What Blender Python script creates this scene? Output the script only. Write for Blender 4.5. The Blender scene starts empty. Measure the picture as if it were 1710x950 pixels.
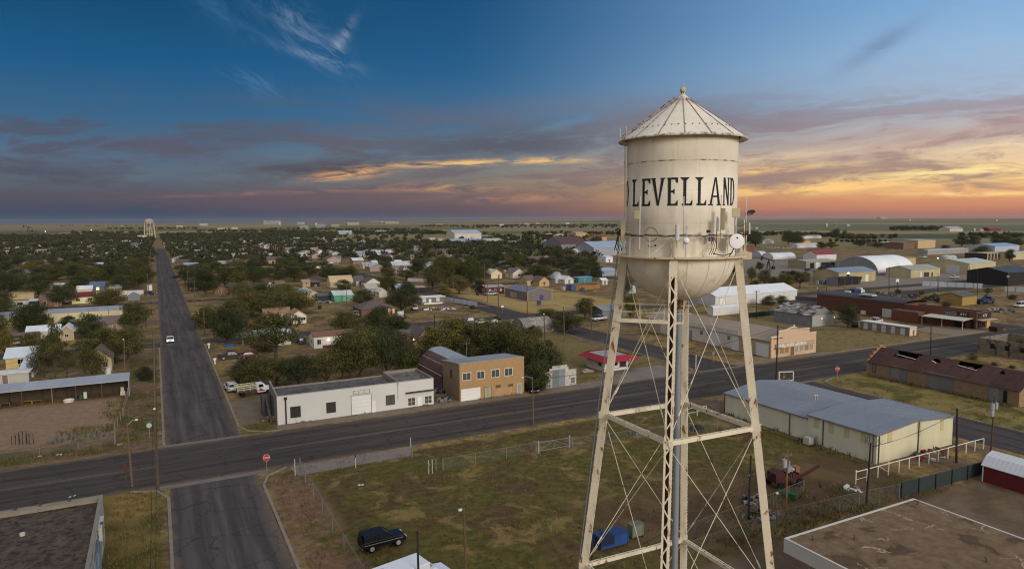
import bpy, math, random
from mathutils import Vector, Matrix
R = random.Random(7)
SC = bpy.context.scene
COL = SC.collection
rad = math.radians
# ---------------------------------------------------------------- camera
F, YAW, PIT, ROL, CH = 1150.0, rad(27.37), rad(5.41), rad(0.34), 32.0
cf = Vector((math.sin(YAW)*math.cos(PIT), math.cos(YAW)*math.cos(PIT), -math.sin(PIT)))
_r = Vector((math.cos(YAW), -math.sin(YAW), 0)); _u = _r.cross(cf)
cr = _r*math.cos(ROL) - _u*math.sin(ROL); cu = _u*math.cos(ROL) + _r*math.sin(ROL)
cd = bpy.data.cameras.new('camera'); cam = bpy.data.objects.new('camera', cd); COL.objects.link(cam)
cam.matrix_world = Matrix(((cr.x, cu.x, -cf.x, 0), (cr.y, cu.y, -cf.y, 0), (cr.z, cu.z, -cf.z, CH), (0, 0, 0, 1)))
cd.sensor_fit = 'HORIZONTAL'; cd.sensor_width = 36; cd.lens = 36*F/1710; cd.clip_start = .5; cd.clip_end = 200000
SC.camera = cam

def ray(px, py): return cf*F + cr*(px-855) + cu*(475-py)
def G(px, py, z=0.0):
    """photo pixel -> place on the ground (or on the level z), in the town's own grid (X east, Y north)"""
    d = ray(px, py); t = (z-CH)/d.z
    return Vector((d.x*t, d.y*t, z))
def onY(px, py, Y):
    d = ray(px, py); t = Y/d.y; return d.x*t, CH+d.z*t
def onX(px, py, X):
    d = ray(px, py); t = X/d.x; return d.y*t, CH+d.z*t
def rectY(Y, a, b, c, d):
    xm, z1 = onY((a+c)/2, b, Y); _, z0 = onY((a+c)/2, d, Y)
    x0, _ = onY(a, (b+d)/2, Y); x1, _ = onY(c, (b+d)/2, Y)
    return x0, x1, z0, z1
def rectX(X, a, b, c, d):
    ym, z1 = onX((a+c)/2, b, X); _, z0 = onX((a+c)/2, d, X)
    y0, _ = onX(a, (b+d)/2, X); y1, _ = onX(c, (b+d)/2, X)
    return min(y0, y1), max(y0, y1), z0, z1
def view(p):
    v = Vector((p[0], p[1], (p[2] if len(p) > 2 else 0)-CH)); return v.dot(cr), v.dot(cf)
def pix(p):
    v = Vector((p[0], p[1], p[2]-CH)); k = F/max(v.dot(cf), .01); return 855+v.dot(cr)*k, 475-v.dot(cu)*k

# ---------------------------------------------------------------- materials
def lin(c):
    return tuple(((x/255)/12.92 if x <= 10 else ((x/255+.055)/1.055)**2.4) for x in c[:3]) + (1,)
class NT:
    def __init__(s, tree): s.t = tree; s.n = tree.nodes; s.l = tree.links
    def put(s, sock, v):
        if hasattr(v, 'is_output') or isinstance(v, bpy.types.NodeSocket): s.l.new(v, sock)
        else: sock.default_value = v
    def m(s, op, a, b=0.0, c=0.0, clamp=False):
        n = s.n.new('ShaderNodeMath'); n.operation = op; n.use_clamp = clamp
        for i, v in enumerate((a, b, c)): s.put(n.inputs[i], v)
        return n.outputs[0]
    def mix(s, f, a, b, bt='MIX'):
        n = s.n.new('ShaderNodeMix'); n.data_type = 'RGBA'; n.blend_type = bt
        s.put(n.inputs[0], f); s.put(n.inputs[6], a); s.put(n.inputs[7], b); return n.outputs[2]
    def noise(s, v, sc, det=4, ro=.55, dist=0.0):
        n = s.n.new('ShaderNodeTexNoise'); n.inputs['Scale'].default_value = sc; n.inputs['Detail'].default_value = det
        n.inputs['Roughness'].default_value = ro; n.inputs['Distortion'].default_value = dist
        if v is not None: s.l.new(v, n.inputs['Vector'])
        return n.outputs['Fac']
    def sm(s, x, a, b, lo=0.0, hi=1.0, kind='SMOOTHSTEP'):
        n = s.n.new('ShaderNodeMapRange'); n.interpolation_type = kind
        for k, v in (('Value', x), ('From Min', a), ('From Max', b), ('To Min', lo), ('To Max', hi)): s.put(n.inputs[k], v)
        return n.outputs[0]
    def ramp(s, x, pts, interp='LINEAR'):
        n = s.n.new('ShaderNodeValToRGB'); e = n.color_ramp.elements; n.color_ramp.interpolation = interp
        while len(e) < len(pts): e.new(.5)
        for k, (p, c) in enumerate(pts): e[k].position = p; e[k].color = c
        s.put(n.inputs[0], x); return n.outputs[0]
    def xyz(s, v):
        n = s.n.new('ShaderNodeSeparateXYZ'); s.l.new(v, n.inputs[0]); return n.outputs[0], n.outputs[1], n.outputs[2]
    def vec(s, x, y, z):
        n = s.n.new('ShaderNodeCombineXYZ')
        for i, v in enumerate((x, y, z)): s.put(n.inputs[i], v)
        return n.outputs[0]
_MC = {}
def MAT(col, pat=None, rough=.75, var=.22, sc=.8, metal=0.0, dirt=None, emit=0.0, per=1.0, alpha=None, bump=0.0, rand=0.0):
    """procedural material: base colour (sRGB), uneven wear, optional pattern (ribs, siding, brick, shingle, block, mesh)"""
    key = (tuple(col), pat, rough, var, sc, metal, dirt, emit, per, alpha, bump, rand)
    if key in _MC: return _MC[key]
    if not emit:
        g_ = sum(col[:3])/3; col = [c*.82+g_*.18 for c in col[:3]]
    m = bpy.data.materials.new('%s_%02x%02x%02x' % ((pat or 'plain',) + tuple(int(c) for c in col[:3]))); m.use_nodes = True
    T = NT(m.node_tree); b = T.n['Principled BSDF']
    tc = T.n.new('ShaderNodeTexCoord').outputs['Object']
    x, y, z = T.xyz(tc)
    c = lin(col)
    n1 = T.noise(tc, sc, 5, .62); n2 = T.noise(tc, sc*6.3, 3, .6)
    k = T.m('ADD', T.m('MULTIPLY_ADD', T.m('SUBTRACT', n1, .5), var*2.6, 1.0), T.m('MULTIPLY', T.m('SUBTRACT', n2, .5), var*1.1))
    s = T.m('ADD', x, y); hgt = None
    def line(v, period, w):   # 1 in a thin line that repeats
        f = T.m('FRACT', T.m('DIVIDE', v, period)); return T.m('LESS_THAN', f, w)
    if pat in ('ribs', 'ribx', 'riby'):
        v = {'ribs': s, 'ribx': x, 'riby': y}[pat]
        w = T.m('ABSOLUTE', T.m('SUBTRACT', T.m('FRACT', T.m('DIVIDE', v, per)), .5)); hgt = T.sm(w, .32, .48)
        # single sheets weather a little differently
        sh = T.noise(T.vec(T.m('FLOOR', T.m('DIVIDE', v, per*3)), 3.3, 0.0), 7.7, 0)
        k = T.m('MULTIPLY', k, T.sm(sh, .2, .8, 1-var*.7, 1+var*.5, 'LINEAR'))
    if pat == 'siding':
        w = T.m('FRACT', T.m('DIVIDE', z, per*.25)); hgt = w
        k = T.m('MULTIPLY', k, T.sm(w, 0.0, .16, .78, 1.0))
    if pat == 'shingle':
        row = T.m('FLOOR', T.m('DIVIDE', T.m('ADD', z, T.m('MULTIPLY', T.m('ADD', x, y), .02)), .12))
        cell = T.noise(T.vec(T.m('MULTIPLY', s, 2.1), row, T.m('MULTIPLY', T.m('SUBTRACT', x, y), 2.1)), 1.3, 1)
        k = T.m('MULTIPLY', k, T.sm(cell, .25, .75, .78, 1.2, 'LINEAR'))
    colr = T.mix(1.0, c, T.ramp(T.m('MULTIPLY', k, .5, clamp=True), [(0, (0, 0, 0, 1)), (1, (2, 2, 2, 1))]), 'MULTIPLY')
    if pat in ('brick', 'block'):
        bt = T.n.new('ShaderNodeTexBrick'); T.l.new(T.vec(s, z, 0.0), bt.inputs['Vector'])
        bt.inputs['Scale'].default_value = 1.0; bt.inputs['Brick Width'].default_value = .25 if pat == 'brick' else .45
        bt.inputs['Row Height'].default_value = .085 if pat == 'brick' else .22; bt.inputs['Mortar Size'].default_value = .012
        bt.inputs['Color1'].default_value = (1.12, 1.08, 1.0, 1); bt.inputs['Color2'].default_value = (.8, .8, .84, 1)
        bt.inputs['Mortar'].default_value = (.85, .88, .92, 1) if pat == 'brick' else (.86, .86, .86, 1)
        colr = T.mix(.8, colr, bt.outputs['Color'], 'MULTIPLY')
    if dirt:
        dc, lo, hi = dirt
        dn = T.noise(T.vec(T.m('MULTIPLY', x, 1.0), T.m('MULTIPLY', y, 1.0), T.m('MULTIPLY', z, .45)), sc*1.7, 7, .68, .4)
        colr = T.mix(T.sm(dn, lo, hi), colr, lin(dc))
    if rand:
        oi = T.n.new('ShaderNodeObjectInfo').outputs['Random']
        colr = T.mix(1.0, colr, T.ramp(oi, [(0, (1-rand, 1-rand, 1-rand, 1)), (.5, (1, 1, 1, 1)), (1, (1+rand, 1+rand*.8, 1+rand*.5, 1))]), 'MULTIPLY')
    T.l.new(colr, b.inputs['Base Color'])
    b.inputs['Roughness'].default_value = rough; b.inputs['Metallic'].default_value = metal
    b.inputs['Specular IOR Level'].default_value = .3
    if hgt is not None or bump:
        bn = T.n.new('ShaderNodeBump'); bn.inputs['Strength'].default_value = .5; bn.inputs['Distance'].default_value = .03 if hgt is not None else bump
        T.l.new(hgt if hgt is not None else n2, bn.inputs['Height']); T.l.new(bn.outputs[0], b.inputs['Normal'])
    if emit:
        b.inputs['Emission Color'].default_value = c; b.inputs['Emission Strength'].default_value = emit
    if alpha is not None:
        b.inputs['Alpha'].default_value = alpha
    _MC[key] = m; return m
GLASS = MAT((26, 30, 36), rough=.12, var=.3)
WHITE = MAT((224, 222, 216), var=.1)
CONC = MAT((150, 142, 130), var=.3, sc=.5)
WOODP = MAT((104, 82, 58), var=.35, sc=2.5)
DARKP = MAT((46, 38, 34), var=.3, sc=2.5)
STEEL = MAT((150, 152, 154), rough=.5, metal=.4, var=.15)
BLACK = MAT((22, 22, 24), var=.2)
TYRE = MAT((20, 20, 21), rough=.9, var=.2)
LAMPW = MAT((255, 236, 190), emit=14.0, var=0.0)
LAMPG = MAT((236, 255, 190), emit=14.0, var=0.0)
SIGNR = MAT((190, 26, 30), var=.08)

# ---------------------------------------------------------------- mesh builder
class MB:
    def __init__(s): s.v = []; s.f = []; s.k = []
    def add(s, vs, fs, k=0):
        o = len(s.v); s.v += [tuple(v) for v in vs]; s.f += [tuple(i+o for i in f) for f in fs]; s.k += [k]*len(fs); return s
    def box(s, x0, y0, z0, x1, y1, z1, k=0):
        return s.add([(x0, y0, z0), (x1, y0, z0), (x1, y1, z0), (x0, y1, z0), (x0, y0, z1), (x1, y0, z1), (x1, y1, z1), (x0, y1, z1)],
                     [(0, 3, 2, 1), (4, 5, 6, 7), (0, 1, 5, 4), (1, 2, 6, 5), (2, 3, 7, 6), (3, 0, 4, 7)], k)
    def obox(s, c, ax, ay, az, hx, hy, hz, k=0):
        c, ax, ay, az = map(Vector, (c, ax, ay, az)); P = []
        for sz in (-1, 1):
            for sx, sy in ((-1, -1), (1, -1), (1, 1), (-1, 1)): P.append(c+ax*hx*sx+ay*hy*sy+az*hz*sz)
        return s.add(P, [(0, 3, 2, 1), (4, 5, 6, 7), (0, 1, 5, 4), (1, 2, 6, 5), (2, 3, 7, 6), (3, 0, 4, 7)], k)
    def beam(s, a, b, w, h, up=(0, 0, 1), k=0):
        a, b = Vector(a), Vector(b); d = b-a; L = d.length
        if L < 1e-6: return s
        d /= L; up = Vector(up)
        sd = d.cross(up)
        if sd.length < 1e-4: sd = d.cross(Vector((1, 0, 0)))
        sd.normalize(); u = sd.cross(d)
        return s.obox((a+b)/2, d, sd, u, L/2, w/2, h/2, k)
    def tube(s, pts, r, n=8, k=0, cap=True):
        pts = [Vector(p) for p in pts]; rr = r if isinstance(r, (list, tuple)) else [r]*len(pts); rings = []
        for i, p in enumerate(pts):
            d = (pts[min(i+1, len(pts)-1)]-pts[max(i-1, 0)]).normalized()
            a = d.cross(Vector((0, 0, 1)));
            if a.length < 1e-3: a = Vector((1, 0, 0))
            a.normalize(); b = d.cross(a)
            rings.append([p+(a*math.cos(2*math.pi*j/n)+b*math.sin(2*math.pi*j/n))*rr[i] for j in range(n)])
        vs = [v for g in rings for v in g]; fs = []
        for i in range(len(pts)-1):
            for j in range(n): fs.append((i*n+j, i*n+(j+1) % n, (i+1)*n+(j+1) % n, (i+1)*n+j))
        if cap: fs += [tuple(range(n))[::-1], tuple((len(pts)-1)*n+j for j in range(n))]
        return s.add(vs, fs, k)
    def lathe(s, prof, n=32, c=(0, 0), k=0):
        vs = []; fs = []
        for r, z in prof:
            for j in range(n):
                t = 2*math.pi*j/n; vs.append((c[0]+r*math.cos(t), c[1]+r*math.sin(t), z))
        for i in range(len(prof)-1):
            for j in range(n): fs.append((i*n+j, i*n+(j+1) % n, (i+1)*n+(j+1) % n, (i+1)*n+j))
        return s.add(vs, fs, k)
    def prism(s, poly, a, b, axis='y', k=0):
        """poly: (s, z) points; extruded along axis from a to b ('y': s is x; 'x': s is y; 'z': points are x, y)"""
        n = len(poly)
        P = {'y': lambda p, t: (p[0], t, p[1]), 'x': lambda p, t: (t, p[0], p[1]), 'z': lambda p, t: (p[0], p[1], t)}[axis]
        return s.add([P(p, a) for p in poly]+[P(p, b) for p in poly],
                     [tuple(range(n)), tuple(range(2*n-1, n-1, -1))]+[(i, n+i, n+(i+1) % n, (i+1) % n) for i in range(n)], k)
    def ball(s, c, r, n=10, k=0, sz=1.0):
        m = n//2; prof = [(max(r*math.sin(math.pi*i/m), 1e-4), c[2]-r*sz*math.cos(math.pi*i/m)) for i in range(m+1)]
        return s.lathe(prof, n, (c[0], c[1]), k)
    def disc(s, c, nrm, r, th, n=20, k=0, r2=None):
        nrm = Vector(nrm).normalized(); c = Vector(c)
        return s.tube([c-nrm*th/2, c+nrm*th/2], [r, r2 or r], n, k)
    def mesh(s, name, mats, smooth=False):
        me = bpy.data.meshes.new(name); me.from_pydata(s.v, [], s.f)
        for m in mats: me.materials.append(m)
        if any(s.k): me.polygons.foreach_set('material_index', s.k)
        if smooth: me.polygons.foreach_set('use_smooth', [True]*len(s.f))
        me.update(); return me
    def build(s, name, mats, parent=None, loc=None, smooth=False, kind=None):
        if not isinstance(mats, (list, tuple)): mats = [mats]
        o = bpy.data.objects.new(name, s.mesh(name, mats, smooth)); COL.objects.link(o)
        if parent is not None: o.parent = parent
        if loc is not None: o.location = loc
        if kind: o['kind'] = kind
        return o

LM = []      # landmarks the labels of trees and far houses refer to: (phrase, x, y)
AUTO = []    # (object, adjective phrase) whose label is worked out at the end
def tag(o, label, cat, group=None, kind=None, lm=None):
    if label: o['label'] = label
    if cat: o['category'] = cat
    if group: o['group'] = group
    if kind: o['kind'] = kind
    if lm: LM.append((lm, o.location.x, o.location.y))
    return o
def thing(name, label, cat, loc=(0, 0, 0), rz=0.0, group=None, lm=None):
    o = bpy.data.objects.new(name, None); COL.objects.link(o); o.location = loc; o.rotation_euler = (0, 0, rz)
    o.empty_display_size = .3
    return tag(o, label, cat, group, None, lm)
def struct(name, mb, mats, label, cat, loc=None, kind='structure'):
    return tag(mb.build(name, mats, None, loc), label, cat, None, kind)
def child(o, name, data, parent=None):
    c = bpy.data.objects.new(name, data); COL.objects.link(c); c.parent = parent or o; return c
KIDS = {}
def copy_tree(o, loc, rz=0.0, scale=None, label=None, group=None):
    def cp(a, par):
        c = a.copy(); COL.objects.link(c)
        if par is not None: c.parent = par
        for k in a.children: cp(k, c)
        return c
    c = cp(o, None); c.location = loc; c.rotation_euler = (0, 0, rz)
    if scale: c.scale = scale
    if label: c['label'] = label
    if group: c['group'] = group
    return c
def text(body, size, parent, loc, rot, mat, name='lettering', ext=.01, align='CENTER'):
    cu_ = bpy.data.curves.new(name, 'FONT'); cu_.body = body; cu_.size = size; cu_.extrude = ext
    cu_.align_x = align; cu_.align_y = 'CENTER'; cu_.materials.append(mat)
    t = bpy.data.objects.new(name, cu_); COL.objects.link(t); bpy.context.view_layer.update()
    me = bpy.data.meshes.new_from_object(t.evaluated_get(bpy.context.evaluated_depsgraph_get())); bpy.data.objects.remove(t)
    o = bpy.data.objects.new(name, me); COL.objects.link(o); o.parent = parent; o.location = loc; o.rotation_euler = rot; return o
# ---------------------------------------------------------------- ground and roads
def ground_material():
    m = bpy.data.materials.new('ground_soil_grass'); m.use_nodes = True; T = NT(m.node_tree); b = T.n['Principled BSDF']
    P = T.n.new('ShaderNodeNewGeometry').outputs['Position']; x, y, z = T.xyz(P)
    n_s = T.noise(P, .9, 6, .7); n_m = T.noise(P, .13, 6, .62, .5); n_l = T.noise(P, .028, 5, .6); n_f = T.noise(P, 3.4, 4, .75)
    wx = T.m('ADD', x, T.m('MULTIPLY', T.m('SUBTRACT', n_m, .5), 14.0)); wy = T.m('ADD', y, T.m('MULTIPLY', T.m('SUBTRACT', T.noise(P, .17, 5, .6), .5), 12.0))
    fx = T.m('ADD', x, T.m('MULTIPLY', T.m('SUBTRACT', n_s, .5), 1.6)); fy = T.m('ADD', y, T.m('MULTIPLY', T.m('SUBTRACT', n_f, .5), 1.6))
    def rect(x0, x1, y0, y1, s=2.0, fine=False):
        X, Y = (fx, fy) if fine else (wx, wy)
        a = T.m('MULTIPLY', T.sm(X, x0-s, x0+s), T.sm(X, x1+s, x1-s)); c = T.m('MULTIPLY', T.sm(Y, y0-s, y0+s), T.sm(Y, y1+s, y1-s))
        return T.m('MULTIPLY', a, c)
    grass = T.mix(T.sm(n_s, .35, .68), lin((62, 60, 30)), lin((94, 86, 46)))
    dry = T.mix(T.sm(n_s, .32, .7), lin((104, 86, 52)), lin((156, 132, 86)))
    dirt = T.mix(T.sm(n_s, .3, .7), lin((88, 70, 53)), lin((122, 100, 78)))
    gravel = T.mix(T.sm(n_f, .3, .7), lin((106, 97, 88)), lin((142, 132, 120)))
    # town base: dry grass, earth and green patches
    c = T.mix(T.sm(n_m, .44, .57), dry, dirt)
    c = T.mix(T.sm(T.noise(P, .075, 6, .65), .52, .64), c, grass)
    # the lot under the water tower: mown weeds, greener to the north, brown to the south and east
    lot = T.mix(T.sm(n_m, .34, .56), T.mix(T.sm(n_s, .3, .7), lin((68, 53, 37)), lin((98, 77, 52))), T.mix(T.sm(n_s, .3, .7), lin((68, 64, 31)), lin((100, 90, 48))))
    lot = T.mix(T.m('MULTIPLY', T.sm(T.noise(P, .21, 6, .7, .6), .52, .64), .8), lot, lin((132, 110, 68)))
    lot = T.mix(T.m('MULTIPLY', T.sm(T.noise(P, .3, 6, .7), .60, .72), .75), lot, lin((64, 50, 38)))
    c = T.mix(rect(12, 81, -60, 89.5, .8, True), c, lot)
    c = T.mix(rect(10.9, 16.2, 20, 88, .7, True), c, T.mix(T.sm(n_m, .5, .62), T.mix(T.sm(n_s, .3, .7), lin((96, 74, 56)), lin((126, 100, 78))), lot))
    c = T.mix(rect(40, 80, 49, 62, 4), c, T.mix(T.sm(n_m, .38, .62), lin((80, 62, 46)), lin((100, 82, 56))))
    # yard, car park, side strips
    c = T.mix(rect(-80, -7, 108, 143.5, 1.0, True), c, T.mix(T.sm(n_l, .62, .74), T.mix(T.sm(n_s, .25, .75), lin((118, 97, 78)), lin((140, 118, 96))), grass))
    c = T.mix(rect(-60, -3, 108.0, 116.5, 1.5, True), c, T.mix(T.sm(n_m, .40, .56), lin((80, 74, 46)), dirt))
    c = T.mix(rect(-6.5, -.6, 107.8, 190, .6, True), c, T.mix(T.sm(n_m, .44, .58), dirt, grass))
    c = T.mix(rect(-40, -.6, 40, 92.6, .7, True), c, T.mix(T.sm(n_m, .4, .6), lin((112, 94, 54)), lin((76, 70, 34))))
    c = T.mix(rect(-5.6, -1.3, 83, 91.3, .8, True), c, T.mix(T.sm(n_s, .3, .7), lin((98, 80, 44)), lin((138, 114, 66))))
    c = T.mix(rect(10.6, 16, 110, 132, 1.2, True), c, T.mix(T.sm(n_m, .36, .6), lin((108, 98, 86)), lin((98, 86, 62))))
    c = T.mix(rect(10.6, 15, 108, 113.5, .9, True), c, lin((92, 88, 40)))
    c = T.mix(rect(43, 140, -60, 46, .7, True), c, T.mix(T.sm(n_m, .38, .62), lin((92, 76, 60)), lin((114, 96, 78))))
    c = T.mix(rect(141, 179, 110, 160, 3), c, T.mix(T.sm(n_s, .3, .7), lin((106, 92, 58)), lin((132, 114, 76))))
    c = T.mix(rect(113.5, 127, 40, 92, .8, True), c, T.mix(T.sm(n_m, .42, .6), lin((128, 112, 66)), lin((84, 80, 42))))
    c = T.mix(rect(190, 213, 104.5, 121, 1.0, True), c, lin((128, 116, 100)))
    c = T.mix(rect(113, 160, 205, 300, 4), c, T.mix(T.sm(n_m, .5, .7), lin((158, 134, 84)), lin((122, 104, 66))))
    c = T.mix(rect(60, 99, 110, 190, 3), c, T.mix(T.sm(n_s, .3, .7), lin((98, 86, 50)), lin((124, 108, 68))))
    c = T.mix(rect(290, 420, 180, 420, 6), c, gravel)
    # open fields beyond the town, in long bands
    far = T.m('MAXIMUM', T.sm(T.m('ADD', y, T.m('MULTIPLY', x, 1.25)), 1250.0, 1450.0), T.sm(T.m('ADD', y, T.m('MULTIPLY', x, -2.2)), 2300.0, 2500.0))
    rot = T.vec(T.m('MULTIPLY', T.m('ADD', T.m('MULTIPLY', x, .89), T.m('MULTIPLY', y, -.46)), .00035), T.m('MULTIPLY', T.m('ADD', T.m('MULTIPLY', x, .46), T.m('MULTIPLY', y, .89)), .0026), 0.0)
    vor = T.n.new('ShaderNodeTexVoronoi'); vor.inputs['Scale'].default_value = 1.0; T.l.new(rot, vor.inputs['Vector'])
    vx, vy, vz = T.xyz(vor.outputs['Color'])
    fld = T.ramp(vx, [(0, lin((92, 90, 58))), (.2, lin((132, 114, 76))), (.4, lin((66, 84, 44))), (.6, lin((150, 128, 84))), (.8, lin((88, 96, 56))), (1, lin((128, 100, 70)))], 'CONSTANT')
    fld = T.mix(.45, fld, T.mix(T.noise(T.vec(T.m('MULTIPLY', x, .0007), T.m('MULTIPLY', T.m('ADD', T.m('MULTIPLY', x, .46), T.m('MULTIPLY', y, .89)), .004), 0.0), 3.0, 5, .6), lin((76, 84, 54)), lin((146, 128, 90))))
    c = T.mix(far, c, fld)
    T.l.new(T.mix(.35, c, T.mix(1.0, c, T.ramp(n_f, [(.3, (.55, .55, .55, 1)), (.7, (1.45, 1.45, 1.45, 1))]), 'MULTIPLY')), b.inputs['Base Color'])
    b.inputs['Roughness'].default_value = .95; b.inputs['Specular IOR Level'].default_value = .1
    bn = T.n.new('ShaderNodeBump'); bn.inputs['Strength'].default_value = .6; bn.inputs['Distance'].default_value = .12
    T.l.new(n_s, bn.inputs['Height']); T.l.new(bn.outputs[0], b.inputs['Normal'])
    return m
gm = MB(); B_ = [-14000, -2500, -500, 0, 500, 1500, 4000, 14000]
for i in range(7):
    for j in range(7):
        x0, x1, y0, y1 = B_[i], B_[i+1], B_[j], B_[j+1]
        gm.add([(x0, y0, 0), (x1, y0, 0), (x1, y1, 0), (x0, y1, 0)], [(0, 1, 2, 3)])
struct('ground', gm, ground_material(), 'flat ground of dry grass, weeds and bare earth under the whole town', 'ground')

def road_material(name, a, b2, axis, mid=None, half=8):
    m = bpy.data.materials.new(name); m.use_nodes = True; T = NT(m.node_tree); b = T.n['Principled BSDF']
    P = T.n.new('ShaderNodeNewGeometry').outputs['Position']; x, y, z = T.xyz(P)
    along = T.vec(T.m('MULTIPLY', x, 1.0 if axis == 'y' else .05), T.m('MULTIPLY', y, .05 if axis == 'y' else 1.0), 0.0)
    st = T.noise(along, .9, 5, .6); sp = T.noise(P, .35, 6, .65); fi = T.noise(P, 6, 3, .7)
    c = T.mix(T.sm(st, .34, .66), lin(a), lin(b2))
    c = T.mix(T.m('MULTIPLY', T.sm(sp, .5, .7), .35), c, lin((74, 67, 62)))
    c = T.mix(T.m('MULTIPLY', T.sm(fi, .4, .75), .25), c, lin((40, 38, 40)))
    if mid is not None:      # dusty edges, polished wheel tracks
        dd = T.m('ABSOLUTE', T.m('SUBTRACT', x if axis == 'y' else y, mid))
        tr = T.m('ABSOLUTE', T.m('SUBTRACT', T.m('FRACT', T.m('DIVIDE', dd, half/2.0)), .5))
        c = T.mix(T.m('MULTIPLY', T.sm(tr, .5, .2), .3), c, lin([q*.8 for q in a]))
        c = T.mix(T.m('MULTIPLY', T.sm(T.m('ADD', dd, T.m('MULTIPLY', T.m('SUBTRACT', sp, .5), 3.2)), half*.78, half*1.0), .75), c, lin((104, 90, 74)))
    # cracks sealed with tar
    v = T.n.new('ShaderNodeTexVoronoi'); v.feature = 'DISTANCE_TO_EDGE'; v.inputs['Scale'].default_value = .16
    T.l.new(T.vec(T.m('ADD', x, T.m('MULTIPLY', sp, 5.0)), T.m('ADD', y, T.m('MULTIPLY', fi, 1.5)), 0.0), v.inputs['Vector'])
    c = T.mix(T.m('MULTIPLY', T.sm(v.outputs[0], .012, .004), .6), c, lin((34, 31, 31)))
    T.l.new(c, b.inputs['Base Color']); b.inputs['Roughness'].default_value = .9; b.inputs['Specular IOR Level'].default_value = .08
    return m
ASN = road_material('asphalt_worn_blue_grey', (72, 67, 67), (97, 90, 88), 'y', 5.0, 5.2)
ASE = road_material('asphalt_worn_brown_grey', (65, 60, 57), (88, 80, 75), 'x', 99.4, 8.2)
def sheet(name, x0, y0, x1, y1, z, mat, label, cat='road'):
    mb = MB(); nx = max(1, int((x1-x0)/300)); ny = max(1, int((y1-y0)/300))
    for i in range(nx):
        for j in range(ny):
            a, b, c, d = x0+(x1-x0)*i/nx, x0+(x1-x0)*(i+1)/nx, y0+(y1-y0)*j/ny, y0+(y1-y0)*(j+1)/ny
            mb.add([(a, c, z), (b, c, z), (b, d, z), (a, d, z)], [(0, 1, 2, 3)])
    return struct(name, mb, mat, label, cat)
sheet('road', -900, 91.4, 900, 107.4, .012, ASE, 'wide brown grey asphalt street crossing in front of the white workshop')
sheet('road', 0, 108.4, 10, 900, .012, ASN, 'long straight asphalt street running away to the far water tower')
sheet('road', .2, 20, 10.1, 90.2, .012, ASN, 'short asphalt street south of the stop sign crossing')
ASP = road_material('asphalt_worn_plain', (62, 57, 56), (84, 77, 74), 'y')
sheet('road', 101, 108.2, 111, 900, .012, ASP, 'side street running back past the grey metal hall')
sheet('road', 102.5, -40, 113, 90.6, .012, ASP, 'side street between the cream metal building and the maroon roofed barn')
sheet('road', -500, 195.5, 900, 203, .008, ASP, 'narrow asphalt cross street behind the brown roofed mobile home')
sheet('road', -700, 300, 230, 308, .008, ASP, 'second cross street behind the tan gabled house')
for yy in (408, 510, 612, 714, 816): sheet('road', -600, yy, 240, yy+7, .008, ASP, 'cross street %d blocks out among the trees' % ((yy-100)//100))
sheet('road', 225, 176, 700, 186, .008, ASP, 'asphalt street behind the tin barn passing the pipe racks')
sheet('road', 215, 20, 224, 700, .010, ASP, 'side street beyond the red brick shop')
sheet('road', -102, 108.2, -93, 900, .010, ASP, 'side street out by the left houses')
sheet('road', -24, 905, 6, 912, .008, ASP, 'cross street end at the foot of the long straight street')
sheet('road', 22, 930, 32, 1350, .010, ASP, 'offset far part of the long straight street')
GUT = MAT((112, 102, 92), var=.35, sc=.6)
sheet('gutter', -1.2, 107.4, 11.2, 108.4, .012, GUT, 'pale concrete gutter across the mouth of the long straight street', 'gutter')
sheet('gutter', -1.2, 90.2, 11.2, 91.4, .012, GUT, 'pale concrete gutter across the mouth of the short south street', 'gutter')
sheet('gutter', 100, 107.4, 112, 108.2, .012, GUT, 'pale concrete gutter by the pink false front', 'gutter')
sheet('gutter', 101, 90.6, 118, 91.4, .012, GUT, 'pale concrete gutter by the round red stop sign', 'gutter')
LINEY = MAT((112, 94, 64), var=.5, sc=.5)
mb = MB()
for a, b in ((-260, -1), (13, 99), (114, 380)):
    for yy in (99.15, 99.5): mb.add([(a, yy, .016), (b, yy, .016), (b, yy+.13, .016), (a, yy+.13, .016)], [(0, 1, 2, 3)])
struct('road_markings', mb, LINEY, 'faded double yellow line along the middle of the wide street', 'road marking')
WALK = MAT((122, 106, 90), var=.4, sc=.5)
sheet('pavement', 15.5, 107.9, 64, 110.7, .020, WALK, 'dusty concrete pavement in front of the white workshop and brick building', 'pavement')
sheet('pavement', 61, 107.9, 82, 111.3, .016, WALK, 'concrete apron in front of the little stepped garage', 'pavement')
sheet('pavement', 79.5, 107.9, 97, 117.2, .020, MAT((122, 108, 94), var=.35, sc=.4), 'cracked concrete forecourt of the red roofed shop', 'forecourt')
sheet('pavement', 112, 108, 142, 110.2, .020, WALK, 'dusty pavement in front of the pink false front', 'pavement')
sheet('pavement', 142, 107.8, 212, 108.6, .020, MAT((134, 120, 102), var=.3, sc=.5), 'pale kerb strip along the far right of the wide street', 'pavement')
mb = MB(); mb.add([(14.6, 87.2, .016), (29.6, 87.6, .016), (31, 90.9, .016), (14.2, 90.9, .016)], [(0, 1, 2, 3)])
struct('pavement', mb, MAT((122, 108, 96), var=.3, sc=.7), 'pale concrete driveway slab by the corner of the chain link fence', 'slab')
sheet('path', 100, 230.6, 129, 231.6, .016, MAT((160, 146, 122), var=.2), 'pale footpath across dry grass in front of the grey hall', 'path')
sheet('path', 133.6, 208, 134.8, 233, .016, MAT((160, 146, 122), var=.2), 'pale footpath leading from the grey hall to the cross street', 'path')
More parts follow.
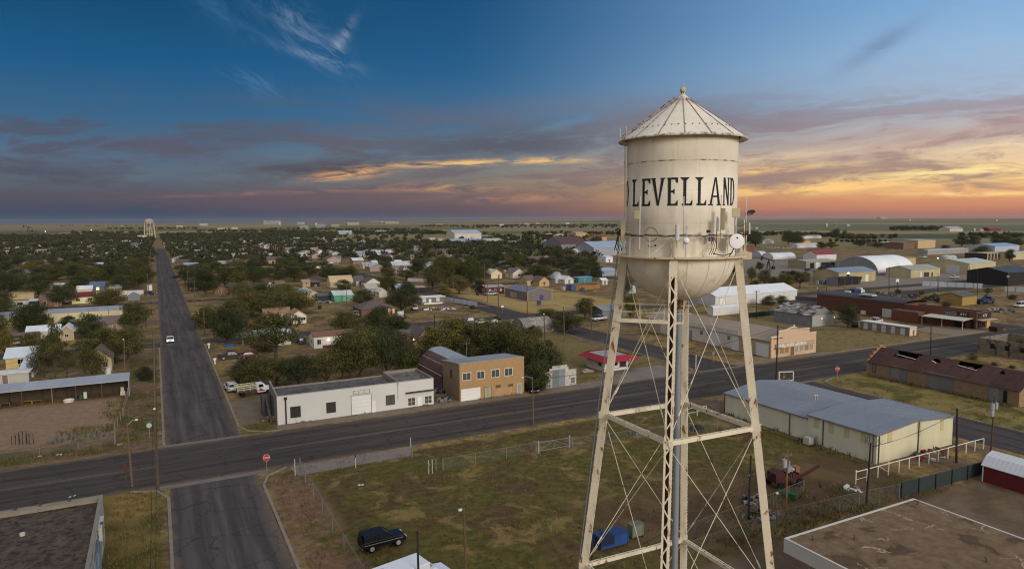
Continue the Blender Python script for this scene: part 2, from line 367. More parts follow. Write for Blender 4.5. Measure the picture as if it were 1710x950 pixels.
def field(label, pts, col, col2, z):
    m = MAT(col, var=.35, sc=.012, rough=.95, dirt=(col2, .45, .6)); mb = MB(); mb.add([tuple(G(*p)[:2])+(z,) for p in pts], [tuple(range(len(pts)))]); struct('field', mb, m, label, 'field')
field('long dark green crop field on the right of the tower', [(1395, 399), (1710, 398), (1760, 389.5), (1400, 391.5)], (52, 66, 30), (74, 84, 40), .05)
field('pale dry strip of field beyond the dark green crop', [(1255, 390), (1400, 391), (1760, 389), (1760, 386), (1262, 385)], (142, 122, 74), (116, 104, 62), .06)
field('wide olive field on the plain at the right', [(1255, 382), (1760, 384), (1760, 376), (1262, 374)], (84, 88, 52), (98, 98, 60), .06)
field('thin pale stripe of stubble far right', [(1250, 373.6), (1760, 375.5), (1760, 373.8), (1250, 372)], (140, 122, 84), (110, 104, 66), .08)
field('distant dark ploughed strip at the right horizon', [(1250, 371), (1760, 370), (1760, 367.5), (1250, 368.6)], (82, 84, 54), (112, 100, 70), .12)
field('brown ploughed field at the far left', [(-40, 386), (130, 385), (200, 379.5), (-40, 380)], (128, 98, 74), (116, 94, 66), .06)
field('green field below the brown ploughed field', [(-40, 393), (70, 392), (130, 386.5), (-40, 387.5)], (70, 76, 46), (88, 88, 54), .05)
field('olive meadow before the silver roofed hangar', [(525, 400), (700, 403), (745, 397), (560, 391)], (112, 102, 52), (132, 114, 62), .04)
field('tan field behind the silver roofed hangar', [(800, 384), (1035, 387), (1035, 378.6), (815, 378)], (132, 112, 66), (112, 98, 60), .05)
field('dry field left of the grain elevator', [(330, 379.5), (470, 380.5), (470, 376.6), (350, 376)], (136, 118, 80), (112, 104, 70), .06)
KB = MAT((128, 116, 102), var=.4, sc=.8)
def kerb(pts, label):
    mb = MB()
    for (x0, y0), (x1, y1) in zip(pts[:-1], pts[1:]): mb.beam((x0, y0, .06), (x1, y1, .06), .32, .13)
    struct('kerb', mb, KB, label, 'kerb')
kerb([(-.25, 109), (-.25, 194.5)], 'pale kerb on the left of the long straight street')
kerb([(10.25, 113), (10.25, 194)], 'pale kerb on the right of the long straight street')
kerb([(10.25, 113), (11.2, 110), (13.5, 108.3), (16, 107.9)], 'curved kerb at the white workshop corner')
kerb([(10.35, 20), (10.35, 86), (11.3, 89), (13.8, 90.9)], 'curved kerb along the lot beside the short south street')
kerb([(0, 20), (0, 87), (-1.2, 90), (-4, 91.2)], 'kerb beside the grass corner by the dark flat roof')
kerb([(100.8, 194), (100.8, 112), (99, 109), (96, 107.8)], 'curved kerb round the grass corner near the red roofed shop')
kerb([(113.3, -20), (113.3, 86), (115, 89.4), (120, 91.1)], 'kerb along the dry grass by the maroon roofed barn')
sheet('yard_slab', -15.5, 117.4, -7.5, 121.4, .012, MAT((116, 104, 90), var=.3, sc=.5), 'broken grey concrete slab overgrown with weeds in the dirt yard', 'slab')
# ---------------------------------------------------------------- the water tower
TX, TY = 27.75, 31.8
def tank_mat(name, base, roof=False):
    m = bpy.data.materials.new(name); m.use_nodes = True; T = NT(m.node_tree); b = T.n['Principled BSDF']
    tc = T.n.new('ShaderNodeTexCoord').outputs['Object']; x, y, z = T.xyz(tc)
    n1 = T.noise(tc, .5, 6, .6); n2 = T.noise(tc, 3.0, 6, .7)
    st = T.noise(T.vec(T.m('MULTIPLY', x, 2.4), T.m('MULTIPLY', y, 2.4), T.m('MULTIPLY', z, .16)), 1.0, 6, .65)
    c = T.mix(T.sm(n1, .3, .7), lin(base), lin([q*.93 for q in base]))
    c = T.mix(T.m('MULTIPLY', T.sm(st, .52, .72), .35), c, lin((168, 134, 92)))
    # rust where the paint has chipped
    rn = T.noise(tc, 5.5, 7, .75); sp = T.sm(rn, .665, .70)
    c = T.mix(T.m('MULTIPLY', sp, .8), c, lin((96, 62, 38)))
    if roof:
        rr_ = T.m('SQRT', T.m('ADD', T.m('MULTIPLY', x, x), T.m('MULTIPLY', y, y))); hz = T.m('MULTIPLY', T.sm(rr_, 1.2, .35), T.sm(n2, .42, .6)); ed = T.m('MULTIPLY', T.sm(rr_, 3.5, 3.66), T.sm(n2, .45, .6))
        c = T.mix(T.m('MULTIPLY', T.m('MAXIMUM', hz, ed), .8), c, lin((112, 76, 48)))
    if not roof:
        ang = T.m('ARCTAN2', y, x); seams = None
        for zz, w in ((35.15, .05), (33.55, .022), (31.75, .022)):
            d = T.m('ABSOLUTE', T.m('SUBTRACT', z, zz)); s = T.sm(d, w, w*.4)
            brk = T.sm(T.noise(T.vec(T.m('MULTIPLY', ang, 3.0), zz, 0.0), 3.0, 5, .7), .44 if zz > 35 else .50, .62 if zz > 35 else .75)
            s = T.m('MULTIPLY', s, T.m('MULTIPLY_ADD', brk, .88, .12)); seams = s if seams is None else T.m('MAXIMUM', seams, s)
            off = {35.15: 0.0, 33.55: .9, 31.75: .35}[zz]
            va = T.m('ABSOLUTE', T.m('SUBTRACT', T.m('FRACT', T.m('DIVIDE', T.m('ADD', ang, off+8), 1.2566)), .5))
            vs = T.m('MULTIPLY', T.sm(va, .003, .001), T.m('MULTIPLY', T.m('GREATER_THAN', z, zz), T.m('LESS_THAN', z, zz+1.7)))
            seams = T.m('MAXIMUM', seams, T.m('MULTIPLY', vs, .3))
        drip = T.m('MULTIPLY', T.sm(T.noise(T.vec(T.m('MULTIPLY', ang, 14.0), 0.0, T.m('MULTIPLY', z, .25)), 1.0, 4, .7), .6, .74), T.sm(z, 36.6, 33.0, .0, .4))
        c = T.mix(drip, c, lin((170, 128, 84)))
        c = T.mix(T.m('MULTIPLY', seams, .85), c, lin((92, 64, 42)))
    T.l.new(c, b.inputs['Base Color']); b.inputs['Roughness'].default_value = .62; b.inputs['Specular IOR Level'].default_value = .25
    bn = T.n.new('ShaderNodeBump'); bn.inputs['Strength'].default_value = .25; bn.inputs['Distance'].default_value = .02
    T.l.new(n2, bn.inputs['Height']); T.l.new(bn.outputs[0], b.inputs['Normal']); return m
CREAM = tank_mat('cream_paint_with_rust', (236, 226, 206))
ROOFW = tank_mat('white_roof_paint_with_rust', (220, 212, 198), True)
LEGM = MAT((222, 208, 178), var=.14, sc=1.2, rough=.6, dirt=((140, 92, 52), .56, .64))
RUSTM = MAT((104, 66, 38), var=.4, sc=2)
GREYP = MAT((128, 134, 142), var=.14, rough=.5, sc=.6)
INK = MAT((34, 38, 44), var=.25, sc=3, dirt=((180, 164, 136), .70, .74))
OLIVE = MAT((176, 164, 122), var=.1); PALEG = MAT((196, 198, 198), var=.08); CABLE = MAT((40, 38, 38), var=.2)
tower = thing('water_tower', 'tall cream painted water tower with conical roof and black lettering', 'water tower', (TX, TY, 0), lm='the big cream water tower')
RT = 3.16
def CY(t, r, z): return Vector((r*math.cos(t), r*math.sin(t), z))
CAMA = math.atan2(-TY, -TX)     # angle that faces the camera
def cyl(px, py, r):
    """photo pixel -> (angle, height) on the near side of the cylinder of radius r round the tower's axis"""
    d = ray(px, py); o = Vector((-TX, -TY)); dx, dy = d.x, d.y
    a = dx*dx+dy*dy; b = 2*(o.x*dx+o.y*dy); c = o.x*o.x+o.y*o.y-r*r; D = b*b-4*a*c
    t = (-b-math.sqrt(max(D, 0)))/(2*a); x, y = o.x+dx*t, o.y+dy*t
    return math.atan2(y, x), CH+d.z*t
# shell, bowl, roof
mb = MB(); mb.lathe([(RT, 29.8), (RT, 31.74), (RT+.012, 31.76), (RT+.012, 33.54), (RT+.004, 33.56), (RT+.004, 35.14), (RT+.014, 35.16), (RT+.014, 36.62)], 96); shell = mb.build('tank_shell', CREAM, tower, smooth=True)
mb = MB(); mb.lathe([(RT-.01, 29.85)]+[(RT*math.cos(a)-.01, 29.75-2.62*math.sin(a)) for a in [i*math.pi/2/20 for i in range(20)]]+[(.02, 29.75-2.62)], 96)
bowl = mb.build('tank_bowl', CREAM, tower, smooth=True)
mb = MB()
for k in range(16):
    t = 2*math.pi*(k+.5)/16; pts = [CY(t, RT*math.cos(a)+.004, 29.72-2.62*math.sin(a)) for a in [i*math.pi/2/14 for i in range(14)]]
    mb.tube(pts, .007, 4)
mb.build('weld_seam', MAT((196, 174, 136), var=.2), bowl, kind='stuff')
mb = MB(); mb.lathe([(3.3, 36.6), (3.68, 36.44), (3.70, 36.50), (.42, 38.86), (.40, 38.92), (.36, 38.93), (.16, 39.15), (.13, 39.2)], 64); roof = mb.build('roof', ROOFW, tower)
for p in roof.data.polygons: p.use_smooth = False
mb = MB()
for k in range(16):
    t = 2*math.pi*(k+.28)/16; mb.beam(CY(t, 3.68, 36.53), CY(t, .44, 38.87), .032, .04, (0, 0, 1))
mb.build('standing_seam', MAT((150, 132, 108), var=.5, sc=3, dirt=((70, 50, 34), .5, .6)), roof)
mb = MB()
for k in range(48):
    t = 2*math.pi*k/48; r = 2.86; mb.disc(CY(t, r, 36.51+(3.7-r)*.7195+.015), (math.cos(t)*.58, math.sin(t)*.58, .81), .035, .03, 6)
mb.build('rivet', MAT((96, 70, 46), var=.3), roof, kind='stuff')
mb = MB(); mb.tube([(0, 0, 39.1), (0, 0, 39.3)], .12, 10); mb.ball((0, 0, 39.43), .19, 14); mb.tube([(0, 0, 39.6), (0, 0, 39.95)], .012, 4)
mb.build('finial', MAT((196, 172, 134), var=.4, sc=4, dirt=((70, 44, 28), .52, .58)), tower, smooth=True)
# walkway round the tank
mb = MB(); mb.lathe([(RT-.05, 29.86), (3.74, 29.86), (3.76, 29.86), (3.76, 29.77), (3.72, 29.77), (3.72, 29.81), (RT-.05, 29.81)], 72)
mb.build('walkway', MAT((210, 188, 146), var=.2, sc=2, dirt=((120, 78, 44), .58, .66)), tower)
rail = MB(); n = 16
for k in range(n):
    t = 2*math.pi*k/n; rail.tube([CY(t, 3.7, 29.86), CY(t, 3.7, 31.0)], .022, 6)
    if k % 2: rail.tube([CY(t, 3.7, 29.9), CY(t+.35, 3.35, 31.0)], .018, 5)
rail.tube([CY(2*math.pi*k/72, 3.7, 31.0) for k in range(73)], .022, 6, cap=False)
rail.build('railing', LEGM, tower)
mb = MB()
for q, (r, zz) in enumerate(((3.74, 31.04), (3.72, 31.09), (3.67, 31.02))):
    mb.tube([CY(2*math.pi*k/90+.2*q, r+.02*math.sin(k*.7+q), zz+.03*math.sin(k*.9+q*2)+.02*math.sin(k*2.3)) for k in range(91)], .018, 5, cap=False)
mb.build('cable_bundle', CABLE, tower)
# lettering wrapped round the shell: every stroke is a quad in (pixel of the glyph) space, bent to the cylinder
def bent(mb, q, a0, w, z0, h, nn=6):
    """q: 4 corner points of a stroke in glyph units (0..1, 0..1)"""
    P = [Vector((p[0], p[1])) for p in q]; vs = []; fs = []
    for lay in (.003, .012):
        for i in range(nn+1):
            for j in range(nn+1):
                u, v = i/nn, j/nn; p = (P[0]*(1-u)+P[1]*u)*(1-v)+(P[3]*(1-u)+P[2]*u)*v
                vs.append(CY(a0+p.x*w, RT+.013+lay, z0+p.y*h))
    N = (nn+1)*(nn+1)
    for i in range(nn):
        for j in range(nn):
            a = i*(nn+1)+j; fs.append((N+a, N+a+nn+1, N+a+nn+2, N+a+1))
    for i in range(nn):
        for a, b in ((i*(nn+1), (i+1)*(nn+1)), ((i+1)*(nn+1)+nn, i*(nn+1)+nn), (i+1, i), (nn*(nn+1)+i, nn*(nn+1)+i+1)):
            fs.append((a, b, N+b, N+a))
    mb.add(vs, fs)
S_ = .24
GLY = {
 'L': [[(.12, 0), (.40, 0), (.40, 1), (.12, 1)], [(0, 0), (.98, 0), (.98, .07), (0, .07)], [(.72, .05), (1, .05), (1, .20), (.96, .20)], [(-.12, .96), (.64, .96), (.70, 1), (-.18, 1)], [(.05, .90), (.46, .90), (.62, .97), (-.10, .97)]],
 'E': [[(.06, 0), (.34, 0), (.34, 1), (.06, 1)], [(0, 0), (1, 0), (1, .07), (0, .07)], [(0, .93), (1, .93), (1, 1), (0, 1)], [(.72, .05), (1, .05), (1, .20), (.96, .20)], [(.82, .84), (1, .80), (1, .95), (.74, .95)], [(.30, .47), (.62, .47), (.62, .54), (.30, .54)], [(.50, .47), (.70, .40), (.70, .61), (.50, .54)]],
 'V': [[(.02, 1), (.26, 1), (.56, 0), (.42, 0)], [(.74, 1), (.94, 1), (.56, 0), (.47, 0)], [(-.05, .965), (.33, .965), (.33, 1), (-.05, 1)], [(.66, .965), (1.03, .965), (1.03, 1), (.66, 1)]],
 'A': [[(.50, 1), (.60, 1), (.96, 0), (.74, 0)], [(.45, 1), (.55, 1), (.22, 0), (.06, 0)], [(.26, .29), (.78, .29), (.76, .35), (.28, .35)], [(-.06, 0), (.34, 0), (.34, .04), (-.06, .04)], [(.64, 0), (1.06, 0), (1.06, .04), (.64, .04)]],
 'N': [[(.08, 0), (.26, 0), (.26, 1), (.08, 1)], [(.78, 0), (.96, 0), (.96, 1), (.78, 1)], [(.08, 1), (.34, 1), (.96, 0), (.74, 0)], [(-.02, 0), (.36, 0), (.36, .04), (-.02, .04)], [(.68, .96), (1.06, .96), (1.06, 1), (.68, 1)]],
 'D': [[(.08, 0), (.32, 0), (.32, 1), (.08, 1)], [(0, 0), (.45, 0), (.45, .06), (0, .06)], [(0, .94), (.45, .94), (.45, 1), (0, 1)]] +
      [[(.42+.54*math.cos(a), .5+.5*math.sin(a)), (.42+.54*math.cos(b), .5+.5*math.sin(b)), (.40+.32*math.cos(b), .5+.42*math.sin(b)), (.40+.32*math.cos(a), .5+.42*math.sin(a))] for a, b in [(-math.pi/2+i*math.pi/8, -math.pi/2+(i+1)*math.pi/8) for i in range(8)]],
}
mb = MB(); zL0, zL1 = cyl(1137, 343.4, RT)[1], cyl(1137, 296.3, RT)[1]
WORD = [('L', 1057, 1066.8), ('E', 1072.5, 1086.3), ('V', 1088.5, 1110.7), ('E', 1114.6, 1132), ('L', 1139, 1156.5), ('L', 1163.5, 1179.5), ('A', 1183.5, 1203.5), ('N', 1206.8, 1217), ('D', 1218.6, 1225.8)]
for ch, a, b in WORD:
    t0, t1 = cyl(a, 320, RT)[0], cyl(b, 320, RT)[0]
    if t1 < t0-3: t1 += 2*math.pi
    for q in GLY[ch]: bent(mb, q, t0, t1-t0, zL0, zL1-zL0)
t0 = cyl(1057, 320, RT)[0]
for ch, o0, w in (('D', -.45, .27), ('N', -.70, .2), ('A', -1.0, .3), ('L', -1.27, .22), ('L', -1.55, .22), ('E', -1.83, .2), ('V', -2.15, .28), ('E', -2.4, .2), ('L', -2.68, .22)):
    for q in GLY[ch]: bent(mb, q, t0+o0, w, zL0, zL1-zL0, 4)
mb.build('lettering', INK, shell)
# legs
def LR(z): return 3.29+(29.7-z)*.1228
DIAG = [math.radians(a) for a in (223.2, 133.2, 43.2, 313.2)]     # front, left, back, right seen from the camera
for li, t in enumerate(DIAG):
    er = Vector((math.cos(t), math.sin(t), 0)); et = Vector((-math.sin(t), math.cos(t), 0))
    top = er*LR(29.75)+Vector((0, 0, 29.75)); bot = er*LR(.25)+Vector((0, 0, .25)); ax = (top-bot).normalized(); nr = et.cross(ax).normalized()
    if nr.dot(er) < 0: nr = -nr
    mb = MB(); hw, hd = .20, .20
    for s in (-1, 1):     # two channels: web and flanges
        c0, c1 = bot+et*hw*s, top+et*hw*s
        mb.beam(c0, c1, .022, hd*2, nr)
        for q in (-1, 1): mb.beam(c0+nr*hd*q-et*.045*s, c1+nr*hd*q-et*.045*s, .11, .022, nr)
    mb.beam(bot-nr*(hd+.014), top-nr*(hd+.014), hw*2+.02, .012, nr)     # plate on the inner face
    L = (top-bot).length
    leg = mb.build('leg', LEGM, tower)
    lin_ = MB(); lin_.beam(bot-nr*(hd-.02), top-nr*(hd-.02), hw*2-.03, .012, nr); lin_.build('rusty_lining', RUSTM, leg)
    lc = MB(); nz = 44
    for i in range(nz):
        a, b = bot+ax*(L*i/nz), bot+ax*(L*(i+1)/nz); s = 1 if i % 2 else -1
        lc.beam(a+nr*(hd+.018)+et*hw*s, b+nr*(hd+.018)-et*hw*s, .075, .014, nr)
    lc.beam(bot+ax*(L-1.0)+nr*(hd+.02), top+nr*(hd+.02), .44, .012, nr)
    lc.build('lacing', LEGM, leg)
    rv = MB()
    for i in range(120):
        a = bot+ax*(L*(i+.5)/120)
        for s in (-1, 1):
            for q in (-1, 1): rv.obox(a+et*(hw+.02)*s+nr*(hd-.04)*q, et, nr, ax, .012, .02, .02)
    rv.build('rivet', LEGM, leg, kind='stuff')
    ft = MB(); p = er*LR(0); ft.box(p.x-.7, p.y-.7, 0, p.x+.7, p.y+.7, .22); ft.build('footing', CONC, leg)
# struts and tie rods
ZS = [.6, 9.6, 19.7, 29.5]
for zi in (1, 2):
    for k in range(4):
        a, b = CY(DIAG[k], LR(ZS[zi])-.1, ZS[zi]), CY(DIAG[(k+1) % 4], LR(ZS[zi])-.1, ZS[zi]); d = (b-a).normalized(); sd = d.cross(Vector((0, 0, 1)))
        mb = MB()
        for s in (-1, 1): mb.beam(a+sd*.11*s, b+sd*.11*s, .02, .24); mb.beam(a+sd*.09*s+Vector((0, 0, .12)), b+sd*.09*s+Vector((0, 0, .12)), .07, .018)
        n = 22
        for i in range(n):
            s = 1 if i % 2 else -1; mb.beam(a+(b-a)*(i/n)+sd*.1*s-Vector((0, 0, .115)), a+(b-a)*((i+1)/n)-sd*.1*s-Vector((0, 0, .115)), .04, .012); mb.beam(a+(b-a)*(i/n)+sd*.1*s+Vector((0, 0, .131)), a+(b-a)*((i+1)/n)-sd*.1*s+Vector((0, 0, .131)), .04, .012)
        mb.build('strut', LEGM, tower)
        g = MB(); g.obox(CY(DIAG[k], LR(ZS[zi]), ZS[zi]), CY(DIAG[k], 1, 0), CY(DIAG[k]+math.pi/2, 1, 0), (0, 0, 1), .30, .24, .22); g.build('gusset', LEGM, tower)
for zi in range(3):
    for k in range(4):
        for s in (0, 1):
            k0, k1 = (k, (k+1) % 4) if s else ((k+1) % 4, k)
            a, b = CY(DIAG[k0], LR(ZS[zi]+.15)-.05, ZS[zi]+.15), CY(DIAG[k1], LR(ZS[zi+1]-.2)-.05, ZS[zi+1]-.2)
            rod = MB(); rod.tube([a, b], .021, 6); m = a+(b-a)*.12; rod.tube([m, m+(b-a).normalized()*.5], .05, 6)
            rod.build('tie_rod', LEGM, tower)
# riser, catwalk to the riser, ladders
mb = MB(); mb.tube([(0, 0, 0), (0, 0, 26.95)], .18, 20)
for zz in (6, 12, 18.2, 23): mb.tube([(0, 0, zz), (0, 0, zz+.12)], .205, 20)
riser = mb.build('riser_pipe', GREYP, tower, smooth=False)
mb = MB(); mb.tube([(.02, -.03, 26.6), (.02, -.03, 27.2)], .2, 16); mb.build('pipe_collar', RUSTM, riser)
ca, cb = CY(DIAG[1], LR(25.75), 25.75), Vector((.25, -.1, 25.75)); d = (cb-ca).normalized(); sd = d.cross(Vector((0, 0, 1)))
mb = MB()
for s in (-1, 1): mb.beam(ca+sd*.28*s, cb+sd*.28*s, .04, .16)
for i in range(26): p = ca+(cb-ca)*((i+.5)/26); mb.beam(p-sd*.28, p+sd*.28, .09, .02)
cw = mb.build('catwalk', LEGM, tower)
mb = MB()
for s in (-1, 1):
    for h in (.55, 1.05): mb.tube([ca+sd*.28*s+Vector((0, 0, h)), cb+sd*.28*s+d*.5+Vector((0, 0, h))], .016 if h < 1 else .02, 5)
    for i in (.36, .72, 1.0): p = ca+(cb-ca)*i+sd*.28*s; mb.tube([p, p+Vector((0, 0, 1.05))], .02, 5)
mb.build('handrail', LEGM, cw)
def ladder(a, b, sdv, w, step, name, mat, par):
    mb = MB(); a, b, sdv = Vector(a), Vector(b), Vector(sdv).normalized(); L = (b-a).length
    for s in (-1, 1): mb.tube([a+sdv*w*s, b+sdv*w*s], .022, 5)
    for i in range(int(L/step)): p = a+(b-a)*(i*step/L); mb.tube([p-sdv*w, p+sdv*w], .012, 4)
    return mb.build(name, mat, par)
tl = DIAG[1]; er = CY(tl, 1, 0); et = CY(tl+math.pi/2, 1, 0)
ladder(er*(LR(1)+.29)+Vector((0, 0, 1)), er*(LR(29.8)+.29)+Vector((0, 0, 31.2)), et, .18, .3, 'ladder', GREYP, tower)
tA = cyl(1045, 300, 3.3)[0]
ladder(CY(tA, 3.34, 29.9), CY(tA, 3.34, 36.5), CY(tA+math.pi/2, 1, 0), .17, .3, 'ladder', LEGM, tower)
for zz in (31.2, 32.8, 34.4): mb = MB(); mb.tube([CY(tA+.05, 3.34, zz), CY(tA+.16, RT, zz)], .02, 4); mb.build('ladder_bracket', LEGM, tower)
ladder(CY(tA+.12, 3.72, 36.62), CY(tA+.12, .5, 38.98), CY(tA+.12+math.pi/2, 1, 0), .16, .28, 'roof_ladder', MAT((176, 150, 112), var=.5, sc=4, dirt=((66, 46, 32), .48, .56)), roof)
mb = MB(); mb.tube([CY(tA+.12, 3.74, 36.5), CY(tA+.12, 3.78, 37.2), CY(tA+.2, 3.5, 37.25), CY(tA+.2, 3.5, 36.6)], .018, 5); mb.build('grab_rail', LEGM, roof)
# aerials on the walkway: placed at the height and bearing they have on the rail
def bx(px0, py0, px1, py1, r, dep, mat, name, yaw=0.0, par=None):
    t, z1 = cyl((px0+px1)/2, py0, r); _, z0 = cyl((px0+px1)/2, py1, r)
    c = CY(t, r, (z0+z1)/2); dist = (Vector((TX, TY, 0))+c-Vector((0, 0, CH))).length; w = (px1-px0)/F*dist*.96/1.05
    # the panel looks outwards, turned by yaw
    en = CY(t+yaw, 1, 0); es = CY(t+yaw+math.pi/2, 1, 0)
    mb = MB(); mb.obox(c, es, en, (0, 0, 1), w/2, dep/2, (z1-z0)/2); o = mb.build(name, mat, par or tower)
    bv = o.modifiers.new('bevel', 'BEVEL'); bv.width = .02; bv.segments = 2; return o, c
def mast(px, py0, py1, r, rr, mat, name='antenna_mast', par=None):
    t, z1 = cyl(px, py0, r); _, z0 = cyl(px, py1, r); mb = MB(); mb.tube([CY(t, r, z0), CY(t, r, z1)], rr, 8); return mb.build(name, mat, par or tower)
mast(1069, 328, 416, 3.72, .03, PALEG); bx(1059, 352, 1069, 366, 3.8, .12, OLIVE, 'panel_antenna', CAMA-cyl(1064, 360, 3.8)[0])
tE = cyl(1031, 400, 3.76)[0]
o, c = bx(1036.5, 369, 1043.5, 405, 3.8, .16, OLIVE, 'panel_antenna', CAMA-cyl(1040, 388, 3.8)[0]); mast(1040, 366, 424, 3.7, .035, STEEL)
mast(1142, 352, 416, 3.72, .02, STEEL); mast(1142, 328, 353, 3.72, .028, PALEG, 'whip_antenna')
t, z = cyl(1131, 388, 3.85); mb = MB(); mb.tube([CY(t, 3.85, z-.42), CY(t, 3.85, z+.4)], .115, 16); mb.tube([CY(t, 3.85, z+.4), CY(t, 3.85, z+.6)], .03, 6); mb.build('cylinder_antenna', PALEG, tower)
t, z = cyl(1146, 402.5, 3.95); mb = MB(); mb.ball(CY(t, 3.95, z), .185, 16); mb.build('radome', MAT((226, 228, 232), var=.04, rough=.35), tower, smooth=True)
mb = MB(); mb.tube([CY(t, 3.95, z), CY(t, 3.72, z+.1)], .03, 6); mb.tube([CY(t, 3.72, 29.9), CY(t, 3.72, z+.9)], .02, 5); mb.build('antenna_mast', STEEL, tower)
o, c = bx(1147, 377, 1151, 382, 3.9, .1, PALEG, 'small_antenna')
o, c = bx(1184, 391, 1192, 403, 3.6, .22, MAT((120, 124, 128), var=.1), 'equipment_box')
o, c = bx(1180, 384, 1186, 389, 3.72, .15, CABLE, 'cable_loop')
mast(1197.5, 362, 416, 3.7, .025, RUSTM); bx(1199, 364, 1203, 386, 3.78, .1, PALEG, 'panel_antenna')
mast(1204.5, 326, 416, 3.72, .02, MAT((170, 130, 96), var=.2)); bx(1205, 347.5, 1211.5, 384, 3.85, .12, OLIVE, 'panel_antenna', CAMA-cyl(1208, 365, 3.85)[0]-.3)
mast(1227.5, 360, 416, 3.72, .035, STEEL); bx(1222.5, 347.5, 1236, 363, 3.9, .16, MAT((200, 186, 146), var=.08), 'panel_antenna', CAMA-cyl(1229, 355, 3.9)[0])
# white dish
def dish(px, py, rdep, rad_, nrm, mat, name, drum=.0, grid=False):
    t, z = cyl(min(px, 1241), py, rdep); c = CY(t, rdep, z); nrm = Vector(nrm).normalized()
    a = nrm.cross(Vector((0, 0, 1))).normalized(); b = a.cross(nrm); mb = MB(); n = 28; vs = []; fs = []
    prof = [(0, 0), (.35, .02), (.7, .09), (1, .2)]
    if drum: prof = [(.0, .42), (.6, .42), (.97, .40), (1, .36), (1, 0), (.2, -.1), (0, -.12)]
    for r, h in prof:
        for j in range(n): q = 2*math.pi*j/n; vs.append(c+(a*math.cos(q)+b*math.sin(q))*max(r, .002)*rad_+nrm*h*rad_)
    for i in range(len(prof)-1):
        for j in range(n): fs.append((i*n+j, i*n+(j+1) % n, (i+1)*n+(j+1) % n, (i+1)*n+j))
    mb.add(vs, fs); o = mb.build(name, mat, tower, smooth=not drum); return o, c
cdir = Vector((math.cos(CAMA), math.sin(CAMA), 0))
sdir = Vector((-math.sin(CAMA), math.cos(CAMA), 0))
o, c = dish(1229, 403, 4.0, .41, cdir*.95+sdir*.28+Vector((0, 0, .03)), MAT((228, 226, 224), var=.06, rough=.4), 'dish_antenna', .4)
mb = MB(); mb.disc(c+(cdir*.95+sdir*.28).normalized()*.176+Vector((0, 0, .2)), cdir*.95+sdir*.28, .05, .01, 8); mb.build('dish_emblem', CABLE, o)
mb = MB(); mb.tube([c, CY(cyl(1229, 403, 3.7)[0], 3.7, c.z)], .05, 8); mb.tube([CY(cyl(1229, 403, 3.7)[0], 3.7, 29.9), CY(cyl(1229, 403, 3.7)[0], 3.7, 31.6)], .04, 8); mb.build('dish_mount', STEEL, tower)
# grey grid dish and masts on the far right side of the walkway
far = cdir*(-1.6)-sdir*0
def side_pt(px, py, back):
    d = ray(px, py); v = Vector((TX, TY)); dist = v.length+back; k = dist/math.hypot(d.x, d.y); return Vector((d.x*k-TX, d.y*k-TY, CH+d.z*k))
gd = side_pt(1252.5, 353.5, .6); mb = MB(); n = 24; vs = []; fs = []
gn = (-sdir*.45+cdir*.3+Vector((0, 0, .9))).normalized()*1; gn = (cdir*.5-Vector((0, 0, .75))+sdir*.2).normalized(); a = gn.cross(Vector((0, 0, 1))).normalized(); b = a.cross(gn)
for r, h in ((.01, 0), (.12, .01), (.2, .03), (.28, .07)):
    for j in range(n): q = 2*math.pi*j/n; vs.append(gd+(a*math.cos(q)+b*math.sin(q))*r+gn*h)
for i in range(3):
    for j in range(n): fs.append((i*n+j, i*n+(j+1) % n, (i+1)*n+(j+1) % n, (i+1)*n+j))
mb.add(vs, fs); mb.tube([gd, gd+gn*.3], .012, 4); mb.build('grid_dish', MAT((108, 104, 104), var=.15), tower)
for px, p0, p1, back, rr, mt in ((1246.5, 327, 400, .3, .018, PALEG), (1250, 356, 386, .6, .022, STEEL), (1251.5, 372, 391, .2, .05, PALEG), (1243, 366, 420, .2, .025, LEGM), (1239, 388, 420, -.4, .03, LEGM), (1236, 388, 420, .5, .03, LEGM)):
    mb = MB(); mb.tube([side_pt(px, p1, back), side_pt(px, p0, back)], rr, 7); mb.build('antenna_mast', mt, tower)
mb = MB(); mb.beam(side_pt(1237, 389, -.2), side_pt(1252, 386, .5), .05, .05); mb.beam(side_pt(1237, 384, 0), side_pt(1251, 378, .5), .04, .04); mb.beam(side_pt(1236, 378, 0), side_pt(1247, 372, .3), .03, .03); mb.build('antenna_bracket', RUSTM, tower)
# left side: black coiled cables hanging from the rail
mb = MB()
for k in range(5):
    p = side_pt(1030+k*1.6, 384, -.1*k); pts = [p+Vector((0, 0, -1.25*s))+sdir*(.12*math.sin(s*5+k)) for s in [i/8 for i in range(9)]]; mb.tube(pts, .025, 5)
mb.tube([side_pt(1027+2.5*i, 382-abs(2-i)*-1.5, 0) for i in range(5)], .05, 6); mb.build('hanging_cable', CABLE, tower)
mb = MB()
tt, zt = cyl(1190, 404, 3.68)
for k in range(3):
    mb.tube([CY(tt-.06+.03*k+.05*math.sin(s*3.1), 3.7+.03*k, 31.0-1.0*s) for s in [i/8 for i in range(9)]], .02, 5)
mb.tube([CY(tt+.30+.1*math.sin(math.pi*i/10), 3.72, 31.0-.11*i) for i in range(11)], .03, 5); mb.tube([CY(tt+.36-.035*i, 3.72, 29.95+.06*abs(5-i)*.4) for i in range(11)], .03, 5)
mb.build('hanging_cable', CABLE, tower)
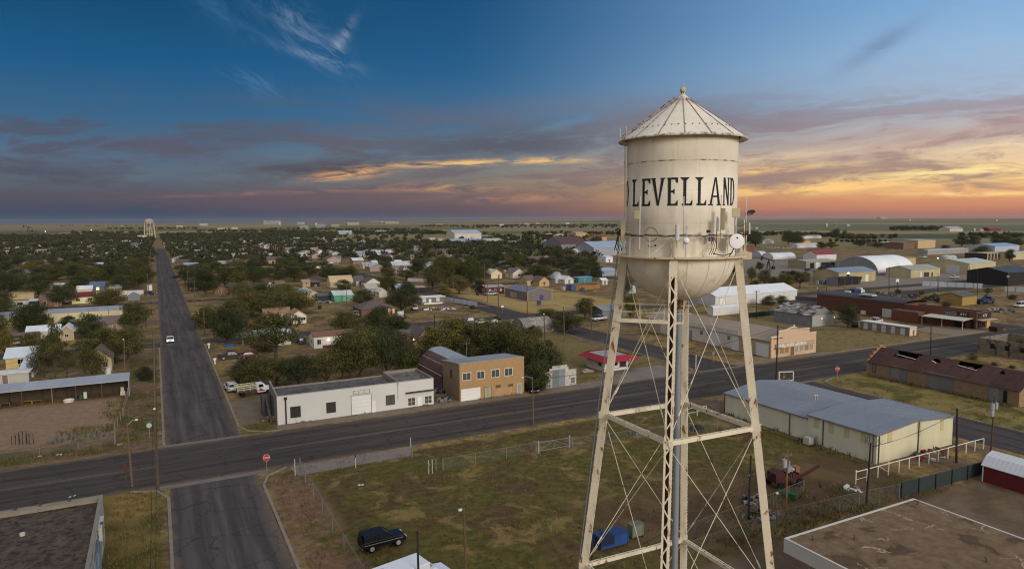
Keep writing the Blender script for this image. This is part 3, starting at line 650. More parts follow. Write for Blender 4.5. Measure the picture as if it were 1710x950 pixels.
# bolted manhole on the shell
t, z = cyl(1087.5, 391.5, RT); mb = MB()
for k in range(36):
    q = 2*math.pi*k/36; mb.ball(CY(t+.40*math.cos(q)/RT, RT+.02, z+.40*math.sin(q)), .021, 6)
    q2 = q+math.pi/36; mb.tube([CY(t+.40*math.cos(q)/RT, RT+.015, z+.40*math.sin(q)), CY(t+.40*math.cos(q+.175)/RT, RT+.015, z+.40*math.sin(q+.175))], .010, 4)
mb.build('manhole_ring', MAT((142, 106, 66), var=.4, sc=5), shell)
for px, py, r in ((1084, 411, .045), (1094.5, 410, .055), (1088, 412, .03)):
    t, z = cyl(px, py, RT); mb = MB(); mb.disc(CY(t, RT+.01, z), CY(t, 1, 0), r, .03, 10); mb.build('rust_hole', MAT((30, 24, 20), var=.2), shell)
t, z = cyl(1135, 463, 2.7); mb = MB(); mb.obox(CY(t, 2.46, z), CY(t, 1, 0), CY(t+1.57, 1, 0), (0, 0, 1), .04, .05, .16); mb.build('paint_chip', MAT((40, 36, 32), var=.2), bowl)
# girder box above the front leg
mb = MB(); t = DIAG[0]
for s in (-1, 1): mb.obox(CY(t, 3.42, 30.35)+CY(t+1.5708, .13*s, 0), CY(t, 1, 0), CY(t+1.5708, 1, 0), (0, 0, 1), .12, .02, .55)
mb.build('leg_bracket', LEGM, tower)
# ---------------------------------------------------------------- buildings
FRAMEW = MAT((214, 208, 196), var=.1); FRAMED = MAT((60, 54, 50), var=.15)
class Bld:
    def __init__(s, name, label, cat, x, y, lm=None, group=None, rz=0.0):
        s.o = thing(name, label, cat, (x, y, 0), rz, group, lm); s.x, s.y = x, y
    def part(s, name, mb, mats, par=None, smooth=False, kind=None):
        mb.v = [(v[0]-s.x, v[1]-s.y, v[2]) for v in mb.v]; o = mb.build(name, mats, par or s.o, None, smooth, kind); return o
    def hole(s, name, side, at_, a0, a1, z0, z1, mat, frame=None, mull=(1, 1), proud=.03, fw=.07):
        """a window, door or panel on the wall facing south (side 'y', wall plane y=at_) or west ('x')"""
        mb = MB()
        def bx_(u0, u1, w0, w1, p0, p1, m):
            if side == 'y': m.box(u0, at_-p1, w0, u1, at_-p0, w1)
            else: m.box(at_-p1, u0, w0, at_-p0, u1, w1)
        bx_(a0, a1, z0, z1, -.05, proud, mb); o = s.part(name, mb, mat)
        if frame is not None:
            fm = MB(); p = proud+.035
            bx_(a0-fw, a0, z0-fw, z1+fw, -.05, p, fm); bx_(a1, a1+fw, z0-fw, z1+fw, -.05, p, fm)
            bx_(a0, a1, z1, z1+fw, -.05, p, fm); bx_(a0, a1, z0-fw, z0, -.05, p+.03, fm)
            for i in range(1, mull[0]): u = a0+(a1-a0)*i/mull[0]; bx_(u-.025, u+.025, z0, z1, .0, p-.01, fm)
            for i in range(1, mull[1]): w = z0+(z1-z0)*i/mull[1]; bx_(a0, a1, w-.02, w+.02, .0, p-.015, fm)
            s.part('frame', fm, frame, o)
        return o
    def holeY(s, name, Y, px, mat, frame=None, mull=(1, 1), z0=None, **k):
        a0, a1, b0, b1 = rectY(Y, *px); return s.hole(name, 'y', Y, a0, a1, b0 if z0 is None else z0, b1, mat, frame, mull, **k)
    def holeX(s, name, X, px, mat, frame=None, mull=(1, 1), z0=None, **k):
        a0, a1, b0, b1 = rectX(X, *px); return s.hole(name, 'x', X, a0, a1, b0 if z0 is None else z0, b1, mat, frame, mull, **k)

def profile(kind, d, e, r):
    if kind == 'gable': return [(0, e), (d/2, e+r), (d, e)]
    if kind == 'mono': return [(0, e), (d, e+r)]
    if kind == 'gambrel': return [(0, e), (d*.2, e+r*.66), (d/2, e+r), (d*.8, e+r*.66), (d, e)]
    if kind == 'arch': return [(d/2-d/2*math.cos(math.pi*i/14), e+r*math.sin(math.pi*i/14)) for i in range(15)]
    if kind == 'low': return [(d/2-d/2*math.cos(math.pi*(i/10)), e+r*math.sin(math.pi*i/10)**.8) for i in range(11)]
def shell_walls(B, x0, y0, w, d, kind, e, r, axis, mat, name='wall', z0=0.0):
    mb = MB()
    if kind == 'hip': mb.box(x0, y0, z0, x0+w, y0+d, e)
    elif axis == 'x': pts = profile(kind, d, e, r); mb.prism([(y0, z0)]+[(y0+a, b) for a, b in pts]+[(y0+d, z0)], x0, x0+w, 'x')
    else: pts = profile(kind, w, e, r); mb.prism([(x0, z0)]+[(x0+a, b) for a, b in pts]+[(x0+w, z0)], y0, y0+d, 'y')
    return B.part(name, mb, mat)
def roof_over(B, x0, y0, w, d, kind, e, r, axis, mat, ov=.35, th=.12, name='roof', gap=.02, par=None, endov=None):
    mb = MB(); eo = ov if endov is None else endov
    if kind == 'hip':
        a, b = x0-ov, x0+w+ov; c, f = y0-ov, y0+d+ov; k = min(w, d)/2*.92; z = e+gap; h = e+r
        base = [(a, c, z), (b, c, z), (b, f, z), (a, f, z)]; up = [(p[0], p[1], z+th) for p in base]
        rg = [(x0+k, y0+d/2, h+th), (x0+w-k, y0+d/2, h+th)] if w >= d else [(x0+w/2, y0+k, h+th), (x0+w/2, y0+d-k, h+th)]
        fs = [(0, 3, 2, 1), (0, 1, 5, 4), (1, 2, 6, 5), (2, 3, 7, 6), (3, 0, 4, 7)]
        fs += [(4, 5, 9, 8), (5, 6, 9), (6, 7, 8, 9), (7, 4, 8)] if w >= d else [(4, 5, 8), (5, 6, 9, 8), (6, 7, 9), (7, 4, 8, 9)]
        mb.add(base+up+rg, fs); return B.part(name, mb, mat, par)
    D = d if axis == 'x' else w; pts = profile(kind, D, e, r)
    if kind in ('gable', 'mono', 'gambrel'):
        (a, b), (c, f) = pts[0], pts[1]; q = (f-b)/(c-a); pts[0] = (a-ov, b-ov*q)
        (a, b), (c, f) = pts[-1], pts[-2]; q = (f-b)/(c-a); pts[-1] = (a+ov, b+ov*q)
    off = y0 if axis == 'x' else x0; lo, hi = (x0-eo, x0+w+eo) if axis == 'x' else (y0-eo, y0+d+eo)
    n = len(pts); vs = []
    for t in (lo, hi):
        for dz in (gap, gap+th):
            for a, b in pts: vs.append((t, off+a, b+dz) if axis == 'x' else (off+a, t, b+dz))
    fs = []
    for i in range(n-1):
        fs += [(i, i+1, n+i+1, n+i), (2*n+i, 3*n+i, 3*n+i+1, 2*n+i+1), (n+i, n+i+1, 3*n+i+1, 3*n+i), (i, 2*n+i, 2*n+i+1, i+1)]
    fs += [(0, n, 3*n, 2*n), (n-1, 3*n-1, 4*n-1, 2*n-1)]
    mb.add(vs, fs); return B.part(name, mb, mat, par, smooth=False)
def parapet_box(B, x0, y0, x1, y1, h, t, mat, drop=.5, roofmat=None, hs=None, roofname='roof'):
    """flat-roofed box: four walls that rise above the roof deck; hs: heights of the S, E, N, W walls"""
    hS, hE, hN, hW = hs or (h, h, h, h); mb = MB()
    mb.box(x0, y0, 0, x1, y0+t, hS); mb.box(x0, y1-t, 0, x1, y1, hN); mb.box(x0, y0+t, 0, x0+t, y1-t, hW); mb.box(x1-t, y0+t, 0, x1, y1-t, hE)
    w = B.part('wall', mb, mat); mb = MB(); z = min(hS, hE, hN, hW)-drop; mb.box(x0+t+.003, y0+t+.003, z-.2, x1-t-.003, y1-t-.003, z); B.part(roofname, mb, roofmat); return w

# --- white flat roofed workshop on the wide street
WPAINT = MAT((202, 199, 192), var=.05, sc=.35, dirt=((168, 162, 150), .64, .78))
b = Bld('workshop', 'long white painted flat roofed workshop on the corner of the wide street', 'workshop', 15.8, 110.9, 'the white workshop')
TARROOF = MAT((92, 84, 80), var=.45, sc=.5, dirt=((58, 52, 50), .50, .62))
BLOCK_SHADE = MAT((132, 124, 114), 'block', var=.2, sc=.5)  # white walls off the front: shade put in as grey
mb = MB(); mb.box(15.8, 110.9, 0, 41.9, 111.15, 4.55); b.part('wall', mb, WPAINT)
mb = MB(); mb.prism([(111.15, 0), (111.15, 4.55), (118.6, 5.35), (119.3, 5.35), (119.3, 0)], 15.8, 16.05, 'x'); b.part('wall', mb, BLOCK_SHADE)
mb = MB(); mb.box(16.05, 119.05, 0, 35.5, 119.3, 4.2); mb.box(35.5, 119.35, 0, 41.9, 119.6, 4.75); mb.box(41.65, 111.15, 0, 41.9, 119.35, 4.7); mb.box(35.4, 111.15, 3.9, 35.7, 119.35, 4.72); b.part('wall', mb, BLOCK_SHADE)
mb = MB(); mb.box(16.06, 111.16, 3.75, 35.39, 119.04, 3.95); b.part('roof', mb, TARROOF)
mb = MB(); mb.box(35.71, 111.16, 4.0, 41.64, 119.34, 4.22); rf = b.part('roof', mb, MAT((112, 104, 98), var=.35, sc=.6, dirt=((60, 52, 46), .5, .57)))
mb = MB(); mb.box(15.76, 110.86, 4.553, 41.94, 111.19, 4.60); b.part('coping', mb, MAT((170, 166, 158), var=.2))
b.holeY('garage_door', 110.9, (587, 659, 620, 693), MAT((222, 220, 214), 'siding', per=2.4, var=.06), MAT((120, 116, 108)), z0=.02)
b.holeY('door', 110.9, (620.8, 669, 627.5, 688), MAT((220, 218, 212), var=.06), FRAMEW, z0=.05)
b.holeY('window', 110.9, (485.5, 679, 501.4, 696), MAT((46, 44, 40), var=.7, sc=5), FRAMED, (4, 4))
b.holeY('window', 110.9, (545.6, 672, 560, 688), MAT((58, 46, 46), var=.8, sc=5), FRAMED, (4, 4))
b.holeY('window', 110.9, (645, 660, 658.6, 675), MAT((84, 78, 72), var=.5, sc=4), FRAMED, (3, 2))
b.holeY('window', 110.9, (681.5, 664, 693, 676.5), MAT((84, 70, 54), var=.3, sc=3), FRAMEW, (2, 2), fw=.14)
b.holeY('window', 110.9, (709.5, 661, 720.5, 672.5), MAT((84, 70, 54), var=.3, sc=3), FRAMEW, (2, 2), fw=.14)
b.holeY('door', 110.9, (697.5, 662, 704.5, 679), WHITE, FRAMEW, z0=.05)
x0, x1, z0, z1 = rectY(110.9, 677, 656, 723, 659); mb = MB(); mb.box(x0, 110.2, 2.55, x1, 110.9, 2.68); b.part('awning', mb, MAT((60, 54, 50)))
x, z = onY(476.5, 667, 110.9); mb = MB(); mb.tube([(x, 110.75, .05), (x, 110.75, z)], .11, 10); mb.box(x-.22, 110.58, z, x+.22, 110.9, z+.4); b.part('drainpipe', mb, MAT((50, 46, 44)))
x0, x1, z0, z1 = rectY(110.9, 590, 651, 617, 656.5); mb = MB()
for zz in (z0, z1): mb.tube([(x0, 110.8, zz), (x1, 110.8, zz)], .025, 5)
for i in range(4): xx = x0+(x1-x0)*i/3; mb.tube([(xx, 110.8, z0), (xx, 110.8, z1)], .025, 5)
b.part('sign_bracket', mb, MAT((116, 110, 102)))
x, z = onY(652, 643, 110.9); mb = MB(); xx = onY(664, 650, 110.9)[0]; mb.tube([(xx, 110.8, 1.6), (xx, 110.8, 4.9)], .03, 6); mb.box(xx-.12, 110.7, 4.3, xx+.12, 110.9, 4.6); b.part('meter_pipe', mb, MAT((150, 146, 140)))
b.holeX('window', 15.8, (450, 660, 457, 690), MAT((84, 84, 74), var=.4), FRAMED, (2, 3))
mb = MB(); mb.tube([(15.1, 112.2, 0), (15.0, 117.5, 3.4)], .2, 6); mb.box(14.4, 117.2, 0, 15.7, 119.2, 3.3); b.part('lean_to', mb, MAT((74, 70, 66), 'ribs', per=.3))
# --- ochre brick two storey
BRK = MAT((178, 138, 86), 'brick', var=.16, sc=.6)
BRK_SHADE = MAT((150, 124, 92), 'brick', var=.2, sc=.6)  # side brick: shade put in as a darker, greyer tone
b = Bld('brick_building', 'two storey ochre brick building with a white garage door', 'brick building', 46.5, 110.1, 'the ochre brick building')
mb = MB(); mb.box(46.5, 110.1, 0, 59.4, 110.4, 6.75); b.part('wall', mb, BRK)
mb = MB(); mb.prism([(110.4, 0), (110.4, 6.75), (118, 6.0), (118, 0)], 46.5, 46.8, 'x'); mb.prism([(110.4, 0), (110.4, 6.75), (118, 6.0), (118, 0)], 59.1, 59.4, 'x'); mb.box(46.8, 117.7, 0, 59.1, 118, 6.0); b.part('wall', mb, BRK_SHADE)
mb = MB(); mb.prism([(110.2, 6.62), (110.2, 6.82), (118.2, 6.06), (118.2, 5.86)], 46.4, 59.5, 'x'); b.part('roof', mb, MAT((152, 154, 158), 'ribx', per=.6, rough=.5, metal=.3, var=.15))
for px in ((772.7, 622.8, 785.6, 634.3), (796.6, 620, 808.6, 632), (820.6, 617.2, 833.4, 629.2), (842.9, 614.8, 855.2, 626.6)):
    b.holeY('window', 110.1, px, MAT((74, 72, 70), var=.5, sc=2), FRAMEW, (2, 1), fw=.1)
b.holeY('garage_door', 110.1, (769.8, 648, 802.2, 668), MAT((226, 222, 214), 'siding', per=2.2, var=.05), MAT((170, 150, 110)), z0=.05)
b.holeY('door', 110.1, (809, 646, 820.4, 663.4), MAT((164, 158, 116), var=.1), MAT((120, 104, 70)), (2, 1), z0=.05)
for px in ((828, 642.5, 835.5, 646.5), (849, 640.8, 856.5, 644.6)): b.holeY('vent', 110.1, px, MAT((66, 56, 50)), MAT((150, 120, 80)), (1, 3))
b.holeY('bricked_panel', 110.1, (827.5, 647.5, 855, 657.5), MAT((186, 142, 100), 'brick', var=.2), None, proud=.012)
b.holeY('door', 110.1, (864, 640.5, 870, 656.2), MAT((142, 148, 136), var=.1), FRAMEW, z0=.05)
b.holeX('window', 46.5, (752.5, 618, 755, 630), MAT((96, 78, 62)), FRAMED)
mb = MB(); mb.tube([(50.9, 117, 5.5), (50.9, 117, 9.2)], .025, 5); mb.tube([(50.3, 117, 8.9), (51.5, 117, 8.9)], .02, 4); b.part('aerial', mb, STEEL)
# --- arched shed behind it
b = Bld('arched_shed', 'dark maroon arched shed with sky reflection painted blue on its crown behind the brick building', 'shed', 46.2, 118.6, 'the arched maroon shed')
MAROON = MAT((92, 62, 60), 'riby', per=.5, var=.25, dirt=((140, 120, 110), .66, .72))
shell_walls(b, 46.2, 118.6, 9, 13, 'arch', 1.0, 4.9, 'y', MAT((96, 70, 66), var=.25))
rf = roof_over(b, 46.2, 118.6, 9, 13, 'arch', 1.0, 4.9, 'y', MAROON, .05, .1); rf.data.materials.append(MAT((146, 154, 162), 'riby', per=.5, var=.12, rough=.5))
for p in rf.data.polygons: p.material_index = 1 if p.center.z > 5.3 else 0  # sky reflection on the crown put into colour as pale blue
for k, (xx, zz) in enumerate(((46.5, 2.9), (47.6, 4.5))): mb = MB(); mb.beam((xx-.1, 118.6, zz), (xx-.1, 131.5, zz), .12, .12); b.part('rib', mb, MAT((170, 150, 140)))
# --- stepped false front garage
b = Bld('garage', 'small weathered garage with a stepped white front and blue grey doors', 'garage', 64.5, 111, 'the stepped white garage')
PEEL = MAT((188, 182, 170), 'siding', per=1.0, var=.25, sc=1.2, dirt=((120, 108, 94), .53, .62))
prof = [(64.5, 0), (64.5, 3.1), (65.4, 3.1), (65.4, 3.65), (66.0, 3.65), (66.0, 4.1), (69.3, 4.1), (69.3, 3.7), (69.6, 3.7), (69.6, 3.1), (71.4, 3.1), (71.4, 0)]
mb = MB(); mb.prism(prof, 111, 111.2, 'y'); b.part('wall', mb, PEEL)
mb = MB(); mb.prism([(64.6, 0), (64.6, 2.8), (67.9, 3.7), (71.3, 2.8), (71.3, 0)], 111.2, 119, 'y'); b.part('wall', mb, MAT((140, 132, 120), var=.25))
roof_over(b, 64.6, 111.3, 6.7, 7.8, 'gable', 2.8, .9, 'y', MAT((104, 92, 84), 'riby', per=.5, var=.4, dirt=((110, 66, 44), .55, .65)), .15, .06)
b.holeY('door', 111, (922.5, 617, 943, 646.5), MAT((118, 126, 132), 'ribs', per=.5, var=.3, sc=1.5), MAT((160, 152, 140)), z0=.03)
b.holeY('window', 111, (953.5, 629.5, 959.5, 638.5), MAT((74, 76, 78), var=.4), FRAMEW, (2, 2))
# --- little red roofed shop
b = Bld('shop', 'small white shop with a bright red mansard roof edge', 'shop', 82.3, 117.5, 'the red roofed shop')
mb = MB(); mb.box(82.4, 117.4, 0, 88.6, 124, 2.7); b.part('wall', mb, MAT((214, 208, 198), var=.12, sc=.7, dirt=((150, 140, 126), .6, .7)))
RED = MAT((158, 30, 46), 'shingle', var=.2)
mb = MB(); o4 = [(80.9, 115.0), (89.9, 115.0), (89.9, 125.2), (80.9, 125.2)]; i4 = [(82.3, 116.7), (88.5, 116.7), (88.5, 124.0), (82.3, 124.0)]
mb.add([(x, y, 2.42) for x, y in o4]+[(x, y, 3.35) for x, y in i4]+[(x, y, 2.36) for x, y in o4]+[(x, y, 2.36) for x, y in i4],
       [(i, (i+1) % 4, 4+(i+1) % 4, 4+i) for i in range(4)]+[(i, 8+i, 8+(i+1) % 4, (i+1) % 4) for i in range(4)]+[(8+i, 12+i, 12+(i+1) % 4, 8+(i+1) % 4) for i in range(4)])
b.part('roof_edge', mb, RED)
mb = MB(); mb.box(82.35, 116.75, 2.75, 88.45, 123.95, 3.15); b.part('roof', mb, MAT((150, 146, 142), var=.3, sc=.5))
b.holeY('window', 117.4, (1035, 601.5, 1045, 611.5), MAT((70, 40, 40), var=.3), MAT((120, 30, 36)), (3, 1))
b.holeY('window', 117.4, (1025.5, 604, 1030.5, 609.5), GLASS, FRAMED)
b.holeY('door', 117.4, (1020.5, 603, 1024, 617), MAT((110, 60, 56)), FRAMEW, z0=.03)
b.holeX('window', 82.4, (1000, 606, 1004, 610), GLASS, FRAMED)
mb = MB(); mb.box(78.0, 118.5, 0, 80.6, 119.8, .3); mb.box(79, 119.4, .3, 80.0, 120.2, .5); tag(mb.build('lumber_pile', MAT((150, 140, 122), var=.4, sc=2)), 'flat pile of old boards on grass beside the red roofed shop', 'lumber pile')
# --- pink false front store
b = Bld('store', 'long tan store with a stepped pink false front and boarded windows', 'store', 124.2, 110.6, 'the pink false front store')
PINK = MAT((206, 170, 134), var=.08, sc=.5, dirt=((186, 148, 114), .6, .75))
def fz(px, py): return onY(px, py, 110.6)
fp = [fz(1288.5, 563.5), fz(1300, 561.8), fz(1301, 553.2), fz(1309, 552.4), fz(1314.5, 551.2), fz(1319, 549), fz(1323, 546.8), fz(1327, 545.6), fz(1331, 547.4), fz(1336.5, 549.2), fz(1343, 548.6), fz(1351.8, 547.8), fz(1352.2, 556.2), fz(1363.3, 554.5)]
X0, X1 = fp[0][0], fp[-1][0]
mb = MB(); mb.prism([(X0, 0)]+fp+[(X1, 0)], 110.6, 110.95, 'y'); b.part('wall', mb, PINK)
mb = MB()
for p, q in zip(fp[:-1], fp[1:]):
    if abs(p[0]-q[0]) > .3: mb.beam((p[0], 110.77, p[1]+.05), (q[0], 110.77, q[1]+.05), .46, .1)
mb.ball(((fp[7][0]), 110.77, fp[7][1]+.35), .2, 8); b.part('coping', mb, MAT((232, 218, 196)))
mb = MB(); shp = [(124.3, 0), (124.3, 3.7), (131.6, 5.5), (138.9, 3.7), (138.9, 0)]; mb.prism(shp, 110.95, 157, 'y'); b.part('wall', mb, MAT((176, 154, 124), 'block', var=.14, sc=.3))
roof_over(b, 124.3, 111.0, 14.6, 46.2, 'gable', 3.7, 1.8, 'y', MAT((150, 132, 112), 'riby', per=.9, var=.10, sc=.15), .25, .1, endov=.0)
for px, mt in (((1219, 581, 1242, 597), MAT((206, 208, 212), 'siding', per=2, var=.05)), ((1224, 561, 1228, 570), None)):
    if mt: b.holeX('garage_door', 124.3, (1262.5, 573.5, 1283.5, 595), mt, FRAMEW, z0=.05)
b.holeX('painted_bay', 124.3, (1103, 540, 1233, 578), MAT((200, 194, 184), 'block', var=.16, sc=.5), None, proud=.012, z0=.25)
b.holeX('garage_door', 124.3, (1223.5, 562.5, 1233.5, 580), MAT((206, 208, 214), 'siding', per=2, var=.05), FRAMEW, z0=.05)
b.holeX('garage_door', 124.3, (1188, 555, 1200, 570), MAT((206, 208, 214), 'siding', per=2, var=.05), FRAMEW, z0=.05)
for px in ((1170, 552.5, 1173.5, 558), (1181, 555, 1184, 559.5), (1215.5, 561.5, 1219, 566.5)): b.holeX('window', 124.3, px, MAT((120, 124, 116), var=.3), FRAMED)
b.holeX('door', 124.3, (1152, 552, 1155.5, 565), MAT((140, 140, 138)), FRAMED, z0=.05)
x0, x1 = fz(1294, 580)[0], fz(1358.5, 570)[0]
mb = MB(); mb.box(x0, 110.3, 2.2, x1, 110.58, 3.15); sg = b.part('sign_board', mb, MAT((178, 152, 124), var=.08))
ltw = MAT((238, 236, 230), var=.03)
mb = MB(); rr = random.Random(3); xx = x0+.25
for n_ in (1, 6, 2, 4, 4, 5):
    for k in range(n_):
        w = rr.choice((.34, .38, .3)); st = rr.random()
        mb.box(xx, 110.24, 2.28, xx+.09, 110.3, 3.07); mb.box(xx+w-.1, 110.24, 2.28, xx+w-.01, 110.3, 3.07 if st > .4 else 2.75)
        mb.box(xx+.09, 110.245, 2.96 if st > .3 else 2.3, xx+w-.1, 110.3, 3.06 if st > .3 else 2.4)
        if st > .55: mb.box(xx+.09, 110.245, 2.62, xx+w-.1, 110.3, 2.72)
        xx += w+.06
    xx += .22
mb.box(x0, 110.25, 2.2, x0+.0, 110.3, 3.15); b.part('lettering', mb, ltw, sg)
BOARD = MAT((164, 120, 58), var=.25, sc=1.5); BOARD2 = MAT((158, 146, 118), var=.2, sc=2)
for i, (a, c, mt) in enumerate(((1294.5, 1300.5, BOARD), (1302, 1308.7, BOARD), (1310, 1317, BOARD), (1327.8, 1332.8, BOARD2), (1335, 1341.7, BOARD2), (1343, 1350, BOARD), (1351.3, 1357.5, BOARD2))):
    u0, u1 = fz(a, 585)[0], fz(c, 580)[0]; b.hole('window', 'y', 110.6, u0, u1, .75, 2.1, mt, FRAMEW)
u0, u1 = fz(1319.6, 585)[0], fz(1326, 585)[0]; b.hole('door', 'y', 110.6, u0, u1, .05, 2.1, MAT((142, 92, 50), var=.2), FRAMEW)
# --- cream metal building
CRM = MAT((206, 204, 176), 'ribs', per=.30, var=.07, sc=.4); CRM_LIT = MAT((208, 200, 160), 'ribs', per=.30, var=.07, sc=.4)
b = Bld('metal_building', 'long cream metal building with a pale grey ribbed roof inside the lot', 'metal building', 82, 55.6, 'the cream metal building')
RFG = MAT((134, 138, 145), 'riby', per=.32, rough=.45, metal=.35, var=.10, sc=.3)
def skew_gable(y0, y1, xa, xb, za, zb, xr, zr, nm=True):
    mb = MB(); mb.prism([(xa, 0), (xa, za), (xr, zr), (xb, zb), (xb, 0)], y0, y1, 'y'); w = b.part('wall', mb, CRM)
    mb = MB(); ov = .22; sa = (zr-za)/(xr-xa); sb = (zr-zb)/(xb-xr)
    P = [(xa-ov, za-ov*sa+.02), (xr, zr+.02), (xb+ov, zb-ov*sb+.02)]; n = 3; vs = []
    for t in (y0-.12, y1+.12):
        for dz in (0, .09):
            for a, z in P: vs.append((a, t, z+dz))
    fs = []
    for i in range(2): fs += [(i, i+1, n+i+1, n+i), (2*n+i, 3*n+i, 3*n+i+1, 2*n+i+1), (n+i, n+i+1, 3*n+i+1, 3*n+i), (i, 2*n+i, 2*n+i+1, i+1)]
    fs += [(0, n, 3*n, 2*n), (2, 8, 11, 5)]; mb.add(vs, fs); r = b.part('roof', mb, RFG)
    rb = MB(); k = 0
    yy = y0
    while yy < y1:
        for (p, q) in ((P[0], P[1]), (P[1], P[2])): rb.beam((p[0], yy, p[1]+.105), (q[0], yy, q[1]+.105), .05, .05)
        yy += .62
    ro = b.part('roof_rib', rb, MAT((126, 132, 144), rough=.45, metal=.35, var=.1), r)
    return w, r
zr = onY(1528.4, 703.7, 55.6)[1]; xr = onY(1528.4, 703.7, 55.6)[0]
skew_gable(55.6, 66.2, 82.0, 98.6, 3.85, 4.0, xr, zr)
skew_gable(66.33, 82.7, 82.2, 96.8, 3.3, 3.75, xr, zr-.02)
b.hole('lit_wall_sheet', 'y', 55.6, 82.15, 98.5, .1, 3.62, CRM_LIT, None, proud=.012)  # yellower sheet: the warm light on the south wall put into colour
TANP = MAT((196, 176, 124), var=.06)
for px in ((1359, 698, 1367, 714), (1383.5, 706.5, 1392, 723), (1409.5, 714.5, 1418.5, 731), (1437, 721.5, 1446.5, 738.5)): b.holeX('panel', 82.0, px, TANP, None, proud=.03)
for px in ((1482, 719, 1489.5, 738.5), (1531, 706, 1537.5, 727.5), (1570, 700, 1575.5, 718.5)): b.holeY('panel', 55.6, px, TANP, None, proud=.035)
for q in [(xx-.12, py_, .05, xx-.005, py_+.12, zz) for py_, zz, xx in ((56.0, 3.7, 82.0), (63.6, 3.7, 82.0), (69.5, 3.2, 82.2), (75.9, 3.2, 82.2), (82.6, 3.2, 82.2))]+[(82.3, 55.45, .05, 82.42, 55.56, 3.7), (90.6, 55.45, .05, 90.72, 55.56, 4.6)]: mb = MB(); mb.box(*q); b.part('downpipe', mb, MAT((88, 84, 78)))
mb = MB(); mb.beam((81.75, 55.4, 3.83), (81.75, 66.3, 3.83), .12, .12); mb.beam((81.97, 66.3, 3.27), (81.97, 82.8, 3.27), .12, .12); b.part('gutter', mb, MAT((112, 108, 102)))
mb = MB(); mb.beam((81.9, 55.43, 3.8), (xr, 55.43, zr+.05), .06, .14); mb.beam((98.8, 55.43, 3.95), (xr, 55.43, zr+.05), .06, .14); b.part('gable_trim', mb, MAT((132, 112, 92)))
mb = MB()
for q in (0, .5): mb.tube([(87.0+q, 69.2, 4.7), (87.0+q, 69.2, 5.35)], .13, 10); mb.tube([(87.0+q, 69.2, 5.35), (87.0+q, 69.2, 5.5)], [.24, .05], 10)
b.part('roof_vent', mb, MAT((176, 178, 182), metal=.4, rough=.4))
mb = MB(); mb.box(80.3, 64.6, .1, 81.3, 65.6, 1.1); mb.box(81.5, 64.7, .9, 81.95, 65.4, 1.3); b.part('air_conditioner', mb, MAT((178, 174, 166), var=.15))
mb = MB(); mb.box(81.6, 56.6, 2.6, 81.98, 56.9, 3.3); mb.tube([(81.75, 56.7, 3.3), (81.75, 56.7, 5.0)], .04, 6); mb.tube([(81.9, 56.0, 3.9), (81.9, 56.0, 5.2)], .03, 6); b.part('meter_mast', mb, STEEL)
mb = MB(); mb.box(79.5, 83.0, 1.2, 82.0, 84.2, 1.3); mb.box(79.4, 82.9, 0, 79.55, 83.05, 1.2); b.part('loading_deck', mb, MAT((90, 80, 74)))
# --- maroon roofed barn with holes in the roof
b = Bld('old_warehouse', 'long derelict tan warehouse with a holed maroon metal roof', 'warehouse', 127.6, 61.5, 'the maroon roofed warehouse')
TANB = MAT((142, 116, 86), 'block', var=.16, sc=.4)
mb = MB(); x0, x1, xm = 127.6, 137.0, 131.6
mb.box(x0, 61.5, 0, x0+.25, 89.2, 2.9); mb.box(x1-.25, 61.5, 0, x1, 89.2, 2.9); b.part('wall', mb, TANB)
mb = MB(); mb.prism([(x0+.25, 0), (x0+.25, 2.9), (xm, 5.3), (x1-.25, 2.9), (x1-.25, 0)], 61.5, 61.75, 'y'); b.part('wall', mb, MAT((150, 120, 84), 'block', var=.12, sc=.4))
st = [(x0, 0), (x0, 3.3), (128.3, 3.3), (128.3, 4.0), (129.2, 4.0), (129.2, 4.7), (130.2, 4.7), (130.2, 5.4), (131.0, 5.4), (131.0, 5.9), (132.2, 5.9), (132.2, 5.4), (133.2, 5.4), (133.2, 4.7), (134.4, 4.7), (134.4, 4.0), (135.6, 4.0), (135.6, 3.3), (x1, 3.3), (x1, 0)]
mb = MB(); mb.prism(st, 89.2, 89.5, 'y'); b.part('stepped_gable', mb, MAT((158, 120, 84), 'block', var=.12, sc=.4))
MRF = MAT((78, 46, 40), 'riby', per=.8, var=.3, sc=.6, dirt=((60, 34, 32), .5, .65))
mb = MB(); ny = 68; nx = 10; yA, yB = 61.2, 89.15; rg = random.Random(5)
HOL = [(80.5, 85.4, 6.4, 9.9), (76.5, 78.4, 6.4, 9.0), (69.2, 73.6, 7.3, 9.6), (65.3, 66.6, 7.0, 9.5)]
for side in (0, 1):
    for i in range(nx):
        for j in range(ny):
            u0, u1 = i/nx, (i+1)/nx; y0, y1 = yA+(yB-yA)*j/ny, yA+(yB-yA)*(j+1)/ny; yc = (y0+y1)/2
            if side == 0 and any(a+rg.random()*.5 < yc < c-rg.random()*.5 and l+rg.random()*.7-.3 < i+.5 < h for a, c, l, h in HOL): continue
            xa = x0-.3 if side == 0 else x1+.3; za = 2.78
            P = [(xa+(xm-xa)*u0, za+(5.35-za)*u0), (xa+(xm-xa)*u1, za+(5.35-za)*u1)]
            mb.add([(P[0][0], y0, P[0][1]), (P[1][0], y0, P[1][1]), (P[1][0], y1, P[1][1]), (P[0][0], y1, P[0][1])], [(0, 1, 2, 3)])
r = b.part('roof', mb, MRF)
sd = r.modifiers.new('thick', 'SOLIDIFY'); sd.thickness = .05
mb = MB()
for (a, c, l, h) in HOL[:3]:
    y = a+.3
    mb.beam((x0-.3+(xm-x0+.3)*.66, y+.2, 2.78+2.57*.66), (x0-.3+(xm-x0+.3)*.72, c-.4, 2.78+2.57*.72+.1), .28, .06)
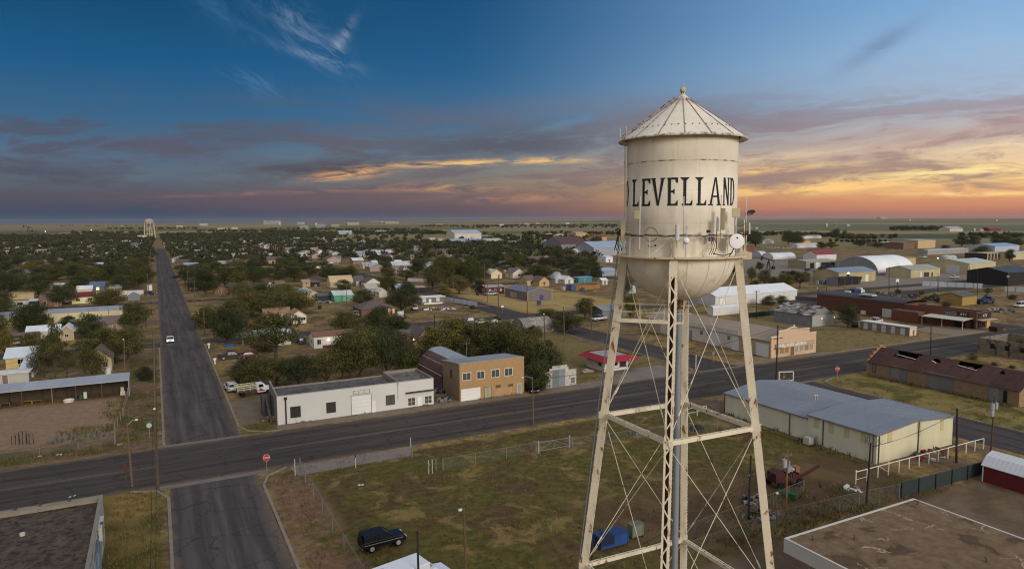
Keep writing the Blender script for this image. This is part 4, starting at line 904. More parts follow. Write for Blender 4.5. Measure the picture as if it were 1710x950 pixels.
b.part('loose_sheet', mb, MAT((190, 186, 180), var=.2), r)
for px in ((1486, 612, 1514.5, 635), (1546.5, 624, 1593, 652), (1650, 646, 1681, 672)): b.holeX('sliding_door', x0, px, MAT((112, 112, 110), 'ribs', per=.5, var=.3, sc=1.2), None, z0=.05, proud=.08)
b.holeX('window', x0, (1457, 608, 1462.5, 621), MAT((112, 106, 98), var=.3), FRAMED)
mb = MB(); mb.box(x0-.12, 63.3, .3, x0-.085, 63.9, 2.4); b.part('door_gap', mb, BLACK)
# --- flat roofed building with canopy near the tower
b = Bld('flat_roof_building', 'low white edged building with a broad stained tan flat roof', 'building', 47, 40, 'the stained tan flat roof')
mb = MB(); mb.box(47, 12, 3.25, 47.2, 40, 4.5); mb.box(47.2, 39.8, 3.25, 65, 40, 4.5); mb.box(64.8, 12, 3.25, 65, 39.8, 4.5); b.part('fascia', mb, MAT((190, 186, 180), var=.12, sc=.6, dirt=((150, 120, 90), .64, .72)))
def tan_roof():
    m = bpy.data.materials.new('tan_roof_coating'); m.use_nodes = True; T = NT(m.node_tree); p = T.n['Principled BSDF']
    tc = T.n.new('ShaderNodeTexCoord').outputs['Object']; x, y, z = T.xyz(tc)
    n1 = T.noise(tc, .22, 6, .6, .5); n2 = T.noise(tc, 1.1, 5, .65); n3 = T.noise(tc, 8, 3, .6)
    c = T.mix(T.sm(n2, .3, .7), lin((104, 86, 66)), lin((128, 107, 83)))
    c = T.mix(T.m('MULTIPLY', T.sm(n1, .46, .58), .5), c, lin((100, 82, 62)))
    ring = T.m('ABSOLUTE', T.m('SUBTRACT', n1, .60)); c = T.mix(T.m('MULTIPLY', T.sm(ring, .035, .004), .55), c, lin((58, 48, 40)))
    c = T.mix(T.m('MULTIPLY', T.sm(n1, .56, .66), .65), c, lin((74, 61, 48)))
    v = T.n.new('ShaderNodeTexVoronoi'); v.feature = 'DISTANCE_TO_EDGE'; v.inputs['Scale'].default_value = .22
    T.l.new(T.vec(T.m('ADD', x, T.m('MULTIPLY', n2, 2.5)), T.m('ADD', y, T.m('MULTIPLY', n1, 9.0)), 0.0), v.inputs['Vector'])
    ln = T.m('MULTIPLY', T.sm(v.outputs[0], .018, .008), T.sm(T.noise(tc, .35, 3, .5), .5, .56)); c = T.mix(T.m('MULTIPLY', ln, .75), c, lin((176, 158, 130)))
    c = T.mix(T.m('MULTIPLY', T.sm(n3, .5, .8), .2), c, lin((90, 76, 60)))
    T.l.new(c, p.inputs['Base Color']); p.inputs['Roughness'].default_value = .9; p.inputs['Specular IOR Level'].default_value = .1; return m
mb = MB(); mb.box(47.21, 12, 4.2, 64.79, 39.79, 4.44); b.part('roof', mb, tan_roof())
mb = MB(); mb.box(50, 12, 0, 62, 36.5, 4.19); b.part('wall', mb, MAT((170, 160, 148), 'block', var=.15))
for q in (39, 33): mb = MB(); mb.tube([(47.9, q-1, 0), (47.9, q-1, 3.3)], .09, 8); b.part('post', mb, MAT((160, 160, 160)))
for (x, y) in ((49.0, 38.6), (64.0, 38.9), (52.2, 37.0), (58, 29.5)):
    mb = MB(); mb.tube([(x, y, 4.42), (x, y, 4.75)], .09, 8); mb.tube([(x, y, 4.75), (x, y, 4.84)], [.19, .13], 8); b.part('roof_vent', mb, MAT((96, 88, 80)))
# --- red shed with white roof at the right edge
b = Bld('red_shed', 'dark red shed with a rounded white roof beside the green screen fence', 'shed', 87.8, 45.8, 'the dark red shed')
mb = MB(); mb.box(87.9, 36.5, 0, 92.0, 45.8, 2.1); b.part('wall', mb, MAT((112, 26, 30), 'ribs', per=.3, var=.12))
roof_over(b, 87.9, 36.5, 4.1, 9.3, 'gambrel', 2.1, 1.3, 'y', MAT((196, 200, 204), 'riby', per=.5, var=.08, rough=.5), .15, .07)
mb = MB(); mb.prism([(87.9, 2.1), (88.72, 2.96), (89.95, 3.4), (91.18, 2.96), (92, 2.1)], 45.78, 45.9, 'y'); b.part('gable', mb, MAT((196, 196, 194)))
mb = MB()
for y in (36.5, 45.7): mb.box(87.86, y, 0, 87.95, y+.12, 2.1)
b.part('corner_trim', mb, WHITE)
# --- near left building: dark flat roof, white graffitied wall
b = Bld('flat_roof_building', 'dark tarred flat roof building with a peeling white east wall', 'building', -5.9, 78.7, 'the dark flat roof building')
mb = MB(); mb.box(-6.12, 45, 0, -5.9, 78.7, 4.5); b.part('wall', mb, MAT((186, 182, 172), var=.25, sc=.8, dirt=((92, 88, 80), .50, .62)))
mb = MB(); mb.box(-30, 78.35, 0, -6.12, 78.7, 4.5); b.part('wall', mb, MAT((136, 126, 110), 'block', var=.2))
mb = MB(); mb.box(-30, 78.2, 4.503, -5.86, 78.74, 4.62); mb.box(-6.2, 45, 4.503, -5.86, 78.2, 4.60); cp = b.part('coping', mb, MAT((126, 118, 106), var=.25, sc=1.2))
mb = MB()
for x in (-8.8, -11.2, -13.2, -15.2, -17.6): mb = MB(); mb.box(x, 78.25, 4.63, x+.18, 78.8, 4.85); b.part('coping_joint', mb, MAT((70, 62, 56)), cp)
mb = MB(); mb.box(-30, 45, 3.8, -6.13, 78.34, 4.05); b.part('roof', mb, MAT((80, 66, 54), var=.8, sc=1.1, dirt=((44, 36, 30), .46, .60)))
mb = MB(); mb.tube([(-5.7, 66.4, 2.2), (-5.75, 67.0, 3.6), (-5.8, 69.2, 3.9)], .07, 6); mb.tube([(-5.78, 71, .2), (-5.78, 71, 4.2)], .05, 6); b.part('pipe', mb, MAT((70, 100, 128)))
mb = MB(); mb.box(-5.895, 62, .4, -5.87, 66, 1.6); b.part('painted_patch', mb, MAT((66, 62, 58), var=.5, sc=3, dirt=((60, 110, 160), .56, .6)))
mb = MB(); mb.box(-5.9, 70.5, 3.2, -5.5, 73.5, 4.4); b.part('wall_box', mb, MAT((170, 166, 156), var=.3, dirt=((70, 66, 60), .5, .6)))
mb = MB(); mb.tube([(-11.8, 73, 4.05), (-11.8, 73, 4.3)], .22, 10); b.part('roof_drain', mb, MAT((176, 172, 164)))
# --- long open shed in the dirt yard
b = Bld('open_shed', 'long open fronted shed with a pale sheet metal roof along the dirt yard', 'shed', -5.5, 143.6, 'the long open shed')
mb = MB(); mb.prism([(143.3, 2.85), (143.3, 2.97), (148.6, 3.37), (148.6, 3.25)], -60, -5.4, 'x'); b.part('roof', mb, MAT((158, 164, 172), 'ribx', per=.6, var=.14, rough=.5, metal=.2, sc=.3))
mb = MB(); mb.box(-60, 148.3, 0, -5.6, 148.5, 3.22); b.part('back_wall', mb, MAT((70, 57, 42), 'siding', per=1.2, var=.3))
mb = MB(); mb.prism([(143.4, 0), (143.4, 2.83), (148.5, 3.2), (148.5, 0)], -5.62, -5.45, 'x'); b.part('end_wall', mb, MAT((140, 142, 142), 'ribs', per=.3, var=.2))
for k, x in enumerate((-10, -14, -17.6, -22, -26.5, -31)):
    mb = MB(); mb.box(x, 144.0, 0, x+.2, 144.2, 2.9); b.part('post', mb, MAT((124, 94, 58) if k in (2,) else (76, 62, 48), var=.3))
for x in (-8.5, -12, -15.8, -19.5, -24.5): mb = MB(); mb.box(x, 147.9, 0, x+.16, 148.28, 3.1); b.part('stud', mb, MAT((58, 48, 40)))
# things under the shed
mb = MB(); mb.tube([(-12.6, 145.2, 0), (-12.6, 145.2, 1.15)], .3, 12); tag(mb.build('barrel', MAT((206, 204, 196))), 'white barrel standing upright under the long open shed', 'barrel')
mb = MB(); mb.tube([(-13.3, 145.5, 0), (-13.3, 145.5, .7)], .35, 12); tag(mb.build('barrel', MAT((44, 92, 70))), 'low green tub left of the white barrel under the open shed', 'tub')
mb = MB(); mb.lathe([(.05, .08), (.7, .08), (.85, .42), (.9, .42), (.78, .0), (.05, 0)], 16, (-15.0, 143.6)); tag(mb.build('bath_tub', MAT((200, 198, 188))), 'shallow white basin lying in the dirt in front of the open shed', 'basin')
mb = MB(); mb.box(-7.0, 144.2, 0, -6.2, 145.0, .8); mb.box(-6.9, 144.3, .8, -6.4, 144.8, 1.5); tag(mb.build('feed_box', MAT((190, 180, 150), var=.3)), 'small pale stack of boxes at the right end of the open shed', 'box')
for i, (x, y, c) in enumerate(((-22.0, 144.8, (150, 110, 50)), (-25.2, 144.9, (110, 94, 66)), (-20.6, 144.6, (120, 100, 70)))):
    mb = MB(); mb.box(x, y, .6, x+1.4, y+.7, .68)
    for a in (x+.05, x+1.3): mb.box(a, y+.05, 0, a+.07, y+.65, .6)
    tag(mb.build('trestle', MAT(c, var=.3)), ('yellowish wooden trestle', 'plain brown wooden trestle', 'short tan wooden trestle')[i]+' among the clutter under the open shed', 'trestle')
# ---------------------------------------------------------------- sheds and houses from a few numbers
LASTH = None
def house(label, lm, p0, p1, depth, eave, rise, axis='x', kind='gable', wall=(200, 190, 170), roof=(110, 96, 86), wins='auto', name='house', cat='house', wpat='siding', rpat='shingle',
          ov=.35, door=True, group=None, chim=False, porch=None, wcol=None, doorc=(120, 100, 84), lit=None):
    a, c = G(*p0), G(*p1); x0, x1, y = a.x, c.x, (a.y+c.y)/2; w = max(x1-x0, 2.0); d = depth
    global LASTH
    if name == 'house_wing' and LASTH: B = LASTH
    else: B = Bld(name, label, cat, x0+w/2, y+d/2, lm, group); LASTH = B
    wm = MAT(wall, wpat, var=.12, sc=.6); rp = {'rib': 'ribx' if axis == 'x' else 'riby'}.get(rpat, rpat)
    rm = MAT(roof, rp, var=.16, sc=.5, per=.6, rough=.55 if rpat == 'rib' else .85)
    if kind == 'flat':
        mb = MB(); mb.box(x0, y, 0, x0+w, y+d, eave); B.part('wall', mb, wm); mb = MB(); mb.box(x0-ov, y-ov, eave+.01, x0+w+ov, y+d+ov, eave+.2); B.part('roof', mb, rm)
    else:
        shell_walls(B, x0, y, w, d, kind, eave, rise, axis, wm); roof_over(B, x0, y, w, d, kind, eave, rise, axis, rm, ov)
    fr = FRAMEW; g = wcol and MAT(wcol, var=.2) or GLASS
    if wins == 'auto':
        n = max(1, int(w/3.2)); ws = [((i+.5)/n, .9, 1.1) for i in range(n)]
    else: ws = wins or []
    for i, (u, ww, hh) in enumerate(ws):
        if door and wins == 'auto' and i == n//2 and n > 1: continue
        zz = min(eave*.42, 1.0); mt = g
        if lit is not None and i == lit: mt = MAT((255, 190, 96), emit=2.0, var=.0)
        B.hole('window', 'y', y, x0+w*u-ww/2, x0+w*u+ww/2, zz, min(zz+hh, eave-.15), mt, fr, (2, 1))
    if door:
        u = .5 if wins != 'auto' or n == 1 else ((n//2)+.5)/n
        if wins != 'auto': u = door if isinstance(door, float) else .5
        B.hole('door', 'y', y, x0+w*u-.45, x0+w*u+.45, .12, min(2.05, eave-.1), MAT(doorc), fr)
    if d > 3: B.hole('window', 'x', x0, y+d*.35, y+d*.35+.9, min(eave*.42, 1.0), min(min(eave*.42, 1.0)+1.0, eave-.15), g, fr)
    if chim: mb = MB(); mb.box(x0+w*.6, y+d*.5, eave+.2, x0+w*.6+.5, y+d*.5+.5, eave+rise+.7); B.part('chimney', mb, MAT((120, 80, 64), 'brick'))
    if porch:
        u0, u1, pd = porch; mb = MB(); mb.box(x0+w*u0, y-pd, eave-.35, x0+w*u1, y-.01, eave-.22); pr = B.part('porch_roof', mb, rm)
        mb = MB()
        for u in (u0+.02, u1-.02): mb.box(x0+w*u-.06, y-pd+.05, 0, x0+w*u+.06, y-pd+.17, eave-.36)
        B.part('porch_post', mb, WHITE, pr)
    return B
W_, CR, TN, GY = (212, 208, 198), (206, 194, 154), (180, 156, 120), (140, 138, 136)
MET = dict(wpat='ribs', rpat='rib', name='shed', cat='shed')
# left of the long street
B = house('small pale yellow house with a maroon roof and white door', 'the yellow house with maroon roof', (120.7, 507.2), (157.9, 506.2), 6, 2.7, 1.5, wall=(222, 212, 140), roof=(112, 36, 44), wins=[(.27, 1.3, .9), (.80, 1.3, 1.1)], wcol=(90, 50, 44), door=.56, doorc=(210, 206, 200))
B = house('long cream metal storage building with a blue grey roof and six dark seams', 'the long cream storage building', (79, 541), (205, 532.5), 7.5, 3.2, .9, wall=(196, 184, 140), roof=(134, 138, 150), wins=[], door=False, name='storage_building', cat='storage building', wpat='ribs', rpat='rib', ov=.15)
for q in range(1, 6): mb = MB(); xx = B.x-16+q*5.6; y0 = B.y-3.75; mb.box(xx, y0-.05, .05, xx+.14, y0-.002, 3.1); B.part('downpipe', mb, FRAMED)
B = house('second cream metal storage building cut off by the left edge of the photo', 'the left edge storage building', (-60, 550), (27, 545), 7.5, 3.2, .9, wall=(190, 180, 138), roof=(112, 114, 124), wins=[], door=False, name='storage_building', cat='storage building', wpat='ribs', rpat='rib', ov=.15)
house('white roofed house whose tan gable faces the street behind the pine', 'the white roofed tan gable house', (100, 569.5), (124, 568), 7, 2.6, 1.4, 'y', wall=(176, 152, 116), roof=(206, 212, 218), rpat='rib', wins=[(.5, .8, .8)], door=False)
house('long low white roofed wing left of the tan gable house', None, (46, 568), (99, 566), 6, 2.3, 1.2, wall=(196, 186, 160), roof=(200, 208, 216), rpat='rib', name='house_wing', cat='house')
b = Bld('carport', 'brown roofed open carport with white posts at the left side', 'carport', G(18, 576).x, G(18, 576).y, 'the brown carport')
x0, y0 = b.x, b.y; mb = MB(); mb.box(x0-.2, y0, 2.3, x0+6, y0+5, 2.5); b.part('roof', mb, MAT((112, 92, 80), 'shingle'))
for q in (0, 2.9, 5.8): mb = MB(); mb.box(x0+q-.07, y0+.1, 0, x0+q+.07, y0+.24, 2.3); b.part('post', mb, WHITE)
mb = MB(); mb.box(x0-.1, y0+4.8, 0, x0+6, y0+4.95, 2.3); b.part('back_wall', mb, MAT((140, 124, 104), 'siding'))
house('brown gabled house between the storage building and the round dark trees', 'the brown gabled house', (150, 556), (206, 553), 8, 2.5, 1.7, 'x', wall=(150, 128, 98), roof=(108, 92, 90), chim=False)
house('brown roofed tan house right behind the long open shed', 'the brown roofed house behind the open shed', (146, 622), (187, 619.5), 8, 2.8, 2.0, 'y', wall=(196, 170, 124), roof=(104, 84, 74), wins=[(.75, .8, 1.0)], door=False)
mb = MB(); p = G(181, 628); mb.tube([(p.x, p.y, 0), (p.x, p.y, 1.9)], .55, 14); tag(mb.build('water_tank', MAT((206, 206, 202))), 'upright white tank behind the right end of the open shed', 'tank')
house('yellow walled house with a broad pale metal roof at lower left', 'the pale metal roofed yellow house', (11, 616), (60, 613.5), 8.5, 2.5, 1.5, wall=(196, 172, 104), roof=(186, 200, 208), rpat='rib', doorc=(110, 90, 60))
B = house('little white shed with a bright lamp beneath its eave', 'the white shed with a lamp', (37, 631.5), (56, 630), 5.5, 2.1, .8, 'x', 'mono', wall=(204, 198, 184), roof=(190, 200, 208), rpat='rib', wins=[], door=False, name='shed', cat='shed')
mb = MB(); mb.ball((B.x-.1, B.y-2.95, 1.75), .16, 10); mb.tube([(B.x-.1, B.y-2.95, 1.8), (B.x-.1, B.y-2.72, 1.9)], .03, 5); B.part('lamp', mb, LAMPW)
house('flat white roofed trailer behind the left end of the open shed', None, (-30, 646), (48, 641), 3, 2.3, 0, 'x', 'flat', wall=(176, 172, 160), roof=(200, 204, 206), rpat=None, name='trailer', cat='trailer', wins=[])
house('blue grey house with one brightly lit window', 'the blue grey house', (151, 488.5), (175, 487), 7, 2.7, 1.8, 'x', wall=(84, 100, 122), roof=(74, 96, 134), wins=[(.52, 1.1, 1.2)], door=False, lit=0)
house('cream shed with a clean white roof behind the yellow house', None, (129, 491), (154, 490), 5, 2.1, 1.3, wall=(198, 184, 152), roof=(206, 208, 210), rpat='rib', **{k: v for k, v in MET.items() if k != 'rpat'}, wins=[], door=False)
house('small wooden cabin with a pale grey roof', None, (184, 487.5), (203, 486.8), 4.5, 1.9, 1.2, wall=(132, 96, 64), roof=(150, 150, 150), rpat='rib', name='cabin', cat='cabin', wins=[])
house('grey shed with white gabled roof beside the long street', 'the grey white roofed shed', (214, 502), (234, 501.3), 5, 2.3, 1.3, 'y', wall=(112, 120, 124), roof=(214, 216, 220), rpat='rib', name='shed', cat='shed', wins=[], door=False, wpat='ribs')
house('long white topped mobile home among dark trees', None, (84, 484), (115, 483), 4, 2.4, .4, wall=(190, 188, 182), roof=(202, 206, 210), rpat='rib', name='mobile_home', cat='mobile home')
house('flat tan walled building behind a white board fence', 'the tan walled building', (15, 500.5), (56, 499.5), 6, 2.5, .1, 'x', 'flat', wall=(182, 158, 110), roof=(150, 136, 104), rpat=None, wins=[], door=False, name='workshop', cat='workshop')
house('brown brick bungalow with dark windows', 'the brown bungalow', (67, 512), (103, 511), 7, 2.5, 1.5, wall=(128, 92, 64), roof=(112, 88, 66), wpat='brick')
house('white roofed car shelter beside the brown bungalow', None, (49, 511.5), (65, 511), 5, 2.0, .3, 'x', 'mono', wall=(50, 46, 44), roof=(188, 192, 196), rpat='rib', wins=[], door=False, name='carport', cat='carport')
house('long low cream ranch house far off with porch', 'the long cream ranch house', (42, 424), (84, 424), 9, 2.8, 1.6, wall=(204, 190, 162), roof=(150, 132, 112))
house('pale roofed red brick house at the far left edge', None, (-6, 426), (13, 426), 9, 2.8, 1.6, wall=(150, 110, 84), roof=(170, 150, 126), wpat='brick')
house('bluish white roofed house among the far left trees', None, (114, 417), (139, 417), 9, 2.9, 1.8, wall=(196, 190, 180), roof=(160, 164, 172), rpat='rib')
house('dark roofed low house in the left trees', None, (46, 455), (68, 455), 8, 2.6, 1.6, wall=(96, 88, 82), roof=(60, 58, 64))
house('grey roofed house with a white front among left trees', None, (32, 465), (65, 464), 8, 2.6, 1.8, 'x', wall=(196, 190, 178), roof=(100, 98, 98))
house('tan block building by the far water tower', None, (209, 401), (223, 401), 20, 6, .4, 'x', 'flat', wall=(186, 172, 146), roof=(150, 142, 128), rpat=None, wins=[], door=False, name='depot', cat='depot')
house('larger cream depot just left of the far water tower', 'the cream depot', (230, 401), (245.5, 401), 22, 8, .5, 'x', 'flat', wall=(196, 184, 156), roof=(156, 148, 132), rpat=None, wins=[], door=False, name='depot', cat='depot')
# just right of the long street
house('brown timber fronted house with dark porch', 'the brown timber house', (358, 492), (378, 491), 7, 2.6, 1.6, 'y', wall=(134, 92, 58), roof=(78, 68, 66), wins=[(.5, 1.2, 1.0)], doorc=(60, 40, 34))
house('grey walled house with a dark grey roof', None, (384, 492.5), (419, 491), 7, 2.6, 1.5, wall=(98, 92, 94), roof=(78, 78, 86), wins=[(.3, .8, .8)], door=False)
house('white gabled house with a wide brown roof', 'the white brown roofed house', (441, 488.5), (461, 487.5), 8, 2.7, 2.0, 'y', wall=(206, 198, 180), roof=(112, 92, 78), wins=[(.5, 1.2, 1.1)], door=False)
house('low brown roofed wing beside the white gabled house', None, (461.5, 485), (476, 484.5), 7, 2.6, 1.6, wall=(196, 186, 166), roof=(112, 92, 78), name='house_wing', cat='house')
house('pink cream gabled house with a pale blue metal roof', 'the pale blue roofed house', (501, 501.5), (531, 500), 9, 2.6, 1.9, 'y', wall=(206, 184, 158), roof=(168, 186, 204), rpat='rib', wins=[(.7, .7, .8)], door=False)
house('mint green house with a pale metal roof', 'the mint green house', (558, 504.5), (571, 504), 8.5, 2.7, 1.4, 'x', wall=(84, 168, 122), roof=(178, 188, 184), rpat='rib', wins=[], door=False)
house('mint green wing of the green house under the same pale roof', None, (571.3, 503.5), (590, 503), 8, 2.6, 1.4, 'x', wall=(110, 168, 140), roof=(180, 190, 186), rpat='rib', wins=[(.5, .8, .8)], door=False, name='house_wing', cat='house')
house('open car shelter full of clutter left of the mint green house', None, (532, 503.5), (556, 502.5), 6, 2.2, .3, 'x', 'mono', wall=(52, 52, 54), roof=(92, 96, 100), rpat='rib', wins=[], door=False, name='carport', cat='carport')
house('cream barn shaped house with a tan gambrel roof', 'the cream gambrel house', (551, 480.5), (590, 479.5), 7, 2.8, 2.6, 'x', 'gambrel', wall=(212, 192, 142), roof=(186, 160, 122), rpat=None, wins=[], door=False)
house('white house with a dark roof and a brown garage door', 'the dark roofed garage house', (611, 481), (636, 480), 8, 2.6, 2.0, 'y', wall=(218, 206, 184), roof=(92, 84, 82), wins=[], door=.3, doorc=(98, 78, 62))
house('dark roofed left half of the garage house', None, (593, 477), (610.5, 477.5), 8, 2.6, 1.9, 'x', wall=(190, 184, 172), roof=(92, 84, 82), name='house_wing', cat='house')
house('grey white house with a stained pale roof', 'the stained pale roofed house', (612, 492), (632, 491.5), 9, 2.6, 1.8, 'x', wall=(176, 172, 166), roof=(168, 162, 150), wins=[(.3, .8, .9)], door=.7)
house('small white gabled annex right of the stained pale roofed house', None, (633, 496.5), (647, 496), 6, 2.3, 1.3, 'y', wall=(204, 198, 186), roof=(190, 188, 180), wins=[], door=False, name='house_wing', cat='annex')
house('low house with a light blue metal roof', 'the light blue roofed house', (661, 488), (684, 487), 7, 2.2, 1.3, 'x', wall=(104, 112, 120), roof=(158, 174, 190), rpat='rib', wins=[], door=.5)
B = house('long flat white topped mobile home with dark wall panels', 'the white topped mobile home', (704, 509), (743, 506.5), 5, 2.6, .2, 'x', 'flat', wall=(120, 112, 106), roof=(214, 214, 212), rpat=None, wins=[(.12, 1.2, 1.4), (.7, 1.2, 1.5)], door=.36, doorc=(226, 222, 214), name='mobile_home', cat='mobile home', wcol=(200, 196, 188))
mb = MB(); x0, y0 = B.x, B.y-2.5; mb.box(x0-3.7, y0-.06, .02, x0+3.7, y0-.01, .55); B.part('skirting', mb, WHITE)
b = Bld('carport', 'flat beige carport with dark red trim behind the white topped mobile home', 'carport', G(686, 489).x, G(686, 489).y)
x0, y0 = b.x, b.y; mb = MB(); mb.box(x0, y0, 2.2, x0+7, y0+5, 2.4); b.part('roof', mb, MAT((190, 160, 128)))
for q in (.1, 3.5, 6.8): mb = MB(); mb.box(x0+q, y0+.1, 0, x0+q+.12, y0+.22, 2.2); b.part('post', mb, MAT((120, 60, 48)))
B = house('brown hip roofed brick house with two glowing yellow windows', 'the brown hip roofed house', (604, 531), (660, 527), 11, 2.7, 2.3, 'x', 'hip', wall=(112, 82, 64), roof=(96, 80, 78), wins=[(.82, .6, 1.4), (.95, .6, 1.4)], wpat='brick', door=.88, doorc=(96, 60, 40), wcol=(236, 178, 60))
mb = MB(); a, c = G(664, 531), G(675.5, 530.5); mb.box(a.x, a.y, .1, c.x, a.y+.15, 2.2); tag(mb.build('notice_board', MAT((196, 198, 190), var=.25, dirt=((110, 140, 130), .5, .56))), 'large pale board standing right of the brown hip roofed house', 'board')
B = house('tan roofed house with a white gabled porch front and dark windows', 'the tan gabled porch house', (487, 541), (512, 539.5), 7, 2.6, 1.5, 'y', wall=(218, 206, 186), roof=(150, 114, 84), wins=[(.22, 1.6, .9), (.78, 1.4, .9)], door=.5, doorc=(44, 38, 36))
house('long tan roofed part of the porch house', None, (441, 536), (486.5, 535), 7, 2.4, 1.4, 'x', wall=(196, 172, 142), roof=(150, 114, 84), name='house_wing', cat='house')
B = house('white mobile home with a rusty brown roof, red skirting and porch lamp', 'the brown roofed mobile home', (523, 581), (597, 577), 5.5, 2.9, .9, 'x', wall=(210, 206, 198), roof=(124, 84, 62), wins=[(.12, .9, 1.2), (.72, .9, 1.2)], door=.4, doorc=(220, 216, 210), name='mobile_home', cat='mobile home', ov=.2)
x0, y0 = B.x-6, B.y-2.75
mb = MB(); mb.box(B.x-3.2, y0-.1, .03, B.x+6.5, y0-.02, .65); B.part('skirting', mb, MAT((96, 34, 38)))
mb = MB(); mb.ball((B.x-1.7, y0-.25, 2.0), .13, 10); mb.tube([(B.x-1.7, y0-.25, 2.05), (B.x-1.7, y0, 2.15)], .03, 5); B.part('lamp', mb, LAMPW)
house('low pale house with a light blue white roof behind a see-through tree', 'the pale house behind the see-through tree', (428, 579), (487, 575.5), 8, 2.5, 1.3, 'x', wall=(190, 186, 180), roof=(178, 192, 206), rpat='rib')
b = Bld('carport', 'thin grey carport on white posts at the street side of the pale house', 'carport', G(405, 577).x, G(405, 577).y)
x0, y0 = b.x, b.y; mb = MB(); mb.box(x0, y0, 2.2, x0+4.2, y0+7, 2.32); b.part('roof', mb, MAT((150, 154, 160), 'riby', per=.5))
for q in (.1, 4.0): mb = MB(); mb.box(x0+q, y0+.1, 0, x0+q+.1, y0+.2, 2.2); b.part('post', mb, WHITE)
B = house('yellow house with a grey brown roof and a lit porch lamp', 'the yellow house with porch lamp', (699, 582), (720, 579), 9, 2.7, 1.9, 'y', wall=(212, 190, 126), roof=(98, 88, 84), wins=[], door=False)
mb = MB(); q = G(691, 581); mb.ball((q.x, q.y, 2.1), .14, 10); mb.tube([(q.x, q.y, 2.15), (B.x-2.4, q.y+.3, 2.3)], .03, 5); B.part('lamp', mb, MAT((255, 214, 120), emit=14.0, var=0))
house('low dark roofed wing left of the yellow porch lamp house', None, (668, 578), (698, 577), 7, 2.4, 1.2, 'x', wall=(150, 124, 92), roof=(98, 88, 84), name='house_wing', cat='house', wins=[])
house('tiny white hut in the grass between two trees', None, (395, 547), (408.5, 546), 3, 1.9, .1, 'x', 'flat', wall=(212, 206, 190), roof=(180, 176, 166), rpat=None, wins=[], door=False, name='hut', cat='hut')
# arched rusty shed
a, c = G(876, 558), G(934, 556); b = Bld('arched_shed', 'rusty corrugated arched shed standing in weeds', 'shed', a.x, a.y, 'the rusty arched shed')
RUSTY = MAT((140, 134, 128), 'ribx', per=.5, var=.45, sc=.9, dirt=((112, 88, 72), .5, .62))
shell_walls(b, a.x, a.y, c.x-a.x, 8, 'arch', .3, 3.6, 'x', MAT((126, 122, 116), 'ribs', per=.4, var=.3)); roof_over(b, a.x, a.y, c.x-a.x, 8, 'arch', .3, 3.6, 'x', RUSTY, .05, .08)
# grey hall with purple panels
b = Bld('hall', 'dark grey metal hall with purple square signs on its end wall', 'hall', 128.6, 235.2, 'the grey metal hall')
shell_walls(b, 128.6, 235.2, 11, 19.5, 'gable', 3.4, 1.5, 'y', MAT((112, 104, 102), 'ribs', per=.4, var=.06)); roof_over(b, 128.6, 235.2, 11, 19.5, 'gable', 3.4, 1.5, 'y', MAT((120, 122, 132), 'riby', per=.6, rough=.5, metal=.3, var=.08), .2, .1)
mb = MB()
for x in (128.5, 139.5): mb.box(x, 235.05, 0, x+.2, 235.19, 3.4)
mb.beam((128.4, 235.1, 3.45), (134.1, 235.1, 4.98), .14, .2); mb.beam((139.8, 235.1, 3.45), (134.1, 235.1, 4.98), .14, .2); b.part('trim', mb, MAT((190, 168, 132)))
b.holeY('sign_panel', 235.2, (901, 492.5, 907.5, 500.5), MAT((78, 52, 130)), None, proud=.05)
for px in ((853, 487.5, 854.6, 495), (856, 488.3, 857.6, 495.8), (860, 489, 861.8, 497)): b.holeX('window', 128.6, px, MAT((150, 144, 140)), FRAMEW)
mb = MB(); p = G(900, 511); mb.box(p.x-.9, p.y, .4, p.x+.9, p.y+.1, 2.0); mb.box(p.x-.8, p.y, 0, p.x-.7, p.y+.1, .4); mb.box(p.x+.7, p.y, 0, p.x+.8, p.y+.1, .4); tag(mb.build('sign', MAT((58, 50, 104))), 'purple square sign on short posts in front of the grey hall', 'sign')
house('dark red timber building with white roof edges', 'the dark red timber building', (812, 491.5), (842, 489.5), 7, 2.9, .7, 'x', wall=(98, 48, 46), roof=(150, 140, 140), rpat='rib', wins=[(.2, .8, 1.0), (.5, .8, 1.0), (.8, .8, 1.0)], wcol=(190, 180, 176))
house('tan house with a long grey brown roof and garage', 'the tan grey brown roofed house', (879, 477), (896, 476.5), 8, 2.6, 2.0, 'x', wall=(196, 160, 108), roof=(104, 88, 80))
house('tan gable end right of the grey brown roofed house', None, (901, 478.5), (917, 477.5), 8, 2.6, 2.0, 'y', wall=(196, 156, 104), roof=(104, 88, 80), name='house_wing', cat='house')
house('white house with a steep white gable', 'the white steep gabled house', (927, 473), (941, 472.5), 8, 2.8, 2.6, 'y', wall=(176, 178, 180), roof=(190, 194, 198), rpat='rib', wins=[], door=False)
house('low white porch part right of the steep gabled house', None, (942, 474), (959, 473.5), 6, 2.2, 1.5, 'y', wall=(204, 200, 192), roof=(206, 208, 208), rpat='rib', name='house_wing', cat='house', wins=[])
house('teal blue mobile home', 'the teal mobile home', (965, 472.5), (989, 471.5), 5, 2.6, .3, 'x', 'flat', wall=(58, 128, 150), roof=(104, 160, 178), rpat=None, name='mobile_home', cat='mobile home', wins=[(.4, .8, .8)])
house('small white sided hut right of the orange board fence', None, (1005.5, 476), (1015, 475.6), 4, 2.2, 1.0, 'x', wall=(206, 190, 170), roof=(214, 212, 206), rpat='rib', name='hut', cat='hut', wins=[])
house('white gabled house with an arched looking front', 'the white arch gabled house', (856, 465), (878, 464), 9, 2.8, 2.4, 'y', wall=(220, 208, 190), roof=(110, 100, 96), wins=[(.5, 1.2, 1.3)], door=False)
